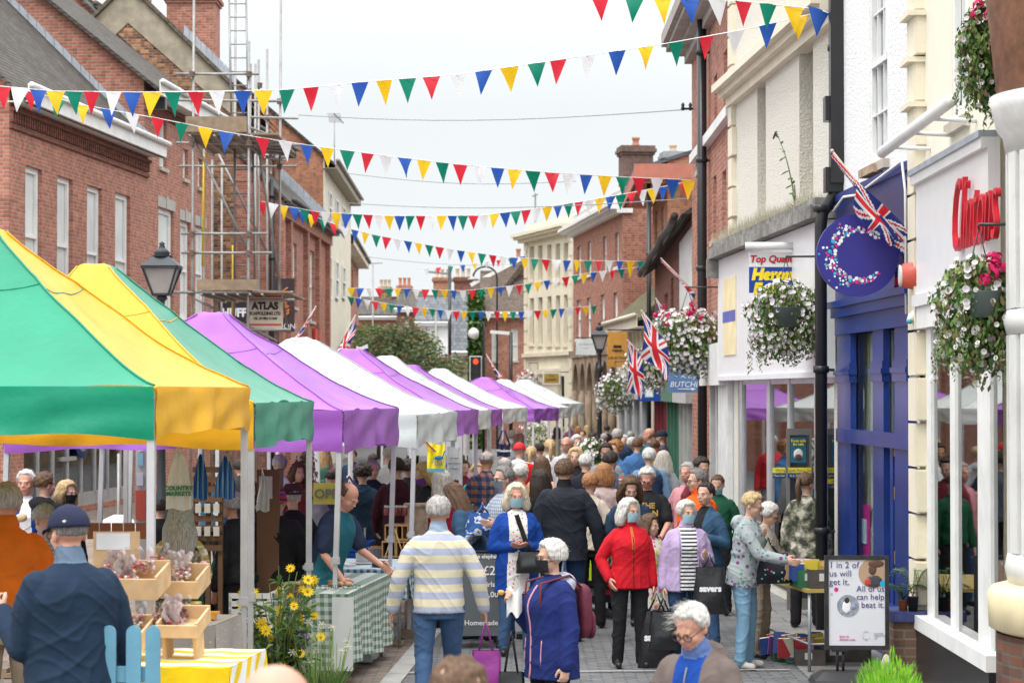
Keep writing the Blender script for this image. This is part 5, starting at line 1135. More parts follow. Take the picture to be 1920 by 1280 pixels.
# ================================================================ tables and goods (left)
def cloth_table(name, label, px, d, w, dep, z, drop, m, rz=-6.3, cat='table', cl='', clname='tablecloth', seed=1, front=True):
    """trestle table with a draped cloth; px = near right corner"""
    t = thing(name, label, cat, (X_(px, d), d, 0), R(rz))
    mb = MB(); mb.box(-w, 0, 0, dep, z-.03, z); mb.build('tabletop', WOOD, t)
    for x in (-w+.08, -.08):
        for y in (.08, dep-.08):
            q = MB(); q.tube([(x, y, 0), (x, y, z-.03)], .016, 6); q.build('leg', METAL, t)
    mb = MB(); z1 = z+.006
    mb.grid(lambda u, v: (-w-.012+(w+.024)*u, -.012+(dep+.024)*v, z1+.003*math.sin(u*20)), 12, 8)
    P_ = [(-w-.012, -.012), (.012, -.012), (.012, dep+.012), (-w-.012, dep+.012)]
    for i in range(3 if front else 2):
        (x0, y0), (x1, y1) = P_[i], P_[i+1]; L_ = math.hypot(x1-x0, y1-y0); nx, ny = (y1-y0)/L_, -(x1-x0)/L_
        def f(u, v): 
            b_ = (.03*math.sin(u*L_*11+seed+i)+.018*math.sin(u*L_*23))*v+.02*v
            return (x0+(x1-x0)*u+nx*b_, y0+(y1-y0)*u+ny*b_, z1-drop*v*(1+.05*math.sin(u*7+seed)))
        mb.grid(f, max(8, int(L_*22)), 8)
    o = mb.build(clname, m); o.location = t.location; o.rotation_euler = t.rotation_euler
    tag(o, cl, 'tablecloth'); return t
YS = ramp_mat('yellow check cloth', 'yz', [(.78, .52, .01), (.74, .74, .72)], 4.2)
cloth_table('candy_table', 'sweet stall table at the front of the nearest stall', 428, 12.6, .78, .9, 1.02, .45, YS, cl='yellow and white striped cloth hanging over the sweet stall table', seed=2)
DOT = ramp_mat('grey dotted cloth', 'spots', [(.30, .27, .24), (.6, .58, .54), (.55, .53, .5)], 26, p2=.16)
cloth_table('side_table', 'small side table under a grey dotted cloth beside the sweets', 402, 14.6, .62, .7, 1.05, .42, DOT, cl='grey white dotted cloth on the small table with jars', seed=5)
def P3(px, py, d): return W(px, py, d)
def tray(label, px0, px1, py, d, h=.09, dep=.32, tilt=12, legs=False, grp='wooden sweet trays'):
    x0, x1 = X_(px0, d), X_(px1, d); z = Z_(py, d); w = x1-x0
    t = thing('wooden_tray', label, 'tray', (x0, d, z), 0, grp); t.rotation_euler = (R(tilt), 0, R(-6.3))
    mb = MB(); mb.box(0, w, 0, dep, -h, -h+.012); mb.box(0, w, 0, .014, -h+.012, 0); mb.box(0, w, dep-.014, dep, -h+.012, .02); mb.box(0, .014, .014, dep-.014, -h+.012, .01); mb.box(w-.014, w, .014, dep-.014, -h+.012, .01)
    mb.build('tray_box', PINE, t)
    if legs:
        mb = MB(); mb.box(.02, .04, .05, dep-.1, -h-.16, -h); mb.build('stand', PINE, t); mb = MB(); mb.box(w-.04, w-.02, .05, dep-.1, -h-.16, -h); mb.build('stand', PINE, t)
    return t
BAGM = glass('cellophane', tint=(.95, .93, .93), refl=.62)
def sweets(label, px, py, d, w, dep, n, cols, bags=True, tilt=12):
    random.seed(px)
    c = P3(px, py, d)
    for k in range(n):
        mb = MB(); x = c.x+random.uniform(-w/2, w/2); y = c.y+random.uniform(0, dep); z = c.z+(y-c.y)*math.tan(R(tilt))
        for i in range(16): mb.ell((x+random.uniform(-.05, .05), y+random.uniform(-.03, .03), z+random.uniform(-.02, .035)), (.014, .014, .011), n=1, mi=i % 2)
        o = mb.build('sweets', [mat('sweet %s' % (cols[0],), cols[0], .4), mat('sweet %s' % (cols[1],), cols[1], .4)], None, loc=(x, y, z))
        tag(o, label, 'bag of sweets', label)
        b_ = MB()
        a0 = random.uniform(-.3, .3)
        b_.grid(lambda u, v: (x+(u-.5)*.10+a0*v*.1+.012*math.sin(v*9), y+(.055*math.sin(u*3.14)*(1-v) if True else 0)-.05+.02*math.sin(u*13+v*8), z-.03+v*.14+.01*math.sin(u*9)), 6, 6)
        b_.build('bag', BAGM if k % 4 else mat('frosted bag', (.62, .52, .52), .25, trans=.5), o, world=True)
def jar(label, px, py, d, r, h, m, lid, grp=None, cat='jar'):
    c = P3(px, py, d); t = thing('jar', label, cat, tuple(c), 0, grp)
    mb = MB(); mb.lathe([(r*.9, 0), (r, .008), (r, h*.78), (r*.85, h*.88), (r*.8, h)], n=16); mb.build('glass_body', m, t)
    mb = MB(); mb.lathe([(r*.88, h), (r*.9, h+.003), (r*.9, h+.018), (r*.8, h+.02)], n=16); mb.build('lid', lid, t)
tray('upper left wooden sweet tray beside the stall leg', 205, 296, 1085, 13.1, h=.12)
tray('upper right wooden sweet tray behind the stall leg', 300, 372, 1090, 13.5, h=.10)
tray('lower left wooden sweet tray behind the blue pickets', 200, 268, 1190, 12.8)
tray('lower right wooden sweet tray on the striped cloth', 292, 372, 1172, 12.9, legs=True, h=.07)
sweets('clear bags of pink and white sweets in the upper left tray', 245, 1080, 13.15, .25, .3, 7, ((.55, .12, .14), (.62, .5, .5)))
sweets('clear bags of pale sweets in the upper right tray', 335, 1088, 13.6, .2, .3, 8, ((.65, .35, .35), (.65, .6, .55)))
sweets('dark red sweets heaped in the lower right tray', 325, 1168, 13.0, .15, .2, 5, ((.16, .02, .03), (.4, .12, .15)))
sweets('pale sweets in the lower left tray', 232, 1180, 12.9, .15, .2, 4, ((.55, .5, .45), (.4, .1, .1)))
HON = mat('honey coloured fudge', (.52, .44, .28), .35)
for i, (px, py) in enumerate(((338, 1168), (352, 1168), (367, 1164))): jar('cream coloured jar on the grey dotted cloth', px, py, 14.9, .042, .105, HON, mat('gold lid', (.5, .36, .12), .4, .6), 'cream jars on the dotted cloth')
mb = MB(); c = P3(388, 1158, 14.9); mb.box(c.x-.07, c.x+.05, c.y, c.y+.1, c.z-.01, c.z+.02); mb.box(c.x-.05, c.x+.07, c.y+.02, c.y+.11, c.z+.021, c.z+.035); top(mb, 'fudge_slab', mat('orange fudge', (.6, .28, .03), .5), 'flat orange packet lying beside the cream jars', 'packet', tuple(c))
# wooden display board behind the sweets
t = thing('display_board', 'tall pale ply display board with price list above the sweet trays', 'display board', (X_(176, 14), 14.0, 0)); mb = MB(); w_ = X_(263, 14)-X_(176, 14)
mb.box(0, w_, 0, .015, Z_(1085, 14), Z_(996, 14)); mb.build('board', PINE, t); mb = MB(); mb.box(.02, .22, -.006, -.001, Z_(1030, 14), Z_(999, 14)); mb.build('price_list', mat('paper', (.7, .7, .74), .7), t)
mb = MB(); mb.box(w_-.22, w_-.1, -.004, .0, Z_(1010, 14), Z_(1003, 14)); mb.build('handle_slot', BLACK, t)
mb = MB()
for i in range(5): mb.box(X_(165, 15.5)+i*.08, X_(165, 15.5)+i*.08+.07, 15.5, 15.53, Z_(1010, 15.5), Z_(980, 15.5))
top(mb, 'wooden_rail', mat('red brown wood', (.22, .07, .03), .6), 'red brown slatted wooden rail behind the ply display board', 'rail', (X_(180, 15.5), 15.5, 0))
# picket fence
t = thing('picket_fence', 'pale blue rounded picket fence in front of the sweet stall', 'fence', (X_(150, 12), 12.0, 0), 0)
BL = mat('pale blue paint', (.11, .28, .38), .7, var=.12, dirt=.15, bump=.2)
for px in (205, 252, 288):
    mb = MB(); x = X_(px, 12)-t.location.x; w_ = .075; zt = Z_(1172 if px > 200 else 1185, 12)
    pts = [(x-w_/2, .05), (x+w_/2, .05), (x+w_/2, zt-w_/2)]+[(x+w_/2*math.cos(a), zt-w_/2+w_/2*math.sin(a)) for a in [k*math.pi/8 for k in range(1, 8)]]+[(x-w_/2, zt-w_/2)]
    mb.prism(pts, 0, .02); mb.build('picket', BL, t)
mb = MB(); mb.box(X_(195, 12)-t.location.x, X_(300, 12)-t.location.x, .021, .05, 1.02, 1.1); mb.build('rail', BL, t); mb = MB(); mb.box(X_(195, 12)-t.location.x, X_(300, 12)-t.location.x, .021, .05, .3, .38); mb.build('rail', BL, t)
mb = MB(); mb.bar((X_(275, 12)-t.location.x, -.012, 1.0), (X_(318, 12)-t.location.x, .1, 1.0), .008); mb.build('cable_tie', BLACK, t)
# white slatted chair
t = thing('folding_chair', 'white slatted folding chair behind the stall legs', 'chair', (X_(430, 18.4), 18.4, 0), R(-4)); w_ = .34
for i in range(4):
    mb = MB(); z = .93-i*.062; mb.box(0, w_, 0, .015, z-.042, z); mb.build('back_slat', WHITE, t)
mb = MB(); mb.box(0, .02, .0, .03, .52, .9); mb.box(w_-.02, w_, .0, .03, .52, .9); mb.build('back_frame', WHITE, t)
mb = MB(); 
for i in range(6): mb.box(-.01, w_+.01, -.38+i*.065, -.33+i*.065, .5, .52)
mb.build('seat', WHITE, t)
for x in (0, w_-.025):
    for a, b_ in (((x, .03, .52), (x, -.36, 0)), ((x, -.36, .5), (x, .05, 0))): mb = MB(); mb.bar(a, b_, .025); mb.build('leg', WHITE, t)
mb = MB(); mb.box(.03, .3, -.3, -.05, .522, .56); o = top(mb, 'cushion', mat('dark green cushion', (.02, .08, .05), .9), 'dark green cushion lying on the white folding chair', 'cushion'); o.location = t.location
# stacked purple crates
def crate(label, px0, px1, py0, py1, d, m, dep=.4, grp=None, name='crate', cat='crate', ribs=True, zb=None):
    x0, x1, z0, z1 = X_(px0, d), X_(px1, d), Z_(py1, d), Z_(py0, d); t = thing(name, label, cat, (x0, d, z0), R(-6), grp); w_, h = x1-x0, z1-z0; e = .012
    mb = MB(); mb.box(0, w_, 0, e, 0, h); mb.box(0, w_, dep-e, dep, 0, h); mb.box(0, e, e, dep-e, 0, h); mb.box(w_-e, w_, e, dep-e, 0, h); mb.box(e, w_-e, e, dep-e, 0, .01); mb.build('crate_body', m, t)
    mb = MB(); mb.box(-.012, w_+.012, -.012, -.001, h-.03, h); mb.box(-.012, w_+.012, -.012, -.001, .0, .02); mb.box(w_+.001, w_+.012, 0, dep, h-.03, h)
    if ribs:
        n = max(2, int(w_/.07))
        for i in range(1, n): mb.box(w_*i/n-.006, w_*i/n+.006, -.010, -.001, .021, h-.031)
    mb.build('rim', m, t); return t
PC = mat('purple plastic', (.16, .05, .32), .45); BC = mat('blue plastic', (.01, .09, .42), .4); CLR = mat('clear plastic box', (.42, .45, .48), .25, spec=.6); 
crate('purple plastic crate under the white folding chair', 468, 520, 1203, 1240, 18.2, PC)
crate('purple plastic crate behind the flower bunch', 522, 560, 1190, 1240, 19, PC)
crate('upper blue plastic crate behind the teal tablecloth', 640, 692, 1015, 1034, 25, BC); crate('lower blue plastic crate behind the teal tablecloth', 640, 690, 1036, 1060, 25, BC)
crate('clear lidded storage box on the ground beside the gingham table, lower', 662, 697, 1215, 1240, 21.6, CLR, ribs=False); crate('clear lidded storage box stacked on top of another beside the gingham table', 666, 699, 1199, 1214, 21.6, CLR, ribs=False)
crate('clear storage box under the teal table', 702, 725, 1112, 1141, 23.2, CLR, ribs=False); crate('grey storage box on the ground under the teal table', 712, 748, 1172, 1200, 23.8, CLR, ribs=False)
# gingham table
GG = ramp_mat('green gingham', 'plaid', [(.62, .64, .60), (.34, .42, .35), (.12, .20, .14)], 14, pos=[0, .3, .75])
GS = ramp_mat('grey green stripe', 'stripes', [(.55, .57, .53), (.16, .22, .18)], 26)
cloth_table('cake_table', 'trestle table of cakes next to the flower bunch', 652, 20.0, .68, 2.3, .78, .62, GG, cl='green and white gingham cloth on the cake table', seed=3)
mb = MB(); d = 19.9; mb.grid(lambda u, v: (X_(624, d)+(X_(664, d)-X_(624, d))*u, d-.05-.03*v+.01*math.sin(u*8+v*5), Z_(1118, d)+(Z_(1255, d)-Z_(1118, d))*v), 10, 14)
o = top(mb, 'poster', mat('printed banner', (.62, .64, .62), .6, var=.06), 'white paper banner hanging from the corner of the gingham table', 'banner', (X_(624, d), d, 0))
tx = mat('dark green ink', (.05, .12, .08), .7)
q = text_part('STALL CAKES', .052, 'lettering', tx, o, ((X_(664, d)-X_(624, d))/2, -.075, .86), (R(90), 0, 0), ex=.001)
random.seed(4)
for i in range(8):
    d = 20.3+random.random()*1.6; px = random.choice((575, 598, 620, 640)); c = P3(px+random.uniform(-8, 8), 0, d); mb = MB()
    mb.box(c.x-.09, c.x+.09, d, d+.13, .79, .80); 
    for k in range(5): mb.ell((c.x+random.uniform(-.06, .06), d+.06+random.uniform(-.04, .04), .825), (.028, .028, .02), n=2, mi=1)
    o = top(mb, 'cake_tray', [mat('card tray', (.62, .6, .56), .6), mat('baked cake %d' % (i % 3), ((.32, .17, .07), (.45, .30, .16), (.20, .10, .06))[i % 3], .8)], 'small white tray of cakes on the gingham table', 'cake tray', (c.x, d, .79), 'trays of cakes on the gingham table')
# wicker basket
mb = MB(); c = P3(562, 1108, 19.8); mb.lathe([(.10, 0), (.13, .04), (.15, .1), (.16, .11), (.13, .1), (.1, .03)], n=24); 
for v in mb.v: v.z += .01*math.sin(v.x*200)*math.sin(v.z*200)
o = top(mb, 'wicker_basket', mat('wicker', (.32, .20, .10), .8, var=.4, vs=30, bump=.8, bs=60), 'round wicker basket on the gingham table behind the yellow flowers', 'basket'); o.location = (c.x, c.y, .79)
# teal table
TL = ramp_mat('teal lattice', 'plaid', [(.03, .15, .22), (.30, .42, .48), (.62, .68, .70)], 15, pos=[0, .3, .75])
cloth_table('preserve_table', 'table of pans and jams under a teal lattice cloth', 762, 22.9, 1.35, 1.4, .77, .28, TL, cl='teal and white lattice cloth on the pan table', seed=7)
def pan(label, px, py, d, r, h, m, name='saucepan', cat='pan', fill=None):
    c = P3(px, py, d); mb = MB(); mb.lathe([(r*.92, 0), (r, .01), (r, h), (r*1.05, h+.004), (r*.96, h), (r*.94, h*.8), (0.01, h*.8)], n=24); o = top(mb, name, m, label, cat); o.location = c
    if fill:
        q = MB(); random.seed(px)
        for i in range(50): a = random.random()*6.28; rr = random.random()*r*.85; q.ell((rr*math.cos(a), rr*math.sin(a), h*.85+random.random()*.03), .018, n=1)
        q.build('filling', fill, o)
STEEL = mat('brushed steel', (.5, .5, .5), .3, .8, bump=.1)
pan('tall steel saucepan on the teal tablecloth', 681, 1063, 23.6, .075, .14, STEEL); pan('steel bucket of nuts behind the tall saucepan', 706, 1050, 24.6, .09, .13, STEEL, name='steel_bucket', cat='bucket', fill=mat('nuts', (.28, .14, .06), .7)); pan('black mixing bowl on the teal tablecloth', 713, 1068, 23.2, .085, .08, BLACK, name='mixing_bowl', cat='bowl'); pan('white dish at the left end of the teal tablecloth', 652, 1063, 23.3, .08, .03, WHITE, name='dish', cat='dish')
mb = MB(); c = P3(655, 1066, 23.5); mb.box(c.x, c.x+.4, c.y, c.y+.22, .785, .80); top(mb, 'paper_sheet', mat('paper sheet', (.6, .6, .58), .7), 'flat white board lying between the dish and pans', 'board', (c.x, c.y, .785))
# jam shelf
t = thing('jam_shelf', 'stepped wooden crate display of jam jars behind the teal table', 'display shelf', (X_(716, 24.5), 24.5, .78), R(-6)); w_ = X_(772, 24.5)-X_(716, 24.5)
for i, (z0, z1, ins) in enumerate(((0, .17, 0), (.18, .34, .03))):
    mb = MB(); mb.box(ins, w_-ins, 0, .3, z0, z0+.015); mb.box(ins, w_-ins, 0, .3, z1-.015, z1)
    for k in range(5): x = ins+(w_-2*ins-.012)*k/4; mb.box(x, x+.012, 0.001, .3, z0+.016, z1-.016)
    mb.quad((ins, .29, z0), (w_-ins, .29, z0), (w_-ins, .29, z1), (ins, .29, z1), 1); mb.build('crate_tier', [mat('varnished wood', (.42, .22, .08), .5), mat('black slate', (.03, .03, .03), .7)], t)
JAM = mat('red jam', (.16, .02, .015), .2, spec=.7); LID = mat('gingham lid', (.45, .40, .35), .6)
for i in range(6): jar('small jar of dark red jam on the stepped crates', 725+i*8.5, 966, 24.5+.1*(i % 2)+.05, .03, .085, JAM, LID, 'jam jars on the stepped crates')
mb = MB(); x, y = X_(722, 24.2), 24.2; mb.bar((x, y, .8), (x+.10, y, 1.10), .012); mb.bar((x+.2, y, .8), (x+.10, y, 1.10), .012); mb.bar((x+.1, y+.15, .8), (x+.10, y, 1.10), .012); top(mb, 'easel', mat('gold wood', (.45, .28, .1), .6), 'small wooden A-frame easel standing among the pans', 'easel', (x, y, .8))
# purple and grey clutter behind jam shelf
mb = MB(); c = P3(780, 1040, 24.6); mb.box(c.x-.12, c.x+.12, c.y, c.y+.3, .0, 1.3); mb.box(c.x-.13, c.x+.13, c.y-.01, c.y+.31, 1.3, 1.33); o = top(mb, 'slatted_crate_stack', mat('peeling crate', (.30, .22, .15), .8, var=.5, vs=9), 'tall stack of peeling crates right of the jam shelf', 'crates', (c.x, c.y, 0))
# black chair
t = thing('metal_chair', 'black chair with chrome frame behind the teal table', 'chair', (X_(642, 26), 26, 0)); w_ = .25
for z0, z1, nm in ((.93, 1.0, 'backrest'), (.63, .66, 'seat')): mb = MB(); mb.box(0, w_, (0 if nm == 'backrest' else -.3), .03, z0, z1); mb.build(nm, BLACK, t)
for x in (0, w_): mb = MB(); mb.tube([(x, 0, 1.0), (x, 0, .65), (x, .05, 0)], .012, 8); mb.build('leg', STEEL, t)
for x in (0, w_): mb = MB(); mb.tube([(x, -.3, .63), (x, -.34, 0)], .012, 8); mb.build('leg', STEEL, t)
# flowers
def blade(mb, p, d, l, w_, mi, droop=.3):
    d = Vector(d).normalized(); sd = d.cross(Vector((0, 0, 1))); sd = (sd.normalized() if sd.length > .01 else Vector((1, 0, 0)))*w_
    q = p+d*l*.5+Vector((0, 0, .02*l)); e = p+d*l+Vector((0, 0, -droop*l)); mb.add([p, q+sd, e, q-sd], [(0, 1, 2, 3)], mi)
LEAF = [mat('leaf green', (.09, .19, .04), .55, trans=.25), mat('leaf dark', (.05, .11, .03), .55), mat('leaf light', (.22, .33, .09), .55, trans=.25)]
def daisy(mb, c, r, nrm, mi, mc, n=10):
    u, v = _basis(nrm); nrm = Vector(nrm).normalized()
    for i in range(n):
        a = 2*math.pi*i/n+random.random()*.2; dv = u*math.cos(a)+v*math.sin(a); sv = nrm.cross(dv)*r*.2
        mb.add([c, c+dv*r*.55+sv, c+dv*r+nrm*r*.15, c+dv*r*.55-sv], [(0, 1, 2, 3)], mi)
    mb.ell(c+nrm*.006, r*.25, n=1, mi=mc)
random.seed(33)
t = thing('flower_bunch', 'tall bunch of yellow daisies and leaves in a tub in front of the cake table', 'flowers', (X_(522, 17), 17, 0))
mb = MB(); mb.lathe([(.13, 0), (.17, .3), (.18, .32), (.15, .31)], n=20); mb.build('tub', mat('dark tub', (.05, .05, .05), .5), t)
st, fl = MB(), MB()
for i in range(70):
    a = random.random()*6.28; sp = random.random()**.6*.36; h = random.uniform(.5, 1.28)-sp*.3; tip = Vector((math.cos(a)*sp, math.sin(a)*sp*.8, h)); b0 = Vector((math.cos(a)*.08, math.sin(a)*.08, .3))
    mid = (b0+tip)/2+Vector((-math.cos(a)*.05, 0, .1)); st.tube([b0, mid, tip], [.006, .005, .003], 5)
    for k in range(9):
        p = b0.lerp(tip, random.uniform(.15, .95)); blade(st, p, (random.uniform(-1, 1), random.uniform(-1, 1), random.uniform(-.2, .7)), random.uniform(.07, .17), .022, 1+random.randrange(3))
    if i < 34:
        fl = MB(); daisy(fl, tip, random.uniform(.034, .056), (random.uniform(-1, 1), -1, random.uniform(-.5, 1)), 0, 1, 11); fl.build('flower_head', [mat('yellow petal', (.85, .60, .01), .5, trans=.2), mat('orange centre', (.6, .3, .02), .8)], t)
st.build('foliage', [mat('stem green', (.10, .16, .04), .7)]+LEAF, t)
for i, (px, py) in enumerate(((676, 1073),)): pass
t = thing('lily_tub', 'galvanised tub of white lilies and grasses by the gingham cloth', 'flowers', (X_(604, 16.9), 16.9, 0))
mb = MB(); mb.lathe([(.14, 0), (.2, .3), (.21, .3), (.19, .27)], n=24, sx=1.1); mb.build('tub', METAL, t)
st, fl = MB(), MB()
for i in range(60):
    a = random.random()*6.28; sp = random.random()*.22; tip = Vector((math.cos(a)*sp, math.sin(a)*sp, random.uniform(.5, .85))); st.tube([(math.cos(a)*.1, math.sin(a)*.1, .25), tip], [.004, .002], 4)
    blade(st, Vector((math.cos(a)*.12, math.sin(a)*.12, .28)), (math.cos(a)*.4, math.sin(a)*.4, 1), random.uniform(.2, .4), .012, 1+random.randrange(3), .2)
    if i < 16:
        fl = MB(); daisy(fl, tip, .035, (random.uniform(-1, 1), -1, -.3), 0, 1, 6); fl.build('flower_head', [mat('white petal', (.75, .73, .70), .5, trans=.2), mat('pale centre', (.6, .6, .2), .8)], t)
st.build('foliage', [LEAF[2]]+LEAF, t)
# things hanging from the stall frames
def hang(name, label, px0, px1, py0, py1, d, m, cat, txt=None, ts=.1, tm=None, pinch=.25, folds=5, grp=None, ty=None, handles=True, back=.0):
    x0, x1, z0, z1 = X_(px0, d), X_(px1, d), Z_(py1, d), Z_(py0, d); w_ = x1-x0; mb = MB(); xc = (x0+x1)/2
    for sgn in (0, 1):
        mb.grid(lambda u, v: (xc+(u-.5)*w_*(pinch+(1-pinch)*min(1, (v*1.5))**.7), d+sgn*.03*math.sin(math.pi*u)+.012*math.sin(u*folds*3+v*4)*(1 if sgn == 0 else .5), z1+(z0-z1)*v+.01*math.sin(u*7)), 16, 16)
    if handles: mb.tube([(xc-w_*.12, d, z1-.02), (xc-.01, d, z1+.07), (xc+w_*.12, d, z1-.02)], .008, 6)
    o = top(mb, name, m, label, cat, (xc, d, z1), grp)
    if txt: text_part(txt, ts, 'lettering', tm, o, (0, -.018, (ty if ty is not None else (z0+z1)/2)-z1), (R(90), 0, 0), ex=.001, bold=.002)
    return o
hang('tote_bag', 'white cotton tote bag printed in green hanging under the second stall', 312, 360, 850, 955, 18.2, mat('unbleached cotton', (.74, .72, .68), .9, bump=.3, bs=8), 'bag', 'COUNTRY\nMARKETS', .045, mat('green print', (.03, .25, .12), .7), ty=Z_(920, 18.2), pinch=.35)
BB = ramp_mat('blue striped plastic', 'xstripes', [(.02, .13, .42), (.25, .40, .58), (.015, .09, .33)], 25, rough=.35)
hang('carrier_bag', 'bundle of blue striped carrier bags hanging left under the second stall', 362, 391, 852, 936, 18.6, BB, 'bags', pinch=.15, folds=9, handles=False); hang('carrier_bag', 'fuller bundle of blue carrier bags hanging right of the thinner one', 404, 442, 856, 934, 18.6, BB, 'bags', pinch=.12, folds=9, handles=False)
hang('carrier_bag', 'pale translucent bag hanging beside the man with the brown hat', 482, 506, 895, 958, 20, mat('pale polythene', (.5, .48, .45), .3, trans=.4), 'bag', pinch=.2)
t = hang('tea_towel', 'yellow tea towel with a blue animal print hanging from the white stall', 801, 834, 832, 880, 23.9, mat('yellow cotton', (.80, .66, .02), .8), 'tea towel', pinch=1, handles=False)
mb = MB(); mb.ell((.03, -.03, -.14), (.05, .006, .022), n=2); 
for x in (-.005, .02, .045, .06): mb.bar((x, -.03, -.15), (x-.005, -.03, -.22), .008)
mb.bar((.07, -.03, -.13), (.09, -.03, -.07), .012); mb.bar((-.02, -.03, -.14), (-.04, -.03, -.2), .006); mb.build('animal_print', mat('blue print', (.03, .12, .3), .7), t)
mb = MB(); mb.box(-.09, .09, -.02, -.012, -.285, -.25); mb.build('border', mat('teal border', (.1, .3, .35), .7), t)
mb = MB(); mb.bar((-.12, -.03, .02), (-.02, -.035, -.08), .03, .01, 0); mb.bar((-.1, -.036, .02), (-.0, -.041, -.08), .012, .012, 1); top(mb, 'ribbon', [mat('orange ribbon', (.6, .18, .03), .6), mat('dark ribbon', (.05, .02, .05), .6)], 'orange and dark ribbon looped over the yellow tea towel', 'ribbon'); COL.objects[-1].location = t.location
hang('price_sheet', 'pale printed sheet hanging behind the white stall leg', 838, 866, 838, 898, 26, mat('pale sheet', (.55, .56, .57), .7), 'sign', pinch=1, handles=False, txt='~~~\n~~~~\n~~~', ts=.06, tm=mat('grey ink', (.2, .2, .2), .7))
hang('tote_bag', 'navy tote bag with white script hanging farther down the row', 932, 957, 833, 856, 34, mat('navy canvas', (.02, .03, .07), .9), 'bag', 'Weekend', .055, WHITE, pinch=1); 
mb = MB(); x, z = X_(944, 34), Z_(833, 34); mb.tube([(x-.09, 34, z), (x-.02, 34, z+.2), (x+.02, 34, z+.2), (x+.09, 34, z)], .014, 6); mb.build('strap', NAVYC, COL.objects['tote_bag.001'] if 'tote_bag.001' in COL.objects else None, world=True)
# pallet rack with oddments
t = thing('pallet_rack', 'brown wooden slatted rack behind the grey haired stallholder', 'rack', (X_(362, 20.5), 20.5, 0), R(-5)); w_ = .26
mb = MB()
for i in range(9): z = Z_(1032, 20.5)+i*.085; mb.box(0, w_, 0, .02, z, z+.05)
for x in (0, w_/2-.02, w_-.04): mb.box(x, x+.04, .021, .06, .2, Z_(900, 20.5))
mb.build('slats', mat('brown rack wood', (.15, .075, .035), .7), t)
for i in range(6):
    mb = MB(); mb.box(.03+(i % 3)*.08, .08+(i % 3)*.08, -.03, -.001, 1.25+(i//3)*.2, 1.33+(i//3)*.2); mb.build('label_card', mat('card', (.55, .52, .45), .7), t)
t = thing('pallet_rack', 'second tall wooden rack beside the pale hanging bag', 'rack', (X_(482, 21), 21, 0)); mb = MB()
mb.box(0, .2, 0, .03, .3, Z_(880, 21)); mb.box(.16, .2, .03, .4, .3, Z_(880, 21)); mb.build('panel', mat('brown rack wood', (.15, .075, .035), .7), t); mb = MB(); mb.box(.02, .14, -.01, -.002, 1.55, 1.75); mb.build('label_card', mat('card', (.55, .52, .45), .7), t)
# white backing boards at far left
mb = MB(); mb.box(X_(255, 24), X_(275, 24), 24, 24.1, 0, 2.0); mb.box(X_(232, 24), X_(240, 24), 24, 24.05, 0, 2.2); t = top(mb, 'leaflet_stand', mat('pale stand', (.42, .42, .40), .6), 'pale leaflet stand with red heading beyond the nearest stall leg', 'leaflet stand', (X_(265, 24), 24, 0))
mb = MB(); mb.box(X_(256, 24), X_(274, 24), 23.97, 23.99, 1.2, 1.5); mb.build('heading', mat('faded red', (.45, .08, .05), .6), t, world=True)
for i, z in enumerate((1.55, 1.75, 1.9)): mb = MB(); mb.box(X_(258, 24)+.01*i, X_(270, 24), 23.96, 23.985, z, z+.13); mb.build('leaflet', mat('leaflet %d' % i, ((.5, .55, .6), (.2, .4, .5), (.6, .6, .55))[i], .6), t, world=True)
mb = MB(); c = P3(222, 1000, 30); mb.lathe([(.15, -.40), (.17, -.1), (.23, .08), (.19, .18), (.06, .24)], tuple(c), 16, sy=.5); mb.tube([(c.x-.2, c.y, c.z+.12), (c.x-.26, c.y, c.z-.25)], [.06, .05], 8); mb.tube([(c.x+.2, c.y, c.z+.12), (c.x+.26, c.y, c.z-.25)], [.06, .05], 8); top(mb, 'shirt_display', WHITE, 'white shirt on a stand outside the glazed shop', 'shirt', tuple(c))
mb = MB(); x = c.x; mb.tube([(x, 30, 0), (x, 30, Z_(850, 30))], .02, 8); mb.box(x-.2, x+.2, 29.9, 30.1, 0, .03); mb.build('pole', METAL, COL.objects['shirt_display'], world=True)
# yellow poster behind
mb = MB(); mb.box(X_(588, 27), X_(640, 27), 27, 27.02, Z_(945, 27), Z_(905, 27)); t = top(mb, 'yellow_banner', mat('yellow banner', (.72, .62, .12), .6), 'yellow printed banner beyond the balding man in the apron', 'banner', (X_(612, 27), 27, 0)); text_part('OPEN', .15, 'lettering', mat('grey letters', (.25, .25, .2), .6), t, (.06, -.02, Z_(926, 27)), (R(90), 0, 0), ex=.002, bold=.004)
mb = MB(); mb.tube([(X_(640, 30), 30, 1.0), (X_(642, 30), 30, 1.3), (X_(655, 30), 30, 1.42), (X_(668, 30), 30, 1.3), (X_(670, 30), 30, 1.0)], .02, 8); mb.prism([(X_(643, 30), .95), (X_(667, 30), .95), (X_(667, 30), 1.25), (X_(655, 30), 1.36), (X_(643, 30), 1.25)], 30, 30.03, 1)
t = top(mb, 'small_chalkboard', [METAL, BLACK], 'small round-topped chalkboard above the blue crates', 'sign', (X_(655, 30), 30, .9)); text_part('Apples', .09, 'lettering', WHITE, t, (0, -.01, .2), (R(90), 0, 0), ex=.001)
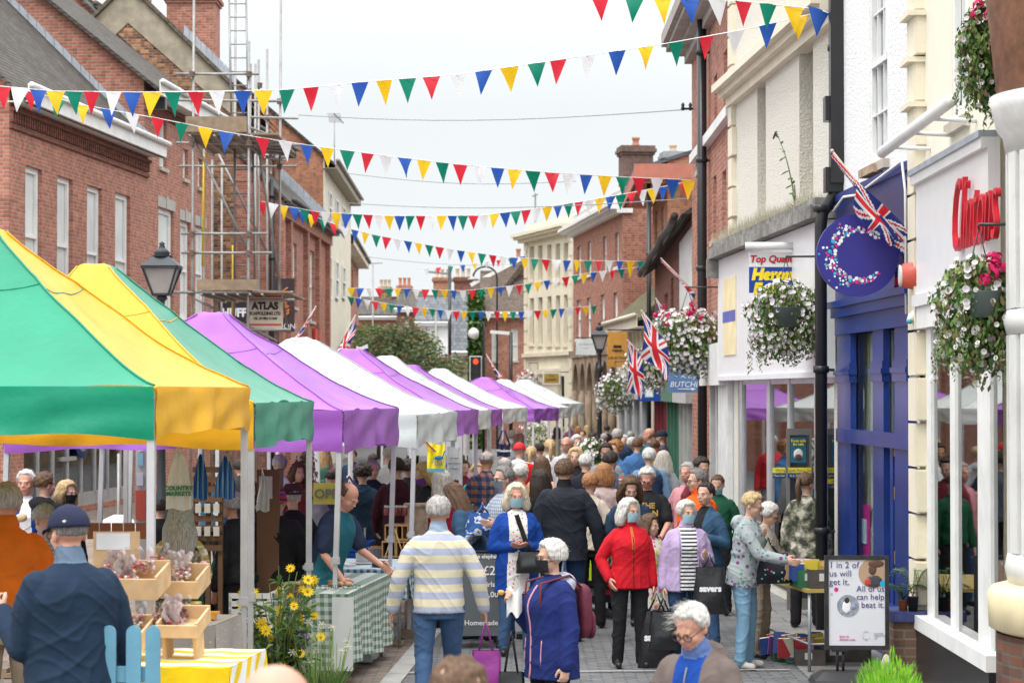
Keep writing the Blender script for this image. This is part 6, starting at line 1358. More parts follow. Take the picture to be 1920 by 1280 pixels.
# chalkboard
def aboard(label, px0, px1, py0, py1, d, lines, rz=0):
    x0, x1, z0, z1 = X_(px0, d), X_(px1, d), Z_(py1, d), Z_(py0, d); w_ = x1-x0; t = thing('chalkboard', label, 'chalkboard', (x0, d, 0), R(rz))
    cb = mat('chalkboard slate', (.075, .085, .09), .7, var=.15, vs=3)
    for sgn, nm in ((1, 'front_panel'), (-1, 'back_panel')):
        mb = MB(); y1 = .0 if sgn > 0 else .5
        mb.add([(0, y1, .12), (w_, y1, .12), (w_, .24, z1), (0, .24, z1), (0, y1+.02*sgn, .12), (w_, y1+.02*sgn, .12), (w_, .24+.015*sgn, z1-.005), (0, .24+.015*sgn, z1-.005)], [(0, 1, 2, 3), (4, 7, 6, 5), (0, 4, 5, 1), (1, 5, 6, 2), (2, 6, 7, 3), (3, 7, 4, 0)]); o = mb.build(nm, cb if sgn > 0 else BLACK, t)
        for x in (.0, w_-.03): q = MB(); q.box(x, x+.03, y1, y1+.03, 0, .12); q.build('leg', BLACK, t)
    tl = math.atan2(.24, z1-.12)
    for s_, sz, u, v in lines: text_part(s_, sz, 'lettering', mat('chalk', (.62, .62, .6), .9), t, (u*w_, .24*(v*(z1-.12))/(z1-.12)-.006, .12+v*(z1-.12)), (R(90)-tl, 0, 0), ex=.001, bold=.001)
    return t
aboard('large chalkboard A-frame sign beside the man in the striped jumper', 848, 936, 1035, 1205, 23.0, (('White elephant', .055, .68, .93), ('£2', .13, .8, .76), ('girls', .07, .8, .6), ('£5.00', .08, .8, .48), ('Homemade', .07, .62, .15)), rz=3)
aboard('small wooden edged chalkboard behind the man in the black T-shirt', 1228, 1256, 908, 1010, 33, (('tea\nwine', .1, .5, .8),))
mb = MB(); d = 32.8; mb.box(X_(1226, d), X_(1257, d), d, d+.02, Z_(955, d), Z_(905, d)); o = top(mb, 'wooden_sign', PINE, 'plain plywood sign with faint script beside the white shop pilaster', 'sign', (X_(1241, d), d, 0)); text_part('Life\nwine', .08, 'lettering', WOOD, o, (0, -.01, Z_(930, d)), (R(90), 0, 0), ex=.001)

# ================================================================ right-hand street things
def table(name, label, x0, y0, w_, dep, z, topm, legm, rz=0):
    t = thing(name, label, 'table', (x0, y0, 0), R(rz)); mb = MB(); mb.box(0, w_, 0, dep, z-.03, z); mb.build('tabletop', topm, t)
    for x in (.03, w_-.03):
        for y in (.03, dep-.03): mb = MB(); mb.tube([(x, y, 0), (x, y, z-.03)], .016, 8); mb.build('leg', legm, t)
    mb = MB(); mb.tube([(.03, .03, .25), (w_-.03, .03, .25)], .01, 6); mb.tube([(.03, .03, .25), (.03, dep-.03, .25)], .01, 6); mb.build('stretcher', legm, t); return t
GREY = mat('grey table metal', (.28, .30, .31), .4, .4)
bx, by = X_(1466, 22.6), 21.0
table('book_table', 'folding table of second-hand books outside the blue charity shop', X_(1512, 21.0), 21.0, .75, 1.7, .74, mat('yellow ply top', (.42, .30, .08), .6), GREY, rz=9)
def books(label, cx, cy, z, n, w_, sp, grp, up=True, seed=1):
    random.seed(seed)
    cols = [(.45, .04, .05), (.04, .10, .35), (.55, .50, .40), (.06, .25, .12), (.6, .45, .05), (.5, .48, .45), (.25, .08, .3), (.35, .2, .1)]
    for i in range(n):
        t = random.uniform(.02, .04); h = random.uniform(.16, .2); dd = random.uniform(.10, .13); mb = MB(); a = random.uniform(-.35, .35)
        mb.box(-t/2, t/2, 0, dd, 0, h, 0); mb.box(-t/2+.003, t/2-.003, -.001, dd-.004, .004, h+.001, 1)
        c = cols[random.randrange(8)]; o = mb.build('book', [mat('cover %s' % (c,), c, .45), mat('pages', (.62, .56, .42), .9)])
        if up: o.location = (cx-w_/2+w_*i/max(1, n-1), cy+random.uniform(0, sp), z); o.rotation_euler = (random.uniform(-.15, .1), a, random.uniform(1.2, 1.9))
        else: o.location = (cx+random.uniform(-.02, .02), cy, z+.03*i); o.rotation_euler = (0, R(90), random.uniform(1.1, 2))
        tag(o, label, 'book', grp)
GB = mat('green cardboard', (.03, .15, .07), .6, var=.3); DBX = mat('dark printed card', (.07, .06, .055), .6, var=.3, vs=7)
def cbox(label, x, y, z, w_, dep, h, m, rz=0):
    t = thing('cardboard_box', label, 'box', (x, y, z), R(rz)); e = .006; mb = MB(); mb.box(0, w_, 0, e, 0, h); mb.box(0, w_, dep-e, dep, 0, h); mb.box(0, e, e, dep-e, 0, h); mb.box(w_-e, w_, e, dep-e, 0, h); mb.box(e, w_-e, e, dep-e, 0, .006); mb.build('box_walls', m, t)
    mb = MB(); mb.box(w_*.3, w_*.55, -.003, -.001, h*.4, h*.8); mb.build('label_print', mat('white print', (.55, .55, .52), .6), t)
X0 = X_(1492, 21.3)
cbox('green cardboard box of books on the table, left one', X0, 21.15, .742, .20, .32, .16, GB, 8); cbox('dark cardboard box of books on the table, right one', X_(1512, 21.3), 21.05, .742, .27, .36, .17, DBX, 8)
books('paperback standing in the boxes on the book table', X_(1503, 21.3), 21.25, .80, 6, .14, .1, 'books in the boxes on the table', seed=3); books('paperback standing in the boxes on the book table', X_(1528, 21.3), 21.2, .80, 8, .22, .12, 'books in the boxes on the table', seed=4)
books('book lying flat on the yellow table top', X_(1478, 22.5), 22.3, .742, 2, .1, 0, 'books lying flat on the table', up=False, seed=5); books('book lying flat on the yellow table top', X_(1468, 22.6), 22.4, .742, 2, .1, 0, 'books lying flat on the table', up=False, seed=6); books('book lying flat on the yellow table top', X_(1488, 22), 21.7, .742, 1, .1, 0, 'books lying flat on the table', up=False, seed=9)
cbox('small green box of books on the ground, leftmost', X_(1449, 21.9), 21.9, .002, .15, .3, .16, GB); cbox('small green box of books on the ground, second from left', X_(1474, 21.7), 21.7, .002, .13, .3, .16, GB); cbox('dark box of books on the ground under the table', X_(1491, 21.5), 21.5, .002, .27, .3, .15, DBX); cbox('long dark box behind the poster stand', X_(1521, 21.8), 21.8, .002, .55, .3, .16, DBX)
books('book poking out of the boxes on the ground', X_(1465, 21.9), 22.0, .06, 5, .12, .1, 'books in the boxes on the ground', seed=7); books('book poking out of the boxes on the ground', X_(1484, 21.7), 21.8, .08, 5, .12, .1, 'books in the boxes on the ground', seed=8); books('book poking out of the boxes on the ground', X_(1508, 21.5), 21.6, .06, 7, .22, .1, 'books in the boxes on the ground', seed=12); books('book poking out of the boxes on the ground', X_(1535, 21.8), 21.9, .07, 7, .22, .1, 'books in the boxes on the ground', seed=14)
# poster stand
d = 20.2; x0, x1, z0, z1 = X_(1545, d), X_(1665, d), Z_(1217, d), Z_(1041, d); w_ = x1-x0
t = thing('poster_stand', 'black framed pavement poster stand on a weighted base outside the charity shop', 'poster stand', (x0, d, 0), R(-2)); mb = MB(); e = .035
mb.box(0, w_, 0, .04, z1-e, z1); mb.box(0, w_, 0, .04, z0, z0+e); mb.box(0, e, 0, .04, z0+e, z1-e); mb.box(w_-e, w_, 0, .04, z0+e, z1-e); fr = mb.build('frame', mat('scuffed black frame', (.03, .03, .032), .35, var=.4, vs=12), t)
mb = MB(); mb.box(e, w_-e, .012, .028, z0+e, z1-e); ps = mb.build('poster', mat('poster paper', (.72, .72, .76), .35, var=.02), t)
mb = MB(); mb.tube([(.11, .03, .1), (.11, .03, z0)], .012, 8); mb.tube([(.16, .03, .1), (.16, .03, z0)], .012, 8); mb.box(.06, .21, .0, .06, z0-.02, z0); mb.build('springs', BLACK, t)
mb = MB(); mb.add([(-.12, -.22, 0), (w_-.05, -.22, 0), (w_+.0, .25, 0), (-.12, .25, 0), (-.1, -.2, .05), (w_-.07, -.2, .05), (w_-.05, .23, .05), (-.1, .23, .05), (-.02, -.08, .11), (w_-.15, -.08, .11), (w_-.15, .13, .11), (-.02, .13, .11)], [(0, 1, 5, 4), (1, 2, 6, 5), (2, 3, 7, 6), (3, 0, 4, 7), (4, 5, 9, 8), (5, 6, 10, 9), (6, 7, 11, 10), (7, 4, 8, 11), (8, 9, 10, 11)]); mb.build('base', mat('black plastic base', (.035, .035, .037), .4), t)
INK = mat('indigo ink', (.08, .06, .22), .5); MAG = mat('magenta ink', (.62, .02, .25), .5); CYA = mat('cyan ink', (.02, .40, .62), .5); PW = mat('white ink', (.78, .78, .80), .5); PG = mat('silver ink', (.42, .44, .48), .5)
def tp_(s_, sz, x, z, al='LEFT', m=INK): return text_part(s_, sz, 'lettering', m, ps, (x, .008, z), (R(90), 0, 0), ex=.001, align=al)
tp_('1 in 2 of\nus will\nget it.', .076, e+.005, z1-.155); tp_('All of us\ncan help\nbeat it.', .072, w_-e-.003, z0+.45, 'RIGHT'); tp_('Scan to\ndonate now', .028, .125, z0+.1, 'LEFT', MAG); tp_('CANCER\nRESEARCH\nUK', .02, w_-.13, z0+.12, 'LEFT', PG)
def disc(mb, x, z, r, y, mi, n=28, th=.002): mb.prism([(x+r*math.cos(2*math.pi*k/n), z+r*math.sin(2*math.pi*k/n)) for k in range(n)], y-th, y, mi)
mb = MB(); cx, cz = w_-.13, z1-.15; disc(mb, cx, cz, .13, .0105, 0); disc(mb, .20, z1-.43, .094, .0105, 1); mb.ell((cx-.01, .008, cz+.03), (.035, .004, .045), mi=2); mb.ell((cx, .0085, cz-.07), (.075, .004, .055), mi=3); mb.ell((cx-.05, .007, cz-.075), (.03, .004, .035), mi=4); mb.ell((cx+.02, .006, cz+.08), (.07, .003, .03), mi=2)
mb.ell((.19, .008, z1-.44), (.04, .004, .06), mi=5); mb.ell((.19, .007, z1-.385), (.022, .004, .03), mi=6); mb.ell((.24, .007, z1-.44), (.03, .003, .02), mi=7); disc(mb, w_-.05, z1-.24, .028, .008, 8); disc(mb, .10, z1-.29, .019, .0105, 9); disc(mb, .06, z1-.33, .011, .0105, 10)
mb.build('printed_pictures', [mat('tan print', (.45, .30, .2), .5), mat('grey print', (.3, .33, .38), .5, var=.3, vs=30), mat('brown print', (.12, .06, .04), .5), mat('charcoal print', (.06, .06, .07), .5), mat('red print', (.55, .06, .05), .5), PW, mat('hair print', (.05, .03, .03), .5), mat('lilac print', (.3, .3, .45), .5), CYA, MAG, PG], ps)
def dotC(mb, cx, cz, R0, seed, n, y, sc=1.0, cols=4):
    random.seed(seed); pl = []
    for i in range(n*30):
        a = R(random.uniform(42, 318)); rr = R0*(.56+abs(random.gauss(0, .13))); far = rr/R0-.56
        if far > .14 and not (R(110) < a < R(250)) : rr = R0*(.56+random.random()*.13)
        r = R0*random.uniform(.016, .055)*(1 if far < .25 else .6); x, z = cx+rr*math.cos(a), cz+rr*math.sin(a)
        if any(math.hypot(x-p[0], z-p[1]) < (r+p[2])*.82 for p in pl): continue
        pl.append((x, z, r)); disc(mb, x, z, r, y-.0004*len(pl) % .002, random.choice((0, 0, 0, 1, 1, 1, 2, 2, 3)), 12)
        if len(pl) >= n: break
mb = MB(); dotC(mb, w_-.19, z0+.12, .055, 4, 34, .0105); mb.build('dotted_emblem', [MAG, INK, MAG, PG], ps)
# round hanging sign
d = 21.3; cx, cz = X_(1608, d), Z_(479, d); r = 77/F*d
t = thing('round_shop_sign', 'round navy hanging sign with a dotted letter C in pink white and blue', 'hanging sign', (cx, d, cz), 0)
mb = MB(); disc(mb, 0, 0, r, .03, 0, 64, .06); mb.build('disc', mat('indigo sign face', (.028, .025, .22), .4, var=.08), t)
mb = MB(); mb.tube([(r*.9, 0, -.12), (X_(1715, d)-cx+.05, .02, -.12)], .014, 8); mb.tube([(r*.9, 0, .22), (X_(1715, d)-cx+.05, .02, .22)], .014, 8); mb.build('bracket', BLUE, t)
mb = MB(); dotC(mb, .02, 0, r*1.0, 9, 150, -.0305); mb.build('dotted_letter', [PW, MAG, PG, CYA], t)
# flags
UJ = [mat('flag red', (.62, .02, .03), .7, trans=.2), mat('flag white', (.74, .74, .74), .7, trans=.2), mat('flag blue', (.015, .03, .20), .7, trans=.2)]
def uj(u, v):
    x, y = u*60-30, v*30-15
    if abs(x) < 3 or abs(y) < 3: return 0
    if abs(x) < 5 or abs(y) < 5: return 1
    dd = (y-x/2) if x*y > 0 else (y+x/2); dist = abs(dd)*.894
    if dist < 1: return 0
    if dist < 3: return 1
    return 2
def flag(label, A, Bp, d, drop, furl=.4, wave=.06, L=None, pole=True, name='flag', y2=None, furled=False):
    """pole from A (base) to Bp (tip) in pixels; cloth hangs from the outer part"""
    a, b_ = P3(A[0], A[1], d), P3(Bp[0], Bp[1], y2 or d); t = thing(name, label, 'flag', tuple(a), 0, None)
    ax = (b_-a); mb = MB(); mb.tube([Vector((0, 0, 0)), ax], .011, 8); mb.ell(ax, .02, n=1); mb.build('pole', mat('pole wood', (.5, .45, .38), .6), t)
    mb = MB()
    if furled:
        def f(u, v):
            p = ax*(1-u*.95); w_ = .035+.12*u*u; return p+Vector((math.sin(v*6.28+u*9)*w_*.5, math.cos(v*6.28+u*9)*w_*.5, -.03-w_*.6*v))
        mb.grid(f, 60, 16, mf=lambda u, v: uj(u, (v+u*2.0) % 1)); 
    else:
        def f(u, v):
            p = ax*(1-u*furl); g = Vector((0, 0, -1)); q = p+g*drop*v*(1-.15*u); q.x += wave*math.sin(v*5+u*6)*v+(-ax.x*.12*v); q.y += wave*1.3*math.sin(v*7+u*4)*v; return q
        mb.grid(f, 30, 60, mf=lambda u, v: uj(v, u))
    mb.build('cloth', UJ, t); return t
t = flag('union flag wrapped over the round navy sign above the blue shop', (1716, 480), (1560, 283), 21.1, .5, furled=True)
d = 21.1; mb = MB(); p0, p1 = P3(1602, 345, d), P3(1690, 470, d)
def f(u, v):
    p = P3(1598+66*u, 392+74*u+8*math.sin(u*6), d); q = P3(1604+108*u, 338+106*u, d); r_ = p.lerp(q, v); r_.y += .05*math.sin(v*8+u*5)-.08; return r_
mb.grid(f, 40, 24, mf=lambda u, v: uj(u, v)); o = mb.build('cloth_fold', UJ, t, world=True)
mb = MB(); mb.grid(lambda u, v: P3(1680+18*u-4*v, 470+80*v, 21.4)+Vector((0, .03*math.sin(u*6), 0)), 8, 16, mf=lambda u, v: uj(v*.7, u*.5)); mb.build('cloth_end', UJ, t, world=True)
flag('furled union flag leaning above the pink and white basket', (1345, 590), (1240, 485), 40, .5, furled=True)
flag('union flag hanging open left of the pink and white basket', (1250, 640), (1203, 583), 33, .66, furl=1.0, wave=.05)
flag('dark union flag partly hidden behind the open one', (1262, 606), (1230, 560), 43, .5, furl=.8)
flag('long union flag hanging nearest the pharmacy sign', (1204, 668), (1177, 638), 38, .82, furl=1.0, wave=.04)
flag('union flag rising above the purple canopies on the left', (632, 655), (666, 592), 40, .55, furl=.95)
flag('twisted union flag on the pilastered brick building', (556, 632), (592, 575), 45, .5, furled=True)
flag('small union flag beside the tiled roof house', (940, 708), (912, 665), 60, .4, furled=True)
mb = MB(); mb.grid(lambda u, v: P3(668+22*u, 648+18*v+2*math.sin(u*5), 55), 12, 8, mf=lambda u, v: 2 if (u > .6 and v > .35) else 1); top(mb, 'banner', UJ, 'small white and blue banner behind the purple canopy peaks', 'banner', tuple(P3(680, 655, 55)))
# hanging signs
def hsign(name, label, px0, px1, py0, py1, d, m, lines=(), border=None, arm=True, cat='hanging sign', rz=0, armside=1):
    x0, x1, z0, z1 = X_(px0, d), X_(px1, d), Z_(py1, d), Z_(py0, d); w_, h = x1-x0, z1-z0; t = thing(name, label, cat, ((x0+x1)/2, d, z0), R(rz))
    mb = MB(); mb.box(-w_/2, w_/2, -.03, .03, 0, h); pn = mb.build('panel', m, t)
    if border: mb = MB(); e = .05; mb.box(-w_/2-e, w_/2+e, -.025, .025, h, h+e); mb.box(-w_/2-e, w_/2+e, -.025, .025, -e, 0); mb.box(-w_/2-e, -w_/2, -.025, .025, 0, h); mb.box(w_/2, w_/2+e, -.025, .025, 0, h); mb.build('border', border, t)
    if arm: mb = MB(); mb.tube([(-w_/2, 0, h+.05), (w_/2+.35*armside, 0, h+.05)], .016, 8); mb.tube([(-w_/3, 0, h), (-w_/3, 0, h+.05)], .006, 5); mb.tube([(w_/3, 0, h), (w_/3, 0, h+.05)], .006, 5); mb.build('bracket', BLACK, t)
    for (s_, sz, u, v, m_, kw) in lines: q = text_part(s_, sz, 'lettering', m_, pn, (u*w_, -.034, v*h), (R(90), 0, 0), ex=.002, **kw)
    return t, pn, w_, h
t, pn, w_, h = hsign('shop_sign', 'hanging sign with yellow lettering on blue under a red headline', 1405, 1494, 501, 549, 27, mat('blue sign face', (.01, .05, .32), .4), (('Heron\nFoods', .175, -.03, .42, mat('sign yellow', (.85, .65, .02), .5), dict(bold=.012, shear=.2)),), armside=0)
mb = MB(); mb.box(-w_/2, w_/2, -.03, .03, h+.002, h+.17); p2 = mb.build('header', WH, t); text_part('Top Quality', .11, 'lettering', RED, p2, (0, -.034, h+.09), (R(90), 0, 0), ex=.002, bold=.004, shear=.2)
mb = MB(); mb.tube([(-w_/2-.05, -.08, h+.24), (w_/2+.03, -.08, h+.24)], .045, 10); mb.tube([(w_/2, 0, h+.2), (w_/2+.75, .2, h+.22)], .014, 6); mb.build('lamp_tube', WHITE, t)
SB = mat('slate blue sign', (.10, .20, .38), .5)
t, pn, w_, h = hsign('butchers_sign', 'blue butchers hanging sign with white lettering and arrow below the flower basket', 1253, 1328, 667, 736, 38, SB, (('BUTCHERS', .125, .0, .22, PW, dict(shear=.25)), ('A. & J.', .1, 0, .45, PW, dict(shear=.2)), ('~', .2, 0, .8, PW, dict())))
mb = MB(); mb.bar((-.17, -.036, .06), (.05, -.036, .06), .012); mb.add([(.05, -.036, .085), (.12, -.036, .06), (.05, -.036, .035)], [(0, 1, 2)]); mb.build('arrow', PW, pn)
t, pn, w_, h = hsign('pharmacy_sign', 'dark blue pharmacy sign with pale green cross behind the baskets', 1196, 1238, 706, 752, 46, mat('deep blue sign', (.01, .05, .28), .4), ())
for k, (e, m_) in enumerate(((.02, mat('mint green', (.25, .6, .52), .5)), (0, PW))):
    mb = MB(); mb.box(-.16-e, .16+e, -.035-.004*k, -.031, h*.52-e, h*.78+e); mb.box(-.065-e, .065+e, -.036-.004*k, -.032, h*.2-e, h*.78+e); mb.build('cross', m_, pn)
OR = mat('orange sign', (.55, .27, .05), .6, var=.1, vs=6)
t, pn, w_, h = hsign('orange_sign', 'tall orange hanging sign with a small black cottage emblem by the street lamp', 1139, 1176, 622, 688, 57, OR, (('Life & Times', .09, 0, .26, BLACK, dict(shear=.3)),), border=None)
mb = MB(); mb.box(-.1, .1, -.04, -.035, h*.55, h*.62)
for k in range(4): mb.tube([(-.14+.06*k, -.04, h*.46), (-.08+.06*k, -.04, h*.5), (-.02+.06*k, -.04, h*.42)], .008, 5)
mb.build('emblem', BLACK, pn)
hsign('white_sign', 'plain white shop sign with pale grey script left of the street lamp', 1080, 1117, 636, 665, 66, mat('off white sign', (.60, .62, .62), .6), (('my dentist', .1, 0, .7, mat('pale grey ink', (.4, .42, .42), .6), dict()), ('dental care', .05, 0, .45, mat('pale grey ink', (.4, .42, .42), .6), dict())))
hsign('gold_sign', 'small gold lettered sign in a white frame on the cream building', 1020, 1048, 700, 718, 84, mat('gold panel', (.40, .28, .06), .5), (('SURGERY', .1, 0, .35, mat('dark gold', (.15, .09, .02), .6), dict(bold=.004)), ('Medical', .08, 0, .75, mat('dark gold', (.15, .09, .02), .6), dict())), border=WHITE)
t, pn, w_, h = hsign('pub_sign', 'dark brown pub sign with orange crest partly behind the scaffolding banner', 512, 552, 522, 622, 53, mat('dark brown sign', (.045, .025, .03), .5), (('ON', .17, .27, .1, PW, dict()),), armside=-1)
mb = MB()
for k in range(9): a = k*.7; mb.tube([(.0+.02*k-.08, -.04, h*.25+k*.07), (.1*math.sin(a)+.04, -.04, h*.3+k*.07), (.12*math.cos(a), -.04, h*.36+k*.07)], .022, 6)
mb.build('crest', mat('orange crest', (.55, .17, .03), .6), pn)
b = None
t, pn, w_, h = hsign('wool_shop_sign', 'black shopfront sign reading huff and puff behind the scaffolding', 410, 466, 566, 652, 55, mat('black sign face', (.02, .015, .02), .5), (('HUFF', .27, .02, .76, PW, dict(bold=.012, xs=.9)), ('PUFF', .27, .02, .36, PW, dict(bold=.012, xs=.9))), arm=False)
hsign('atlas_banner', 'cream scaffolding company banner with red bands tied to the poles', 464, 530, 546, 616, 46.5, mat('cream banner', (.58, .50, .40), .8, bump=.3, bs=6), (('ATLAS', .19, .0, .60, mat('banner black', (.03, .03, .035), .7), dict(bold=.012, xs=.95)), ('SCAFFOLDING LTD', .088, 0, .40, mat('banner black', (.03, .03, .035), .7), dict(xs=.8, bold=.005)), ('TEL: (01782) 411045', .065, 0, .27, mat('banner black', (.03, .03, .035), .7), dict(shear=.2, xs=.85, bold=.004))), arm=False, cat='banner')
o = COL.objects['atlas_banner']; mb = MB(); w_ = (530-464)/F*46.5; h = 70/F*46.5; mb.box(-w_/2+.02, w_/2-.02, -.034, -.031, h*.84, h*.89); mb.box(-w_/2+.02, w_/2-.02, -.034, -.031, h*.08, h*.13); mb.build('red_band', mat('banner red', (.50, .06, .05), .7), o)
# alarm, camera, roundel
mb = MB(); c = P3(1712, 517, 20.6); mb.lathe([(.0, .11), (.06, .11), (.085, .09), (.1, -.02), (.105, -.05), (.08, -.05)], n=20)
for v in mb.v: v.x, v.y, v.z = -v.z, v.y, v.x*1.25
o = top(mb, 'alarm_box', mat('faded red plastic', (.55, .09, .06), .4, dirt=.2), 'faded red round alarm box on the stone quoins', 'alarm box'); o.location = c
mb = MB(); mb.lathe([(.05, .1), (.07, .1), (.08, .12), (.05, .125)], n=16)
for v in mb.v: v.x, v.y, v.z = -v.z, v.y, v.x*1.25
mb.build('cover', mat('bleached plastic', (.62, .60, .55), .4), o)
mb = MB(); c = P3(1708, 590, 20.6); mb.tube([(.08, 0, .05), (0, -.02, -.02), (-.02, -.05, -.06)], [.03, .035, .03], 10); mb.ell((-.02, -.06, -.06), .025, mi=1); o = top(mb, 'security_camera', [WHITE, mat('teal lens', (.05, .25, .3), .2)], 'small white security lamp under the red alarm box', 'camera'); o.location = c
mb = MB(); mb.lathe([(.16, 0), (.17, .01), (.16, .03), (.0, .03)], n=28)
for v in mb.v: v.x, v.y, v.z = -v.z, v.y, v.x
o = top(mb, 'wall_plaque', mat('grey plaque', (.45, .47, .48), .3), 'round grey plaque on the quoins left of the card shop', 'plaque'); o.location = P3(1717, 698, 20.75)
# brick plinth, ferns
mb = MB(); d = 20.35; mb.box(X_(1674, d), X_(1716, d)+.1, d, d+.5, 0, Z_(1165, d)); t = top(mb, 'brick_plinth', brick('brown plinth brick', (.22, .13, .09), (.17, .10, .07), (.22, .19, .15)), 'low brown brick plinth with blue sill beside the poster stand', 'plinth', (X_(1695, d), d, 0))
mb = MB(); mb.box(X_(1670, d), X_(1718, d)+.1, d-.04, d+.5, Z_(1165, d)+.002, Z_(1146, d)); mb.build('sill', mat('chipped blue sill', (.04, .05, .16), .5, var=.4, vs=14), t, world=True)
def fern(label, px, d, z, potm, pr, ph, n, L_, seed, up=.6):
    random.seed(seed); t = thing('fern_pot', label, 'plant', (X_(px, d), d, z)); mb = MB(); mb.lathe([(pr*.75, 0), (pr, ph), (pr*1.08, ph), (pr*.9, ph-.01)], n=16); mb.build('pot', potm, t); mb = MB()
    for i in range(n):
        a = random.random()*6.28; dv = Vector((math.cos(a), math.sin(a), 0)); pts = [Vector((0, 0, ph))+dv*L_*k/8*random.uniform(.9, 1)+Vector((0, 0, L_*up*math.sin(k/8*2.4))) for k in range(9)]; mb.tube(pts, .002, 3)
        for k in range(1, 9):
            for q in range(2):
                p = pts[k-1].lerp(pts[k], q/2); s_ = dv.cross(Vector((0, 0, 1)))*(.045*(1-k/10)+.006)
                for sg in (-1, 1): mb.add([p-dv*.006, p+s_*sg-dv*.0, p+s_*sg*.9+dv*.012, p+dv*.008], [(0, 1, 2, 3)], 1+i % 2)
    mb.build('fronds', [LEAF[0], mat('fern green', (.16, .30, .05), .6, trans=.25), mat('fern yellow', (.26, .36, .09), .6, trans=.25)], t)
zs = Z_(1146, 20.4); fern('spreading fern in a terracotta pot on the blue sill', 1692, 20.45, zs, mat('terracotta', (.38, .12, .05), .8), .045, .1, 26, .22, 3); fern('upright fern in a black pot beside the terracotta one', 1710, 20.4, zs, BLACK, .05, .13, 14, .22, 5, up=1.1)
# bright shrub
random.seed(12); t = thing('conifer_shrub', 'feathery bright green shrub at the bottom edge of the street', 'shrub', (X_(1664, 12.5), 12.5, 0)); mb = MB(); mb.lathe([(.16, 0), (.2, .4), (.22, .4), (.2, .38)], n=18); mb.build('pot', BLACK, t); mb = MB()
for i in range(5200):
    th, ph = random.random()*6.28, math.acos(random.random()); dv = Vector((math.sin(ph)*math.cos(th), math.sin(ph)*math.sin(th), math.cos(ph))); rr = random.uniform(.3, 1)**.5; p = Vector((dv.x*.24*rr, dv.y*.2*rr, .45+dv.z**.7*.6*rr*(1+.15*noise.noise(dv*3)))); g = (dv+Vector((random.uniform(-.4, .4), random.uniform(-.4, .4), .9))).normalized()*random.uniform(.04, .08); s_ = g.cross(Vector((random.random(), random.random(), random.random()))).normalized()*.003
    mb.add([p, p+g*.6+s_, p+g, p+g*.6-s_], [(0, 1, 2, 3)], random.randrange(3))
mb.build('foliage', [mat('lime leaf', (.22, .52, .02), .6, trans=.35), mat('bright green leaf', (.12, .38, .02), .6, trans=.35), mat('yellow green leaf', (.36, .60, .05), .6, trans=.35)], t)

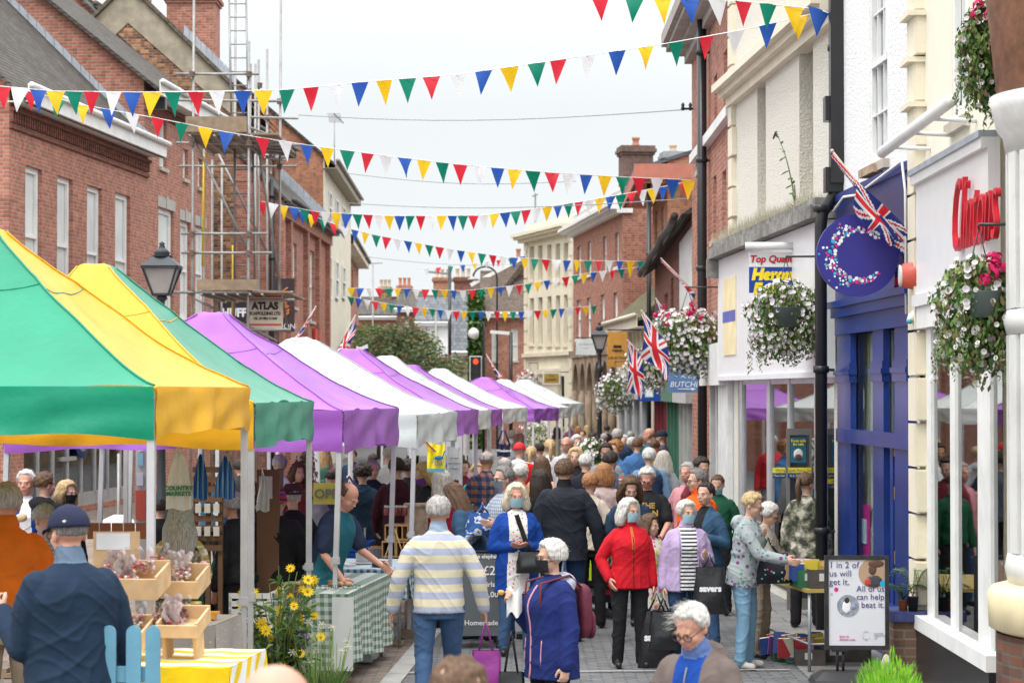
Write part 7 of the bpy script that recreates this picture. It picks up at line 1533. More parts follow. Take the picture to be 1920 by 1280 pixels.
# ================================================================ flower baskets
def basket(label, px, py, d, rx, rz_, seed, nl, nf, pink=0, pot=True, grp='hanging flower baskets', droop=.35, tp=0, fs=.026, ry=None, cut=None, wallx=None):
    random.seed(seed); c = P3(px, py, d); t = thing('flower_basket', label, 'hanging basket', tuple(c), 0, grp); ry = ry or rx*.8
    lf, fl = MB(), MB()
    def pt(surface):
        th = random.random()*6.28; z = random.uniform(-1, 1); q = math.sqrt(1-z*z); rr = (random.uniform(.86, 1.05) if surface else random.random()**.4)
        dv = Vector((q*math.cos(th), q*math.sin(th), z)); nn = 1+.28*noise.noise(dv*2.2+Vector((seed, 0, 0))); p = Vector((dv.x*rx, dv.y*ry, dv.z*rz_))*rr*nn
        if z < -.1: p.z -= droop*rz_*random.random()*abs(math.sin(th*4+seed)); p.x *= 1+.08*z
        return p, dv
    for i in range(nl):
        p, dv = pt(False); s_ = random.uniform(.018, .034); g = (dv+Vector((random.uniform(-1, 1), random.uniform(-1, 1), random.uniform(-1, 1)))).normalized(); u, v = _basis(g); lf.add([p-u*s_*.5, p+v*s_, p+u*s_*.6, p-v*s_], [(0, 1, 2, 3)], random.randrange(4))
    for i in range(26):
        th = random.random()*6.28; p = Vector((math.cos(th)*rx*.85, math.sin(th)*ry*.85, -rz_*random.uniform(.1, .7))); Ls = rz_*random.uniform(.3, 1.0)*(.5+droop)
        for k in range(26):
            q = p+Vector((math.cos(th)*.05*k/26+random.gauss(0, .012), math.sin(th)*.05*k/26+random.gauss(0, .012), -Ls*k/26)); g = Vector((random.uniform(-1, 1), random.uniform(-1, 1), random.uniform(-1, .3))).normalized(); u, v = _basis(g); s_ = .016; lf.add([q-u*s_*.5, q+v*s_, q+u*s_*.6, q-v*s_], [(0, 1, 2, 3)], random.randrange(4))
            if random.random() < .12: fl.add([q+(u*math.cos(6.283*z_/6)+v*math.sin(6.283*z_/6))*fs*.75 for z_ in range(6)], [(0, 1, 2, 3, 4, 5)], 0)
    for i in range(nf):
        p, dv = pt(True); 
        if tp and p.z < rz_*tp: pass
        n = (dv+Vector((random.uniform(-.3, .3), -.6, random.uniform(-.2, .3)))).normalized(); r = fs*random.uniform(.7, 1.15); u, v = _basis(n); K = 7
        vs = [p-n*.008]+[p+(u*math.cos(6.283*k/K)+v*math.sin(6.283*k/K))*r+n*.006 for k in range(K)]; fl.add(vs, [(0, 1+k, 1+(k+1) % K) for k in range(K)], 0 if random.random() < .85 else 1)
    for i in range(pink):
        th = random.random()*6.28; p0 = Vector((math.cos(th)*rx*random.uniform(.2, .95), math.sin(th)*ry*.9, rz_*random.uniform(.5, 1.1))) if pink > 0 else 0
        if p0.y > 0: p0.y *= -.6
        for k in range(16):
            dv = Vector((random.gauss(0, 1), random.gauss(0, 1), random.gauss(0, 1))).normalized(); p = p0+dv*.04; u, v = _basis(dv); r = .02; fl.add([p+(u*math.cos(6.283*q/5)+v*math.sin(6.283*q/5))*r for q in range(5)], [(0, 1, 2, 3, 4)], 2+k % 2)
    lf.build('foliage', LEAF+[mat('brownish leaf', (.16, .12, .05), .7)], t)['kind'] = 'stuff'
    fl.build('blooms', [mat('white petunia', (.80, .76, .76), .6, trans=.25), mat('lilac petunia', (.62, .52, .62), .6, trans=.25), mat('pink geranium', (.72, .02, .16), .5, trans=.2), mat('deep pink geranium', (.55, .01, .10), .5, trans=.2)], t)['kind'] = 'stuff'
    if pot: mb = MB(); mb.lathe([(rx*.28, -rz_*.28), (rx*.40, rz_*.22), (rx*.42, rz_*.24), (rx*.36, rz_*.2)], (0, -ry*.62, rz_*.05), 24, sy=.8); mb.build('pot', mat('grey green pot', (.10, .13, .12), .6), t)
    mb = MB()
    for sg in (-1, 1): mb.tube([(sg*rx*.35, 0, rz_*.2), (0, 0, rz_*1.55)], .005, 5)
    if wallx is not None: mb.tube([(0, 0, rz_*1.55), (0, 0, rz_*1.62), (wallx, 0, rz_*1.62), (wallx, 0, rz_*1.1)], .012, 6)
    mb.build('bracket', BLACK, t); return t
basket('white petunia basket hanging in front of the blue and yellow shop sign', 1474, 598, 25.5, .44, .42, 4, 4800, 330, wallx=.45)
basket('large white and pink basket above the blue butchers sign', 1290, 640, 35, .60, .50, 7, 6000, 640, pink=16, pot=False, droop=.12, fs=.03, wallx=.5)
basket('smaller white basket left of the butchers sign', 1215, 690, 41, .45, .34, 9, 2600, 330, pot=False, fs=.032, wallx=.3)
basket('white flower basket beneath the orange sign', 1153, 735, 52, .42, .42, 12, 2600, 260, pot=False, fs=.034, wallx=.3)
basket('overgrown white basket topped with pink geraniums beside the bow window', 1836, 575, 16.6, .33, .36, 15, 5600, 190, pink=9, fs=.027, droop=.7, wallx=.3)
basket('airy white and pink basket high beside the timber band', 1845, 95, 16.9, .20, .34, 18, 2600, 130, pink=3, pot=False, fs=.02, droop=.6, wallx=.2)
basket('small colourful basket on the cream building', 992, 716, 80, .4, .4, 20, 700, 110, pink=5, pot=False, fs=.04, wallx=.3)
basket('white flower planter standing in the crowd', 1112, 853, 36, .25, .26, 25, 1600, 150, pot=False, fs=.03, grp='flower planters among the crowd')
basket('yellow green planter by the farthest stall', 1003, 815, 58, .4, .45, 26, 900, 60, pot=False, fs=.04, grp='flower planters among the crowd')
basket('planter of white flowers seen under the purple stall', 572, 900, 30, .16, .38, 28, 900, 60, pot=False, grp='flower planters among the crowd')

# ================================================================ street lamps, traffic light, poles
def lamp(label, px, d, ztop, zl, w_, k):
    t = thing('street_lamp', label, 'street lamp', (X_(px, d), d, 0), 0, 'black Victorian style street lamps'); h = ztop-zl
    mb = MB(); mb.lathe([(.16, 0), (.16, .5), (.12, .6), (.09, 1.0), (.065, 1.1), (.055, 2.0), (.075, 2.03), (.055, 2.06), (.05, zl-.55), (.085, zl-.5), (.085, zl-.42), (.05, zl-.38), (.045, zl-.1), (.08, zl-.06), (.06, zl)], n=16); mb.build('post', IRON, t)
    zb, zt = zl+.0, zl+h*.50; a, b_ = w_*.22, w_*.5
    mb = MB(); mb.add([(s_*a, q*a, zb) for s_, q in ((-1, -1), (1, -1), (1, 1), (-1, 1))]+[(s_*b_*.94, q*b_*.94, zt) for s_, q in ((-1, -1), (1, -1), (1, 1), (-1, 1))], [(0, 1, 5, 4), (1, 2, 6, 5), (2, 3, 7, 6), (3, 0, 4, 7)]); mb.build('glass_panes', mat('milky lantern glass', (.55, .52, .48), .15, trans=.4, spec=.6), t)
    mb = MB()
    for s_, q in ((-1, -1), (1, -1), (1, 1), (-1, 1)): mb.bar((s_*a, q*a, zb-.02), (s_*b_, q*b_, zt), .028)
    for i in range(4):
        c_ = ((-1, -1), (1, -1), (1, 1), (-1, 1)); p, q = c_[i], c_[(i+1) % 4]; mb.bar((p[0]*b_, p[1]*b_, zt), (q[0]*b_, q[1]*b_, zt), .04); mb.bar((p[0]*a, p[1]*a, zb), (q[0]*a, q[1]*a, zb), .03)
    mb.build('lantern_frame', IRON, t)
    mb = MB(); e = b_*1.12; v = [(s_*e, q*e, zt+.02) for s_, q in ((-1, -1), (1, -1), (1, 1), (-1, 1))]+[(s_*b_*.5, q*b_*.5, zt+h*.2) for s_, q in ((-1, -1), (1, -1), (1, 1), (-1, 1))]; mb.add(v, [(0, 1, 5, 4), (1, 2, 6, 5), (2, 3, 7, 6), (3, 0, 4, 7), (3, 2, 1, 0)])
    mb.lathe([(b_*.66, zt+h*.2), (b_*.42, zt+h*.25), (b_*.5, zt+h*.27), (b_*.3, zt+h*.35), (b_*.18, zt+h*.37), (b_*.2, zt+h*.39), (.03, zt+h*.42), (.045, zt+h*.45), (.02, zt+h*.48), (.005, ztop)], n=16); mb.build('lantern_roof', IRON, t)
    mb = MB(); mb.ell((0, 0, zb+(zt-zb)*.6), (.05, .05, .08)); mb.lathe([(.03, zb+(zt-zb)*.75), (.03, zt)], n=10); mb.build('bulb', WHITE, t)
lamp('black street lamp rising behind the yellow canopy before the brick building', 303, 33, Z_(452, 33), Z_(552, 33), .48, 1)
lamp('black street lamp in the crowd left of the orange sign', 1124, 56, Z_(603, 56), Z_(655, 56), .36, 1)
t = thing('traffic_light', 'traffic light showing red behind the purple canopy', 'traffic light', (X_(892, 75), 75, 0)); s_ = F/75
mb = MB(); mb.tube([(0, 0, 0), (0, 0, Z_(716, 75))], .06, 10); mb.build('pole', METAL, t)
z0, z1 = Z_(714, 75), Z_(667, 75); mb = MB(); mb.box(-.2, .2, -.02, .0, z0, z1); mb.build('backing_board', WHITE, t); mb = MB(); mb.box(-.165, .165, -.12, -.021, z0+.035, z1-.035); mb.build('signal_head', BLACK, t)
for i in range(3):
    mb = MB(); z = z1-.18-i*.22; disc(mb, 0, z, .085, -.125, 0, 20); mb.build('signal_lamp', mat('red signal', (.9, .06, .01), .4, emis=1.6) if i == 0 else mat('unlit lens', (.03, .03, .03), .2), t)
    mb = MB(); mb.tube([(.1*math.cos(a), -.16, z+.1*math.sin(a)) for a in [k*math.pi/8 for k in range(9)]], .012, 6); mb.build('visor', BLACK, t)
t = thing('cctv_camera', 'white dome camera on a pole above the traffic light', 'camera', (X_(888, 82), 82, 0)); mb = MB(); mb.tube([(.35, 0, 0), (.35, 0, 4.9), (0, 0, 4.9)], .05, 8); mb.build('pole', BLACK, t); mb = MB(); mb.ell((0, 0, 4.55), .2); mb.build('dome', WHITE, t)
t = thing('modern_street_lamp', 'slim black pole with flat white lamp before the brick house', 'street lamp', (X_(958, 85), 85, 0)); mb = MB(); mb.tube([(0, 0, 0), (0, 0, Z_(622, 85))], .07, 8); mb.build('pole', BLACK, t); mb = MB(); mb.bar((-.75, 0, Z_(622, 85)), (.05, 0, Z_(625, 85)), .1, .12); mb.build('lamp_head', WHITE, t)
t = thing('swan_neck_lamp', 'tall black lamp with curved swan neck above the ivy', 'street lamp', (X_(932, 98), 98, 0)); zz = Z_(520, 98); mb = MB(); mb.tube([(0, 0, 0), (0, 0, zz)]+[(-.5+.5*math.cos(a), 0, zz+.45*math.sin(a)) for a in [k*math.pi/10 for k in range(1, 11)]], .04, 8); mb.build('pole', BLACK, t); mb = MB(); mb.lathe([(.05, zz+.05), (.22, zz-.05), (.26, zz-.12), (.1, zz-.15)], (-1.0, 0, 0), 14); mb.build('lamp_head', METAL, t)
t = thing('tall_street_light', 'tall dark column with two flat lamp arms before the white house', 'street lamp', (X_(843, 110), 110, 0)); zz = Z_(514, 110); mb = MB(); mb.tube([(0, 0, 0), (0, 0, zz+.4)], .08, 8); mb.build('pole', BLACK, t); mb = MB(); mb.bar((-1.1, 0, zz+.12), (0, 0, zz), .08, .1); mb.bar((0, 0, zz-.9), (.7, 0, zz-.8), .05); mb.build('lamp_arm', METAL, t)
for i, (px, y0, y1, d) in enumerate(((817, 585, 700, 100), (699, 492, 560, 145))): mb = MB(); mb.tube([(X_(px, d), d, 0), (X_(px, d), d, Z_(y0, d))], .05, 6); mb.bar((X_(px, d)-.5, d, Z_(y0+3, d)), (X_(px, d)+.6, d, Z_(y0+1, d)), .06); top(mb, 'mast', METAL, ('thin grey mast before the white house', 'thin aerial mast above the far chimneys')[i], 'mast', (X_(px, d), d, 0))
# railings, vehicles and chapel wall far away: a white van roof seen between canopies
t = thing('parked_van', 'white parked van roof just visible left of the traffic light', 'van', (X_(820, 78), 78, 0)); mb = MB(); mb.prism([(-1.0, .4), (1.0, .4), (1.0, 1.5), (.8, 2.1), (-.8, 2.1), (-1.0, 1.5)], 0, 4.2); mb.build('body', mat('van white', (.6, .62, .63), .3), t); mb = MB(); mb.prism([(-.8, 1.5), (.8, 1.5), (.68, 2.0), (-.68, 2.0)], -.02, -.001); mb.build('windscreen', GDARK, t)
for x in (-.85, .85):
    for y in (.8, 3.3): mb = MB(); mb.lathe([(.33, -.1), (.35, 0), (.33, .1)], n=18); 
    for v in mb.v: v.x, v.y, v.z = v.z+x, v.y+y, v.x+.35
    mb.build('wheel', BLACK, t)
# ================================================================ trees
def tree(label, px, d, ztop, r, seed, cols, n=9000, berries=0, kind='tree'):
    random.seed(seed); t = thing('leafy_tree', label, 'tree', (X_(px, d), d, 0)); mb = MB(); H = ztop; mb.tube([(0, 0, 0), (.1, 0, H*.3), (0, .1, H*.6)], [.2, .15, .08], 10)
    cl = []
    for i in range(26):
        a = random.random()*6.28; e = random.uniform(-.4, 1.4); rr = r*random.uniform(.45, .95); c = Vector((math.cos(a)*math.cos(e)*rr, math.sin(a)*math.cos(e)*rr*.8, H*.62+math.sin(e)*rr*.75)); cl.append((c, r*random.uniform(.22, .42))); mb.tube([(0, .05, H*random.uniform(.3, .55)), (c.x*.5, c.y*.5, c.z*.85), tuple(c)], [.06, .04, .015], 6)
    mb.build('trunk', mat('bark', (.12, .09, .06), .9), t); mb = MB()
    for i in range(n):
        c, cr = cl[random.randrange(26)]; dv = Vector((random.gauss(0, 1), random.gauss(0, 1), random.gauss(0, .8))).normalized()*cr*random.random()**.4; p = c+dv
        s_ = random.uniform(.05, .10); g = Vector((random.uniform(-1, 1), random.uniform(-1, 1), random.uniform(-.3, 1))).normalized(); u, v = _basis(g); mb.add([p-u*s_, p+v*s_*.5, p+u*s_, p-v*s_*.5], [(0, 1, 2, 3)], random.randrange(len(cols)) if random.random() < .93 or not berries else 0)
    mb.build('crown', [mat('crown %s' % (c,), c, .6, trans=.25) for c in cols], t)
    if berries:
        mb = MB()
        for i in range(berries): c, cr = cl[random.randrange(26)]; p = c+Vector((random.gauss(0, 1), random.gauss(0, 1), random.gauss(0, .8))).normalized()*cr*random.uniform(.8, 1.05); mb.ell(p, .035, n=1)
        mb.build('berries', mat('red berry', (.45, .03, .02), .5), t)
tree('bright green tree at the left end of the far street', 690, 108, Z_(552, 108)*.97, 1.5, 3, [(.10, .22, .03), (.16, .30, .05), (.05, .13, .02)], 6000)
tree('large berry laden tree in front of the white house, left half', 715, 88, Z_(580, 88), 1.7, 5, [(.17, .21, .09), (.11, .15, .06), (.24, .27, .14)], 6500, 600)
tree('wide greyish green tree in front of the white house, right half', 772, 86, Z_(576, 86), 1.9, 8, [(.15, .20, .09), (.10, .14, .06), (.22, .26, .13)], 7500, 260)
# ================================================================ scaffolding
t = thing('scaffolding', 'steel scaffolding tower with boards against the left buildings', 'scaffolding', (X_(440, 47), 47, 0)); ox = t.location.x
def pole(p0, p1, d0, y0, y1, m=METAL, d1=None, r=.026):
    a, b_ = P3(p0, y0, d0), P3(p1, y1, d1 or d0); mb = MB(); mb.tube([a-t.location, b_-t.location], r, 8); mb.build('pole', m, t)
YP = mat('yellow painted tube', (.62, .45, .03), .5, dirt=.4)
for px, px1, d, y0 in ((357, 364, 46, -60), (464, 467, 46, 78), (458, 470, 47.5, 120), (437, 442, 49.5, -60), (521, 527, 49.5, -40), (500, 501, 51, 92), (484, 485, 50, 112), (477, 479, 51, 120), (396, 398, 50, 300), (414, 416, 51, 300)): pole(px, px1, d, 1035, y0)
pole(380, 383, 49, 1035, 275, METAL); pole(380, 383, 48.9, 500, 290, YP, r=.028); pole(436, 437, 52, 600, 460, YP)
for a, b_, d0, d1, y0, y1 in ((330, 486, 46, 46, 139, 139), (335, 530, 46.2, 47, 188, 190), (300, 470, 46, 46, 173, 172), (470, 558, 47, 51, 220, 222), (330, 560, 46.1, 47, 268, 272), (335, 556, 49.5, 50, 312, 312), (340, 500, 46, 46, 438, 438), (340, 510, 46, 46, 474, 474), (325, 470, 45.9, 45.9, 548, 548), (460, 550, 46.3, 46.3, 546, 548), (460, 552, 46.3, 46.3, 562, 562), (460, 545, 46.3, 46.3, 618, 618), (470, 530, 46, 50, 240, 262), (470, 530, 47, 51, 270, 296), (500, 535, 49, 51, 285, 286), (500, 533, 48.5, 51, 295, 296)): pole(a, b_, d0, y0, y1, d1=d1)
pole(358, 465, 46.2, 250, 470); pole(400, 500, 50, 270, 470); pole(540, 480, 50, 620, 250, d1=48); pole(366, 520, 46.4, 560, 640)
for i in range(14): pole(466+i % 2*30, 535, 46+i*.35, 262+i*2.6, 262+i*3.0, d1=46.3+i*.35, r=.022) if i % 2 else None
for (p0, p1, y0, y1, d, dp) in ((347, 462, 248, 219, 45.9, 3.6), (369, 483, 544, 524, 45.9, 3.6)):
    mb = MB(); x0, x1 = X_(p0, d)-ox, X_(p1, d)-ox; z0, z1 = Z_(y0, d), Z_(y1, d); mb.box(x0, x1, -1.15, -1.11, z0, z1); mb.build('toe_board', WOOD, t)
    for k in range(6):
        mb = MB(); mb.box(x0, x1+.6, -1.1+k*.62, -1.1+k*.62+.58, z0-.05, z0-.01); mb.build('scaffold_board', WOOD, t)
    for k in range(6):
        q = MB(); xx = x0+.1+(x1-x0)*k/5; q.tube([(xx, -1.3, z0-.09), (xx, 2.7, z0-.09)], .024, 6); q.build('transom', METAL, t)
for px, d, y in ((464, 46, 139), (357, 46, 139), (464, 46, 172), (357, 46, 268), (464, 46, 268), (464, 46, 438), (357, 46, 438), (464, 46, 474), (357, 46, 474), (357, 46, 548), (464, 46, 548), (521, 49.5, 312), (500, 51, 220), (484, 50, 160), (521, 49.5, 190)):
    c = P3(px+3, y, d-.03)-t.location; mb = MB(); mb.box(c.x-.05, c.x+.05, c.y-.05, c.y+.04, c.z-.06, c.z+.05); mb.tube([c+Vector((.02, -.08, .02)), c+Vector((.07, -.1, .02))], .015, 6); mb.build('coupler', mat('rusty coupler', (.16, .11, .09), .6, .4), t)
t2 = thing('ladder', 'long grey ladder tied inside the scaffolding above the roofline', 'ladder', (X_(450, 48), 48, 0)); 
def lad(pa0, pb0, pa1, pb1, y0, y1, d0, d1, n):
    A0, A1, B0, B1 = [v-t2.location for v in (P3(pa0, y0, d0), P3(pa1, y1, d1), P3(pb0, y0, d0), P3(pb1, y1, d1))]
    for a, b_ in ((A0, A1), (B0, B1)): mb = MB(); mb.tube([a, b_], .022, 8); mb.build('stile', mat('grey alloy', (.22, .23, .24), .4, .5), t2)
    for k in range(n): mb = MB(); f_ = (k+.5)/n; mb.tube([A0.lerp(A1, f_), B0.lerp(B1, f_)], .013, 6); mb.build('rung', mat('grey alloy', (.22, .23, .24), .4, .5), t2)
lad(434, 466, 429, 461, 225, -30, 47, 48, 10); lad(440, 478, 440, 474, 530, 262, 49, 48.5, 12)
# ================================================================ bunting and wires
CL = {'r': (.62, .02, .04), 'w': (.70, .70, .70), 'b': (.02, .09, .40), 'y': (.80, .50, .01), 'g': (.0, .20, .12)}
FM = {k: mat('pennant ' + k, v, .55, var=.06, trans=.35, spec=.3) for k, v in CL.items()}
def bunting(label, pts, flags, hpx, dd=None, wpx=None, seed=1):
    """pts: (px,py,d) along the cord; flags: (px, colour)"""
    random.seed(seed); P_ = [P3(*p) for p in pts]; o0 = P_[0]; xs = [p[0] for p in pts]
    t = thing('bunting', label, 'bunting', tuple(o0), 0, 'strings of bunting across the street')
    mb = MB(); fine = []
    for i in range(len(P_)-1):
        for k in range(4): fine.append(P_[i].lerp(P_[i+1], k/4)-o0)
    fine.append(P_[-1]-o0); mb.tube(fine, .006, 5); mb.build('cord', WHITE, t)
    for px, c in flags:
        py = float(np.interp(px, xs, [p[1] for p in pts])); d = float(np.interp(px, xs, [p[2] for p in pts])); s_ = F/d; h = hpx/s_*random.uniform(.97, 1.05) if hpx else .3; w_ = h*.74*random.uniform(.85, 1.05)
        a = P3(px, py, d)-o0; dx = .5*w_; sw = random.uniform(-.12, .12)*h; cv = random.uniform(-.06, .06); sl = (float(np.interp(px+10, xs, [p[1] for p in pts]))-py)/10
        mb = MB(); n = 5; tw = random.gauss(0, .45); ct, st_ = math.cos(tw), math.sin(tw)
        rows = []
        for j in range(n+1):
            v = j/n; ww = dx*(1-v); y = cv*math.sin(v*2.5)+sw*.8*v; z = -h*v
            c1, s1 = (1-v)+v*ct, v*st_+.25*st_; rows += [(a.x-ww*c1+sw*v, a.y+y-ww*s1, a.z+z+sl*ww*(1-v)), (a.x+sw*v, a.y+y-.04*ww/dx*math.sin(px), a.z+z), (a.x+ww*c1+sw*v, a.y+y+ww*s1, a.z+z-sl*ww*(1-v))]
        fs = [(j*3+i, j*3+i+1, j*3+i+4, j*3+i+3) for j in range(n) for i in range(2)]; mb.add(rows, fs, 0, True); mb.build('pennant', FM[c], t)
    return t
def seq(x0, x1, n, s_='rgybw', off=0): return [(x0+(x1-x0)*i/(n-1), s_[(i+off) % len(s_)]) for i in range(n)]
bunting('highest full string of bunting crossing from the dentil eaves to the tall drainpipe', [(-20, 160, 33), (100, 171, 33), (250, 173, 32.6), (400, 172, 32), (540, 168, 31.4), (700, 152, 30.4), (860, 140, 29.2), (1050, 112, 28), (1250, 82, 27), (1400, 55, 26), (1560, 18, 25)], list(zip((5, 38, 72, 104, 138, 172, 213, 248, 286, 324, 367, 407, 454, 494, 538, 583, 631, 675, 720, 764, 809, 860, 907, 955, 1006, 1047, 1103, 1157, 1211, 1268, 1325, 1380, 1440, 1500), 'rwbygrwbygrwbygrwbygrwbygrwbygrwby')), 46)
bunting('second string of bunting falling from the left gutter to the dark drainpipe', [(10, 163, 34), (57, 172, 34), (155, 197, 34), (296, 222, 34), (425, 248, 35), (575, 272, 36), (723, 292, 37), (863, 309, 38), (1035, 324, 39), (1167, 332, 40), (1310, 338, 40)], list(zip((57, 110, 155, 203, 248, 296, 341, 385, 425, 492, 535, 575, 613, 651, 689, 723, 759, 795, 829, 863, 899, 933, 965, 999, 1035, 1067, 1099, 1134, 1167, 1198, 1232, 1262, 1292), 'rgybwrgybrwbygrwbygrwbygrwbygrwby')), 38)
bunting('short top string of bunting ending on the black downpipe', [(960, -40, 26), (1125, -8, 25.6), (1293, -2, 25.3), (1394, 3, 25.1), (1535, 18, 24.9), (1568, 30, 24.8)], list(zip((1125, 1190, 1242, 1293, 1345, 1394, 1440, 1488, 1535), 'rgybwrgyb')), 50)
bunting('middle string of bunting rising to the right gutter', [(490, 378, 52), (600, 398, 51), (740, 405, 50), (900, 404, 48), (1000, 392, 47), (1090, 378, 46), (1180, 362, 44), (1306, 338, 41)], seq(492, 1303, 42, 'rwybg'), 28)
bunting('descending string of bunting above the far roofs', [(560, 395, 56), (640, 425, 56), (700, 440, 57), (850, 468, 60), (950, 482, 61), (1050, 488, 62), (1225, 490, 62)], seq(566, 1222, 34, 'bygrw'), 23)
bunting('far string of bunting across the white house roof', [(655, 540, 70), (760, 541, 72), (870, 545, 73), (985, 533, 72), (1100, 512, 68), (1222, 498, 64)], seq(658, 1218, 33, 'ybwrg'), 20)
bunting('lower far string of bunting over the berry tree', [(655, 556, 76), (740, 572, 78), (860, 584, 80), (985, 584, 78), (1117, 573, 74)], seq(658, 1114, 31, 'gbwry'), 19)
bunting('faintest far string of bunting left of the cream building', [(780, 505, 95), (870, 497, 93), (985, 480, 90)], seq(800, 980, 9, 'wrgby'), 14)
for i, (a, b_) in enumerate((((560, 216, 50), (1310, 204, 38)), ((640, 380, 60), (1300, 372, 40)), ((650, 325, 58), (1080, 340, 55)), ((660, 478, 70), (985, 495, 90)))):
    mb = MB(); A, B_ = P3(*a), P3(*b_); mb.tube([A.lerp(B_, k/10)-Vector((0, 0, .15*math.sin(math.pi*k/10))) for k in range(11)], .008, 4); top(mb, 'overhead_cable', mat('grey cable', (.25, .26, .27), .7), ('thin cable from the scaffolding to the insulator bracket', 'thin cable below the second bunting string', 'thin faint cable beside the rendered house', 'thin cable over the far roofs')[i], 'cable', tuple(A))
mb = MB(); c = P3(1300, 204, 38); mb.bar(c, c-Vector((.2, 0, 0)), .03)
for k in range(2): mb.lathe([(.02, -.03), (.035, .0), (.02, .03), (.03, .06), (.01, .1)], (c.x-.05-.12*k, c.y, c.z), 8)
top(mb, 'cable_bracket', BLACK, 'black insulator bracket on the tall brick house', 'bracket', tuple(c))
# drainpipes
drainpipe('tall black drainpipe on the corner of the red brick house', 1323, 36.9, 0, 9.0, .075, off=(-.06, -.1)); drainpipe('black hopper downpipe between the roughcast and blue shops', 1551, 24.9, 0, 9.5, .065, boxes=(4.75, 5.5), kink=4.6, off=(-.08, -.12))
mb = MB(); x, y = X_(1578, 24.6), 24.75; mb.box(x-.10, x+.10, y-.12, y+.05, 4.7, 9.6); top(mb, 'soil_pipe', BLACK, 'wide black boxed pipe above the blue shop corner', 'drainpipe', (x, y, 4.7))
drainpipe('slender black drainpipe on the building beyond the gutter', 1220, 62, 0, 8.0, .06, off=(-.05, -.1))
drainpipe('dark downpipe at the corner of the pilastered building', 517, 64, 0, 8.3, .07, off=(-.1, -.1))
# ================================================================ the crowd
C = cloth
MASKB = mat('pale blue mask', (.35, .55, .62), .8); MASKK = mat('black mask', (.015, .015, .02), .8); MASKG = mat('grey mask', (.16, .20, .24), .8); MASKV = mat('purple mask', (.16, .05, .28), .8)
JUMP = ramp_mat('striped jumper', 'stripes', [(.62, .56, .40), (.36, .39, .50)], 9.0, interp='CONSTANT', pos=[0, .52])
TEE = ramp_mat('breton tee', 'stripes', [(.66, .66, .66), (.02, .02, .035)], 26, pos=[0, .55])
YST2 = ramp_mat('yellow stripe sleeve', 'stripes', [(.50, .36, .08), (.62, .58, .45)], 16, pos=[0, .7])
BEAN = ramp_mat('beanie stripes', 'stripes', [(.5, .03, .04), (.12, .04, .25), (.5, .08, .04), (.03, .04, .18)], 11)
PLAID = ramp_mat('plaid shirt', 'plaid', [(.30, .10, .06), (.05, .07, .12), (.03, .03, .05)], 10, pos=[0, .3, .7])
CAMO = ramp_mat('camouflage', 'camo', [(.05, .05, .04), (.14, .15, .10), (.30, .28, .22), (.50, .46, .38)], 11, pos=[0, .42, .52, .6])
FLOR = ramp_mat('floral hoodie', 'spots', [(.30, .34, .34), (.16, .05, .16), (.10, .20, .22), (.25, .25, .3)], 22, p2=.42)
FLW = ramp_mat('floral white blouse', 'spots', [(.70, .67, .64), (.55, .12, .12), (.15, .3, .25), (.6, .5, .2)], 30, p2=.3)
FLK = ramp_mat('tropical child dress', 'spots', [(.60, .56, .50), (.55, .10, .25), (.55, .50, .08), (.15, .45, .30)], 18, p2=.5)
CHK = ramp_mat('blue check shirt', 'plaid', [(.45, .48, .52), (.28, .32, .38), (.2, .24, .3)], 30, pos=[0, .3, .7])
ZIGP = ramp_mat('red patterned sleeve', 'stripes', [(.4, .05, .05), (.5, .4, .3), (.1, .1, .12)], 22)
POLKA = ramp_mat('polka dot bag', 'spots', [(.02, .02, .025), (.6, .1, .3), (.5, .5, .1), (.2, .5, .5)], 26, p2=.27)
NVY = C('navy jacket', (.012, .026, .052)); NBLK = C('dark navy coat', (.018, .02, .03)); ORG = C('orange fleece', (.60, .13, .01)); REDF = C('red fleece', (.50, .01, .02)); LIL = C('lilac jacket', (.42, .32, .50)); ANO = C('blue anorak', (.012, .022, .115)); KHA = C('khaki cloth', (.30, .24, .17)); WHT = C('white cloth', (.66, .66, .65)); GRN = C('bottle green', (.01, .06, .045)); TEAL = C('teal apron', (.02, .12, .16)); GRY = C('grey cloth', (.25, .26, .28)); PNK = C('dusty pink', (.50, .22, .24)); CRM = C('cream cloth', (.55, .47, .38)); BLU = C('mid blue wool', (.06, .16, .36)); RBL = C('royal blue', (.008, .05, .26)); DEN = C('denim jacket', (.035, .085, .15)); BRN = C('brown tweed', (.18, .11, .06)); TEA = C('teal cloth', (.05, .28, .26)); MAR = C('maroon', (.14, .02, .03)); YLW = C('pale yellow', (.60, .50, .15)); GBR = C('grey brown jacket', (.13, .10, .09)); HIO = C('hi-vis orange', (.75, .10, .01)); SAG = C('sage', (.20, .22, .17)); SLB = C('slate blue gilet', (.06, .08, .11)); PUR = C('mauve knit', (.12, .09, .14))
def P_(*a, **k): return Person(*a, **k)
# -- foreground
P_(520, 1232, 820, 170, 'person out of focus at the bottom edge with a completely bald head', GRY, BLK, hair=None, skin='b', vox=.012)
P_(862, 1222, 650, 175, 'person out of focus at the bottom edge with short brown buzz cut', REDF, BLK, hair=('buzz', 'brown'), skin='a', girth=1.0, vox=.012)
old = P_(1292, 1126, 400, -38, 'elderly person with windswept white hair and glasses looking down at the bottom edge', GBR, DJ, inner=RBL, inw=.07, hair=('wispy', 'white'), skin='b', lean=14, hp=20, specs=True, collar=C('blue shirt', (.10, .16, .35)), hood=GBR, arms=('low', 'low'), girth=1.3, puff=.03)
old.zip(mat('steel zip', (.2, .2, .2), .4))
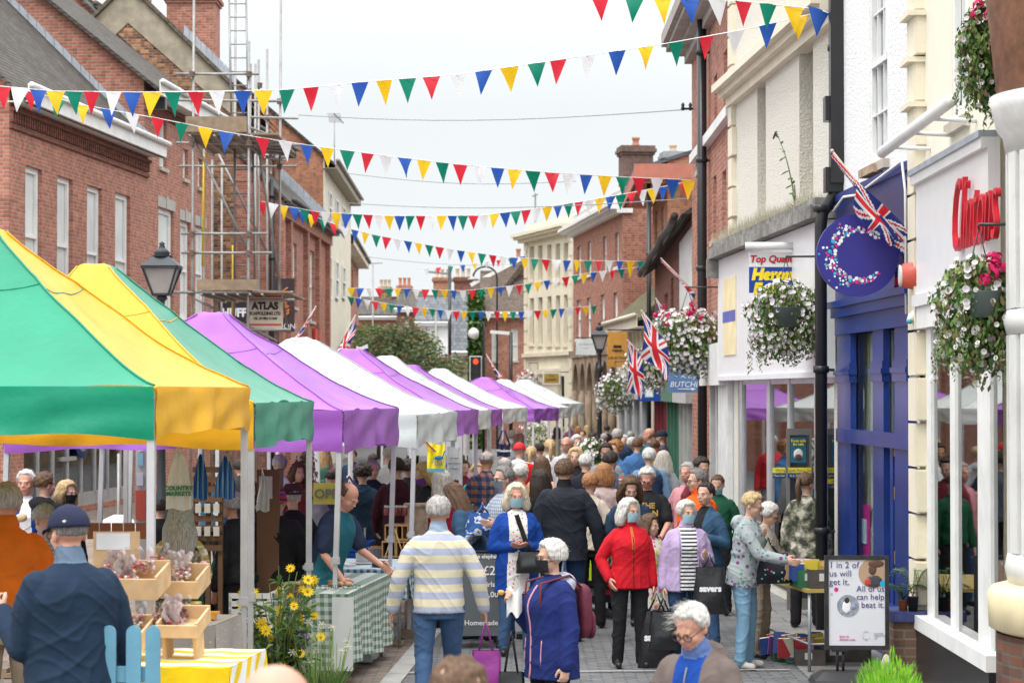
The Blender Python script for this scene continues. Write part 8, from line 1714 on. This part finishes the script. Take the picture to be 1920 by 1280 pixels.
# -- left
P_(8, 905, 290, 200, 'person in orange fleece and khaki trousers at the left edge', ORG, KHA, hair=('short', 'grey'), lean=4, girth=1.25, puff=.03, collar=ORG, skin='b', arms=('low', 'down'), hem=-.03)
P_(126, 947, 365, 217, 'person in navy cap and navy fleece with one hand raised at left', NVY, DJ, hair=('short', 'dgrey'), cap=('cap', C('navy cap', (.016, .019, .045)), 1), specs=True, girth=1.42, puff=.03, collar=C('grey blue collar', (.12, .17, .24)), skin='b', arms=(((.02, -.06, -.26), (.0, -.19, .13)), 'down'), hem=-.1, hp=4, lean=3, hand=('grip', 'relax'))
P_(80, 948, 245, 215, 'grey haired person in pink collared patterned top looking down behind the capped man', CHK, GRY, hair=('short', 'grey'), hp=22, lean=10, sex='f', specs=True, collar=C('pink collar', (.5, .36, .4)), arms=('low', 'low'))
P_(50, 880, 190, 10, 'white haired person in blue jacket and white T-shirt holding food at far left', RBL, DJ, hair=('short', 'white'), skin='b', inner=WHT, inw=.05, girth=1.25, arms=('bent', 'bent'), puff=.03, hy=-15)
P_(86, 884, 190, 160, 'person in black hooded top with short brown quiff', BLK, BLK, hair=('short', 'brown'), hood=BLK, hy=-25)
P_(128, 901, 188, 55, 'blonde person with a black face mask beside the black hoodie', BLK, JEAN, hair=('bob', 'blonde'), sex='f', mask=MASKK)
P_(338, 944, 236, 185, 'stallholder with long wavy grey hair in green tabard and yellow striped sleeves', GRN, BLK, hair=('long', 'bleach'), sex='f', sleeve=YST2, girth=1.25, arms=('low', 'low'), hp=15)
P_(440, 1002, 212, 150, 'stooping person with brown curly hair and green apron', C('dark green tunic', (.01, .05, .035)), BLK, hair=('curly', 'brown'), sex='f', lean=38, arms=('reach', 'reach'), hp=15, girth=1.2)
P_(432, 922, 212, -120, 'person with short grey hair in black cardigan behind the second stall leg', BLK, BLK, hair=('fluffy', 'grey'), sex='f', lean=6, skin='b', girth=1.15)
P_(520, 912, 208, 172, 'person in black padded coat and striped bobble-less knitted hat', BLK, GRN, hair=('short', 'dark'), cap=('beanie', BEAN), girth=1.35, puff=.035, arms=('low', 'bent'))
P_(548, 902, 196, -160, 'person in black wearing a brown wide brimmed hat', BLK, BLK, hair=('short', 'white'), cap=('hat', C('brown felt', (.07, .04, .03))), lean=3)
P_(525, 852, 150, 185, 'person in loose white shirt seen from behind beyond the hat', WHT, DJ, hair=('short', 'grey'), girth=1.2)
P_(655, 905, 210, 58, 'balding person in teal apron and blue glove leaning over the cake table', C('navy short sleeved top', (.02, .03, .06)), TEAL, hair=('balding', 'brown'), skin='b', lean=22, hp=25, slv='short', arms=('reach', 'low'), inner=TEAL, inw=.3, girth=1.15, skirt=.4)
P_(680, 868, 160, 195, 'person with dark curly hair in long navy tunic behind the black chair', C('navy tunic', (.02, .045, .08)), BLK, hair=('curly', 'dark'), sex='f', skirt=.25, hem=-.2, girth=1.2, arms=('bent', 'low'), legm=BLK)
P_(729, 838, 128, 200, 'grey haired person in white jacket with shoulder strap beyond the purple stall', WHT, KHA, hair=('short', 'grey'), girth=1.15)
P_(742, 858, 165, 200, 'person in dark maroon bending beneath the purple canopy edge', C('dark maroon', (.05, .012, .02)), BLK, hair=('short', 'dark'), lean=12, arms=('low', 'low'), girth=1.2)
P_(607, 838, 120, 180, 'person in pink top carrying a green backpack under the green valance', PNK, DJ, hair=('long', 'fair'), sex='f')
P_(593, 905, 150, 10, 'person with ginger bob behind the yellow banner', GRY, BLK, hair=('bob', 'ginger'), sex='f')
P_(795, 868, 168, -60, 'blonde person in dark top wearing a purple face mask in the stall shade', BLK, BLK, hair=('bob', 'fair'), sex='f', mask=MASKV, lean=10, hp=15)
P_(826, 882, 176, -130, 'person with very long grey hair in red cardigan beside the stall leg', C('crimson knit', (.30, .01, .03)), BLK, hair=('verylong', 'bleach'), sex='f', lean=5)
P_(850, 908, 184, -105, 'dark haired person in denim jacket bending over a phone', DEN, DJ, hair=('long', 'brown'), sex='f', lean=24, arms=('phone', 'low'), hp=18, puff=.03)
strp = P_(822, 929, 246, 183, 'person in cream and blue striped jumper and jeans walking away', JUMP, JEAN, hair=('short', 'grey'), girth=1.25, collar=C('pale blue collar', (.3, .38, .5)), arms=('away', 'away'), legs='walk', skin='b', hem=-.09, puff=.02)
dk = [(300, 935, 178, 'standing in the shade beside the tote bag', 'dark'), (470, 900, 165, 'behind the hanging blue bags', 'brown'), (500, 935, 190, 'behind the striped knitted hat', 'grey'), (620, 880, 140, 'beyond the apron and yellow banner', 'dark'), (560, 868, 150, 'right of the loose white shirt', 'brown'), (765, 862, 140, 'between the two stall legs', 'dark'), (700, 862, 150, 'left of the maroon jacket', 'grey'), (395, 880, 150, 'behind the blue carrier bags', 'brown'), (450, 862, 130, 'far behind the yellow canopy', 'dark'), (870, 862, 132, 'in the shade of the third stall', 'brown')]
for i, (px, ty, sc, w_, h) in enumerate(dk): P_(px, ty, sc, (190, 20, 160, -150, 30)[i % 5], 'person in dark clothes '+w_, (BLK, NBLK, DEN, C('charcoal', (.04, .04, .045)), MAR)[i % 5], BLK, hair=(('short', 'bob', 'curly')[i % 3], h), sex='f' if i % 3 else 'm', girth=1.1, group='shoppers in the shade of the stalls')
# -- middle crowd
P_(913, 843, 150, 168, 'balding person in red plaid shirt seen from behind', PLAID, DJ, hair=('balding', 'grey'), skin='c', arms=('down', 'bent'))
P_(943, 873, 186, -62, 'person with grey mask and glasses in pale checked shirt', CHK, DJ, hair=('short', 'dgrey'), mask=MASKG, specs=True, arms=('bent', 'low'), girth=1.2)
P_(946, 855, 150, 190, 'grey haired person in mauve sweater behind the plaid shirt', PUR, BLK, hair=('balding', 'grey'), girth=1.2)
P_(974, 829, 126, 170, 'person in bright red hooded top and red cap', C('bright red fleece', (.60, .01, .02)), DJ, hair=('buzz', 'grey'), cap=('cap', mat('red cap', (.60, .01, .02), .7)), hood=WHT, girth=1.25)
P_(978, 868, 158, 150, 'white haired person in camel jacket behind the blonde masked woman', C('camel cloth', (.28, .17, .08)), BLK, hair=('short', 'white'), sex='f', girth=1.2)
P_(996, 836, 122, 170, 'fair haired person in pale grey hooded top right of the red cap', C('pale grey sweat', (.48, .50, .53)), DJ, hair=('pony', 'blonde'), sex='f', hood=True)
P_(1031, 823, 116, 185, 'person with blonde ponytail and white sweater', WHT, JEAN, hair=('pony', 'blonde'), sex='f')
P_(1016, 856, 150, 165, 'person with long straight brown hair in pink vest top', PNK, JEAN, hair=('verylong', 'brown'), sex='f', slv='none')
P_(1012, 880, 168, -150, 'person with dark wavy hair half hidden behind the dark coat', BLK, DJ, hair=('long', 'dark'), sex='f')
P_(1062, 817, 120, -20, 'balding person with glasses in pale grey shirt facing the camera', C('pale shirt', (.50, .50, .52)), DJ, hair=('balding', 'grey'), specs=True, skin='b', girth=1.15)
P_(1082, 815, 112, 10, 'white haired person in red top behind the blonde woman in black', C('red top', (.5, .03, .04)), GRY, hair=('fluffy', 'white'), sex='f')
P_(1098, 818, 104, 170, 'person in flat tweed cap near the planter', BRN, BLK, hair=('short', 'grey'), cap=('cap', BRN))
P_(1079, 838, 138, -12, 'smiling person with wavy blonde hair and black jumper', BLK, JEAN, hair=('collar', 'blonde'), sex='f')
P_(1098, 850, 140, 175, 'white haired person behind the blonde wavy hair', NBLK, BLK, hair=('short', 'white'))
mw = P_(968, 906, 196, 8, 'person with white bob blue mask and royal blue cardigan over floral blouse', RBL, JEAN, hair=('bob', 'pale'), sex='f', mask=MASKB, inner=FLW, inw=.085, arms=('cross', 'cross'), girth=1.3, hem=-.3, puff=.03, skin='b')
P_(1058, 860, 186, 178, 'broad person in dark navy waterproof coat with back to the camera', NBLK, DJ, hair=('short', 'brown'), girth=1.32, puff=.045, collar=BLK, hem=-.16, arms=('down', 'away'), hand=('grip', 'relax'))
P_(1107, 885, 176, 172, 'person with short ginger blonde hair in front of the pale pink coat', CRM, BLK, hair=('short', 'ginger'), sex='f')
P_(1131, 869, 158, 175, 'person with ginger bob and pale pink coat seen from behind', C('pale pink coat', (.48, .36, .34)), BLK, hair=('bob', 'ginger'), sex='f', girth=1.2)
P_(1145, 845, 150, 155, 'person with dark hair and blue gilet with red patterned sleeves', SLB, BLK, hair=('short', 'dark'), specs=True, sleeve=ZIGP, skin='a', girth=1.15, arms=('down', 'bent'))
P_(1136, 830, 132, -5, 'dark haired young person in grey jacket facing the camera', GRY, BLK, hair=('short', 'dark'), skin='c', inner=WHT, hp=10)
P_(1153, 826, 122, -40, 'person with bright ginger curls beside the dark haired young person', BLU, BLK, hair=('curly', 'ginger'), sex='f')
P_(1157, 803, 106, 188, 'person in quilted navy coat farther up the street', C('quilted navy', (.025, .045, .09)), BLK, hair=('short', 'grey'), girth=1.35, puff=.05, collar=True)
P_(1195, 821, 110, 178, 'person in mid blue sweater with short brown hair', BLU, GRY, hair=('short', 'brown'), girth=1.15)
P_(1185, 819, 104, 150, 'grey haired person in sage jacket left of the mid blue sweater', SAG, KHA, hair=('short', 'white'), sex='f')
P_(1216, 801, 103, -100, 'bald person in profile wearing dark blue near the brick pier', C('dark petrol', (.04, .10, .15)), DJ, hair=None, skin='b', girth=1.1)
P_(1239, 806, 102, -120, 'person in dark cap and maroon jacket near the brick pier', PUR, BLK, hair=('short', 'grey'), cap=('cap', NBLK))
P_(1228, 824, 108, 175, 'person with brown bun and pale yellow cardigan', YLW, JEAN, hair=('bun', 'brown'), sex='f')
P_(1217, 839, 138, 180, 'person in navy gilet with pale blue hood seen from behind', C('navy gilet', (.02, .035, .075)), BLK, hair=('short', 'white'), hood=C('faded blue', (.14, .22, .33)), sleeve=C('faded blue', (.14, .22, .33)), girth=1.25, puff=.03)
P_(1244, 845, 133, 165, 'person with long fair hair in grey hooded top by the wall', GRY, DJ, hair=('verylong', 'bleach'), sex='f', hood=True)
P_(1182, 893, 186, 5, 'person with collar length brown hair and navy T-shirt looking down', C('navy tee', (.02, .04, .07)), JEAN, hair=('collar', 'brown'), slv='short', hp=24, skin='a', arms=('down', 'down'))
bk = P_(1213, 876, 174, -8, 'grey haired person with glasses in printed black T-shirt', BLK, BLK, hair=('short', 'white'), slv='short', specs=True, hp=22, girth=1.3, skin='b', arms=('low', 'down'))
text_part('THE\nSMAN', .085, 'shirt_print', mat('ochre print', (.45, .30, .08), .8), bk.root, (.02, -.172, 1.27), (R(90), 0, 0), ex=.002, bold=.003)
P_(1288, 866, 160, -35, 'grey haired person in pink checked shirt behind the orange jacket', PNK, DJ, hair=('short', 'grey'), skin='b')
P_(1315, 856, 160, 30, 'dark haired person looking down behind the orange jacket', MAR, DJ, hair=('short', 'dark'), hp=15)
P_(1306, 878, 182, -74, 'bearded person with glasses in bright orange jacket seen in profile', HIO, DJ, hair=('short', 'dgrey'), specs=True, girth=1.75, skin='a', mustache=True, puff=.03, collar=True)
P_(1345, 889, 166, -20, 'balding masked person in dark green jacket', C('forest green', (.01, .07, .035)), BLK, hair=('buzz', 'brown'), mask=MASKB, hp=20, girth=1.1)
P_(1322, 903, 190, -42, 'person with tied back dark hair in denim jacket clutching her collar', DEN, JEAN, hair=('bun', 'dark'), sex='f', skin='a', inner=BLK, inw=.05, arms=('bent', 'down'))
red = P_(1180, 934, 205, 12, 'person in red fleece with blue face mask and black trousers', REDF, BLK, hair=('bob', 'white'), sex='f', mask=MASKB, collar=REDF, girth=1.3, arms=('down', 'pocket'), hem=-.12, hy=28, inner=C('orange top', (.5, .15, .04)), inw=.004)
P_(1219, 963, 190, 20, 'child with long brown hair in tropical print dress between two shoppers', FLK, FLK, hair=('verylong', 'brown'), sex='f', slv='short', skirt=.3, hd=1.18, hy=35, legm=SKIN['a'], shoe=C('pink shoe', (.6, .25, .3)))
lil = P_(1287, 937, 205, 6, 'person in lilac jacket over striped top with blue mask and white curls', LIL, DJ, hair=('fluffy', 'white'), sex='f', mask=MASKB, inner=TEE, inw=.075, girth=1.3, hem=-.14, hy=18, arms=('bent', 'down'), collar=LIL, puff=.028)
fo = P_(1032, 1010, 288, -62, 'person with short white hair in navy anorak and black mask holding a snack', ANO, BLK, hair=('fluffy', 'white'), sex='f', mask=MASKK, specs=True, hood=C('pale grey lining', (.42, .42, .48)), girth=1.3, puff=.04, hem=-.2, arms=('down', 'eat'), hand=('grip', 'grip'), hy=-8)
fl_ = P_(1410, 922, 206, 68, 'person with blonde crop and glasses in floral hooded top and pale jeans', FLOR, JEANL, hair=('short', 'blonde'), sex='f', specs=True, hood=FLOR, girth=1.2, lean=7, hp=15, arms=('strap', 'reach'), shoe=TRAINER, hem=-.12)
PINKZ = mat('pink zip tape', (.55, .25, .33), .5); fo.zip(PINKZ, x=.0, w=.007); fo.zip(PINKZ, 'pocket_zip', x=.12, t0=-.12, t1=.1, w=.004); fo.zip(PINKZ, 'pocket_zip', x=-.12, t0=-.12, t1=.1, w=.004)
red.zip(C('dark red tape', (.25, .005, .01)), x=0, t1=.42); lil.zip(C('lilac placket', (.36, .27, .44)), 'placket', x=.1, w=.006); lil.zip(C('lilac placket', (.36, .27, .44)), 'placket', x=-.1, w=.006)
P_(1440, 942, 198, 60, 'white haired person with glasses in beige behind the floral hooded top', C('beige grey', (.32, .28, .24)), KHA, hair=('fluffy', 'white'), sex='f', specs=True, lean=10, hp=18, arms=('low', 'reach'))
P_(1511, 885, 176, 175, 'person in camouflage jacket with brown ponytail beside the book table', CAMO, BLK, hair=('pony', 'brown'), sex='f', girth=1.2, hy=-40, arms=('down', 'down'), hem=-.15)
# -- far crowd
far = [(1100, 797, 62, 'pink', PNK, ('long', 'blonde')), (1084, 799, 64, 'red haired', MAR, ('bob', 'ginger')), (1070, 792, 62, 'blue and red shirted', C('blue red shirt', (.15, .05, .12)), ('balding', 'brown')), (1138, 797, 66, 'dark hatted', NBLK, ('short', 'dark')), (1120, 806, 72, 'navy coated', NBLK, ('short', 'brown')), (1092, 806, 74, 'brown haired', BRN, ('bun', 'brown')),
       (960, 806, 82, 'pink topped', C('bright pink', (.60, .05, .14)), ('short', 'white')), (957, 822, 92, 'grey haired', GRY, ('short', 'grey')), (975, 812, 88, 'blonde', CRM, ('bob', 'blonde')), (1012, 830, 108, 'black vested', BLK, ('short', 'dark')), (1133, 812, 80, 'grey coated', GRY, ('short', 'grey')), (1170, 815, 96, 'white haired', GRY, ('short', 'white')), (1205, 812, 92, 'green coated', GRN, ('short', 'dgrey')), (1110, 812, 82, 'teal topped', TEA, ('long', 'dark')),
       (895, 868, 140, 'teal jumper', TEA, ('short', 'fair')), (862, 850, 112, 'pale dressed', PNK, ('long', 'brown')), (700, 850, 112, 'sky blue', BLU, ('short', 'dark')), (660, 842, 108, 'navy', NVY, ('short', 'brown')), (1044, 800, 70, 'yellow', YLW, ('long', 'brown')), (1182, 808, 80, 'dark blue', NVY, ('short', 'grey'))]
for i, (px, ty, sc, w_, m, h) in enumerate(far):
    P_(px, ty, sc, (180, 175, 20, 170, 160, -20)[i % 6], ('distant %s person in the crowd ' % w_)+(('near the cream building', 'by the gothic arcade', 'beyond the stalls', 'past the street lamp')[i % 4] if px > 940 else 'under the stalls' if px < 940 else ''), m, BLK, hair=h, sex='f' if h[0] in ('long', 'bob', 'bun') else 'm', group='distant shoppers')
# ================================================================ bags and things carried
def bag(label, c, w_, h, dep, m, name='shopping_bag', handle=.25, txt=None, hm=None, rz=0, taper=.8):
    t = thing(name, label, 'bag', tuple(c), rz); mb = MB()
    def f(u, v):
        a = u*2*math.pi; ww = w_/2*(taper+(1-taper)*v); dd = dep/2*(.35+.65*math.sin(min(1, v*1.3)*1.57)); e = .6
        cx = math.copysign(abs(math.cos(a))**e, math.cos(a)); sy = math.copysign(abs(math.sin(a))**e, math.sin(a)); return (cx*ww*(1+.04*math.sin(v*9+a*3)), sy*dd*(1+.12*math.sin(v*7+a*2)), -h*v-handle)
    mb.grid(f, 32, 14); mb.grid(lambda u, v: (lambda q: (q[0]*v, q[1]*v, q[2]))(f(u, 1)), 32, 2); mb.build('bag_body', m, t)
    for sg in (-1, 1):
        mb = MB(); mb.tube([(-w_*.22, sg*dep*.12, -handle-.02), (-w_*.06, sg*.01, -.06), (0, 0, 0), (w_*.06, sg*.01, -.06), (w_*.22, sg*dep*.12, -handle-.02)], .008, 6); mb.build('handle', hm or m, t)
    if txt: text_part(txt, w_*.26, 'lettering', PW, t, (0, -dep*.56, -handle-h*.45), (R(90), 0, 0), ex=.002, bold=.004)
    return t
BLKB = mat('black polythene', (.015, .015, .017), .3, bump=.5, bs=6, bd=.03)
bag('purple nylon bag held by the person in the striped jumper', strp.hp(1)+Vector((0, -.02, -.02)), .26, .36, .14, mat('purple nylon', (.22, .02, .20), .4, bump=.5, bs=6, bd=.03), handle=.22)
bag('black carrier bag with white lettering held by the person in red fleece', red.hp(0)+Vector((.02, -.03, 0)), .36, .52, .16, BLKB, handle=.16, txt='savers', taper=.7)
bag('black carrier bag with white lettering on the arm of the lilac jacket', lil.hp(0)+Vector((.03, -.05, .02)), .30, .42, .14, BLKB, handle=.12, txt='savers', taper=.85)
bag('second black carrier hanging low from the lilac jacket sleeve', lil.hp(1)+Vector((0, -.02, -.02)), .28, .34, .12, BLKB, handle=.14, taper=.8)
bag('black leather shopping bag hanging from the arm of the navy anorak', fo.hp(1)+Vector((.03, -.0, -.22)), .20, .26, .12, mat('black leather', (.012, .012, .013), .25), name='handbag', handle=.26)
t = bag('black quilted bag with multicoloured polka dots under the floral sleeve', fl_.wp((.10, -.22, 1.27)), .46, .27, .18, POLKA, name='handbag', handle=.14, rz=.1)
bag('small black handbag held by the person with the royal blue cardigan', mw.wp((.10, -.26, 1.16)), .27, .2, .1, mat('black leather', (.012, .012, .013), .25), name='handbag', handle=.1)
mb = MB(); a, b_ = mw.wp((.10, -.21, 1.06)), mw.wp((-.02, -.17, 1.42)); mb.bar(a, b_, .045, .008); top(mb, 'bag_strap', BLK, 'wide black strap crossing the floral blouse', 'strap', tuple(a))
# blue patterned tote of the denim jacket person
bag('blue and white patterned shopping bag under the bent denim arm', P3(905, 942, 23.6), .36, .22, .16, ramp_mat('blue white print', 'camo', [(.03, .09, .28), (.55, .58, .6), (.04, .12, .34)], 9, pos=[0, .5, .56]), handle=.1, rz=.3)
# backpacks
def pack(label, p, s_, m, w_=.28, h=.42, dep=.14, k=1.0):
    """rucksack on the back: parented frame follows the person's heading"""
    t = thing('backpack', label, 'backpack', tuple(p.wp((0, .0, 0))), p.root.rotation_euler.z); k = p.k; t.scale = (k, k, k)
    mb = MB(); y = s_; mb.add([Vector((v.x*w_/2, y+dep/2+v.y*dep/2*(1.2 if v.y > 0 else .8), 1.20+v.z*h/2)) for v in [Vector((math.copysign(abs(q.x)**.55, q.x), math.copysign(abs(q.y)**.6, q.y), math.copysign(abs(q.z)**.5, q.z))) for q in ico(3)[0]]], ico(3)[1], 0, True); mb.build('main_pocket', m, t)
    mb = MB(); mb.add([Vector((v.x*w_*.4, y+dep+.02+v.y*.03, 1.1+v.z*h*.26)) for v in [Vector((math.copysign(abs(q.x)**.55, q.x), q.y, math.copysign(abs(q.z)**.5, q.z))) for q in ico(3)[0]]], ico(3)[1], 0, True); mb.build('front_pocket', m, t)
    for sg in (-1, 1): mb = MB(); mb.tube([(sg*.09, y+.02, 1.38), (sg*.10, y-.08, 1.47), (sg*.11, -y*.3-.10, 1.42), (sg*.12, -y*.5-.08, 1.25), (sg*.14, y*.3, 1.08)], .016, 6, flat=.5); mb.build('strap', m, t)
    return t
pack('maroon backpack on the person in the navy anorak', fo, .17, mat('maroon nylon', (.10, .012, .028), .7, bump=.5, bs=8, bd=.03), h=.40, w_=.25, dep=.11)
# snack
mb = MB(); c = fo.hp(1); r_ = random.Random(4)
for i in range(7): mb.ell(c+Vector((r_.uniform(-.05, .02), r_.uniform(-.02, .02), r_.uniform(.02, .06))), (.02, .015, .014), n=2)
t = top(mb, 'snack', mat('golden chips', (.65, .33, .06), .6), 'golden snack held up by the person in the navy anorak', 'food', tuple(c))
mb = MB(); mb.grid(lambda u, v: c+Vector((.0+u*.10, -.04+.03*math.sin(u*7), .06-v*.17+.02*math.sin(u*9+v*5))), 8, 8); top(mb, 'paper_wrap', mat('white paper', (.72, .72, .70), .8), 'crumpled white paper wrapped round the golden snack', 'paper', tuple(c))
mb = MB(); c = P3(40, 970, 22.8); mb.ell(c, (.06, .04, .045)); top(mb, 'bread_roll', mat('bread roll', (.55, .40, .24), .8), 'pale bread roll held by the person in the blue jacket', 'food', tuple(c))
# mobility scooter with rider
d = 26.0; sx = X_(1108, d); t = thing('mobility_scooter', 'black mobility scooter seen from behind with a large striped bag on its seat', 'mobility scooter', (sx, d, 0))
mb = MB(); mb.box(-.28, .28, 0, .9, .18, .34); mb.box(-.31, .31, -.06, .12, .25, .36); mb.box(-.26, .26, .3, 1.3, .16, .2); mb.build('chassis', BLACK, t)
mb = MB(); mb.box(-.25, .25, .05, .5, .55, .66); mb.build('seat', mat('seat vinyl', (.03, .03, .03), .5), t); mb = MB(); mb.box(-.24, .24, .02, .12, .67, 1.15); mb.build('backrest', mat('seat vinyl', (.03, .03, .03), .5), t)
for x in (-.30, .30):
    for y in (.1, 1.15):
        mb = MB(); mb.lathe([(.05, -.045), (.12, -.05), (.13, 0), (.12, .05), (.05, .045)], n=20)
        for v in mb.v: v.x, v.y, v.z = v.z+x*.95, v.y+y, v.x+.13
        mb.build('wheel', mat('tyre', (.02, .02, .02), .8), t)
mb = MB(); mb.box(-.22, -.12, -.075, -.061, .27, .33, 0); mb.box(.12, .22, -.075, -.061, .27, .33, 0); mb.box(-.07, .07, -.07, -.061, .26, .34, 1); mb.build('rear_light', [mat('red lens', (.45, .02, .03), .2), mat('plate', (.3, .3, .3), .4)], t)
mb = MB(); mb.tube([(0, 1.2, .3), (0, 1.0, .95)], .03, 8); mb.tube([(-.28, .95, 1.0), (.28, .95, 1.0)], .02, 8); mb.build('tiller', BLACK, t)
rb = thing('rear_bag', 'black bag with lime and silver reflective stripes on the mobility scooter', 'bag', (sx, d-.05, .42)); mb = MB(); mb.add([Vector((v.x*.27, v.y*.13-.06, .33+v.z*.38)) for v in [Vector((math.copysign(abs(q.x)**.5, q.x), math.copysign(abs(q.y)**.6, q.y), math.copysign(abs(q.z)**.4, q.z))) for q in ico(3)[0]]], ico(3)[1], 0, True); mb.build('bag_body', mat('black cordura', (.03, .03, .03), .8, bump=.4), rb)
mb = MB(); mb.box(-.10, -.075, -.198, -.188, .02, .62, 0); mb.box(-.06, -.035, -.2, -.19, .02, .64, 1); mb.box(-.03, -.005, -.2, -.19, .02, .62, 0); mb.build('reflective_stripe', [mat('lime stripe', (.45, .65, .02), .5), mat('silver stripe', (.5, .5, .5), .3)], rb)
P_(1110, 921, F/26.4, 178, 'grey haired person seated on the mobility scooter', C('grey check coat', (.10, .11, .13)), BLK, hair=('fluffy', 'grey'), sex='f', seat=True, arms=('low', 'low'), z0=.05)
# brass trolley handle near the anorak
t = thing('walking_frame', 'brass and black upright handle left of the navy anorak', 'walking frame', (X_(990, 24), 24, 0)); mb = MB(); mb.tube([(0, 0, .05), (0, 0, .95)], .022, 8); mb.tube([(-.06, 0, .95), (.10, 0, .95)], .02, 8); mb.tube([(-.05, 0, .7), (.05, 0, .7)], .015, 8); mb.ell((0, 0, .5), .03, n=2); mb.build('post', mat('dull brass', (.35, .23, .08), .4, .7), t); mb = MB(); mb.box(-.12, .12, -.12, .12, 0, .05); mb.build('base', BLACK, t)
# traffic cone like hat etc: green backpack
pk = [p for p in PEOPLE if 'pink top carrying' in p.root['label']][0]; pack('dark green backpack on the person in the pink top', pk, .14, mat('green nylon', (.02, .08, .05), .6))
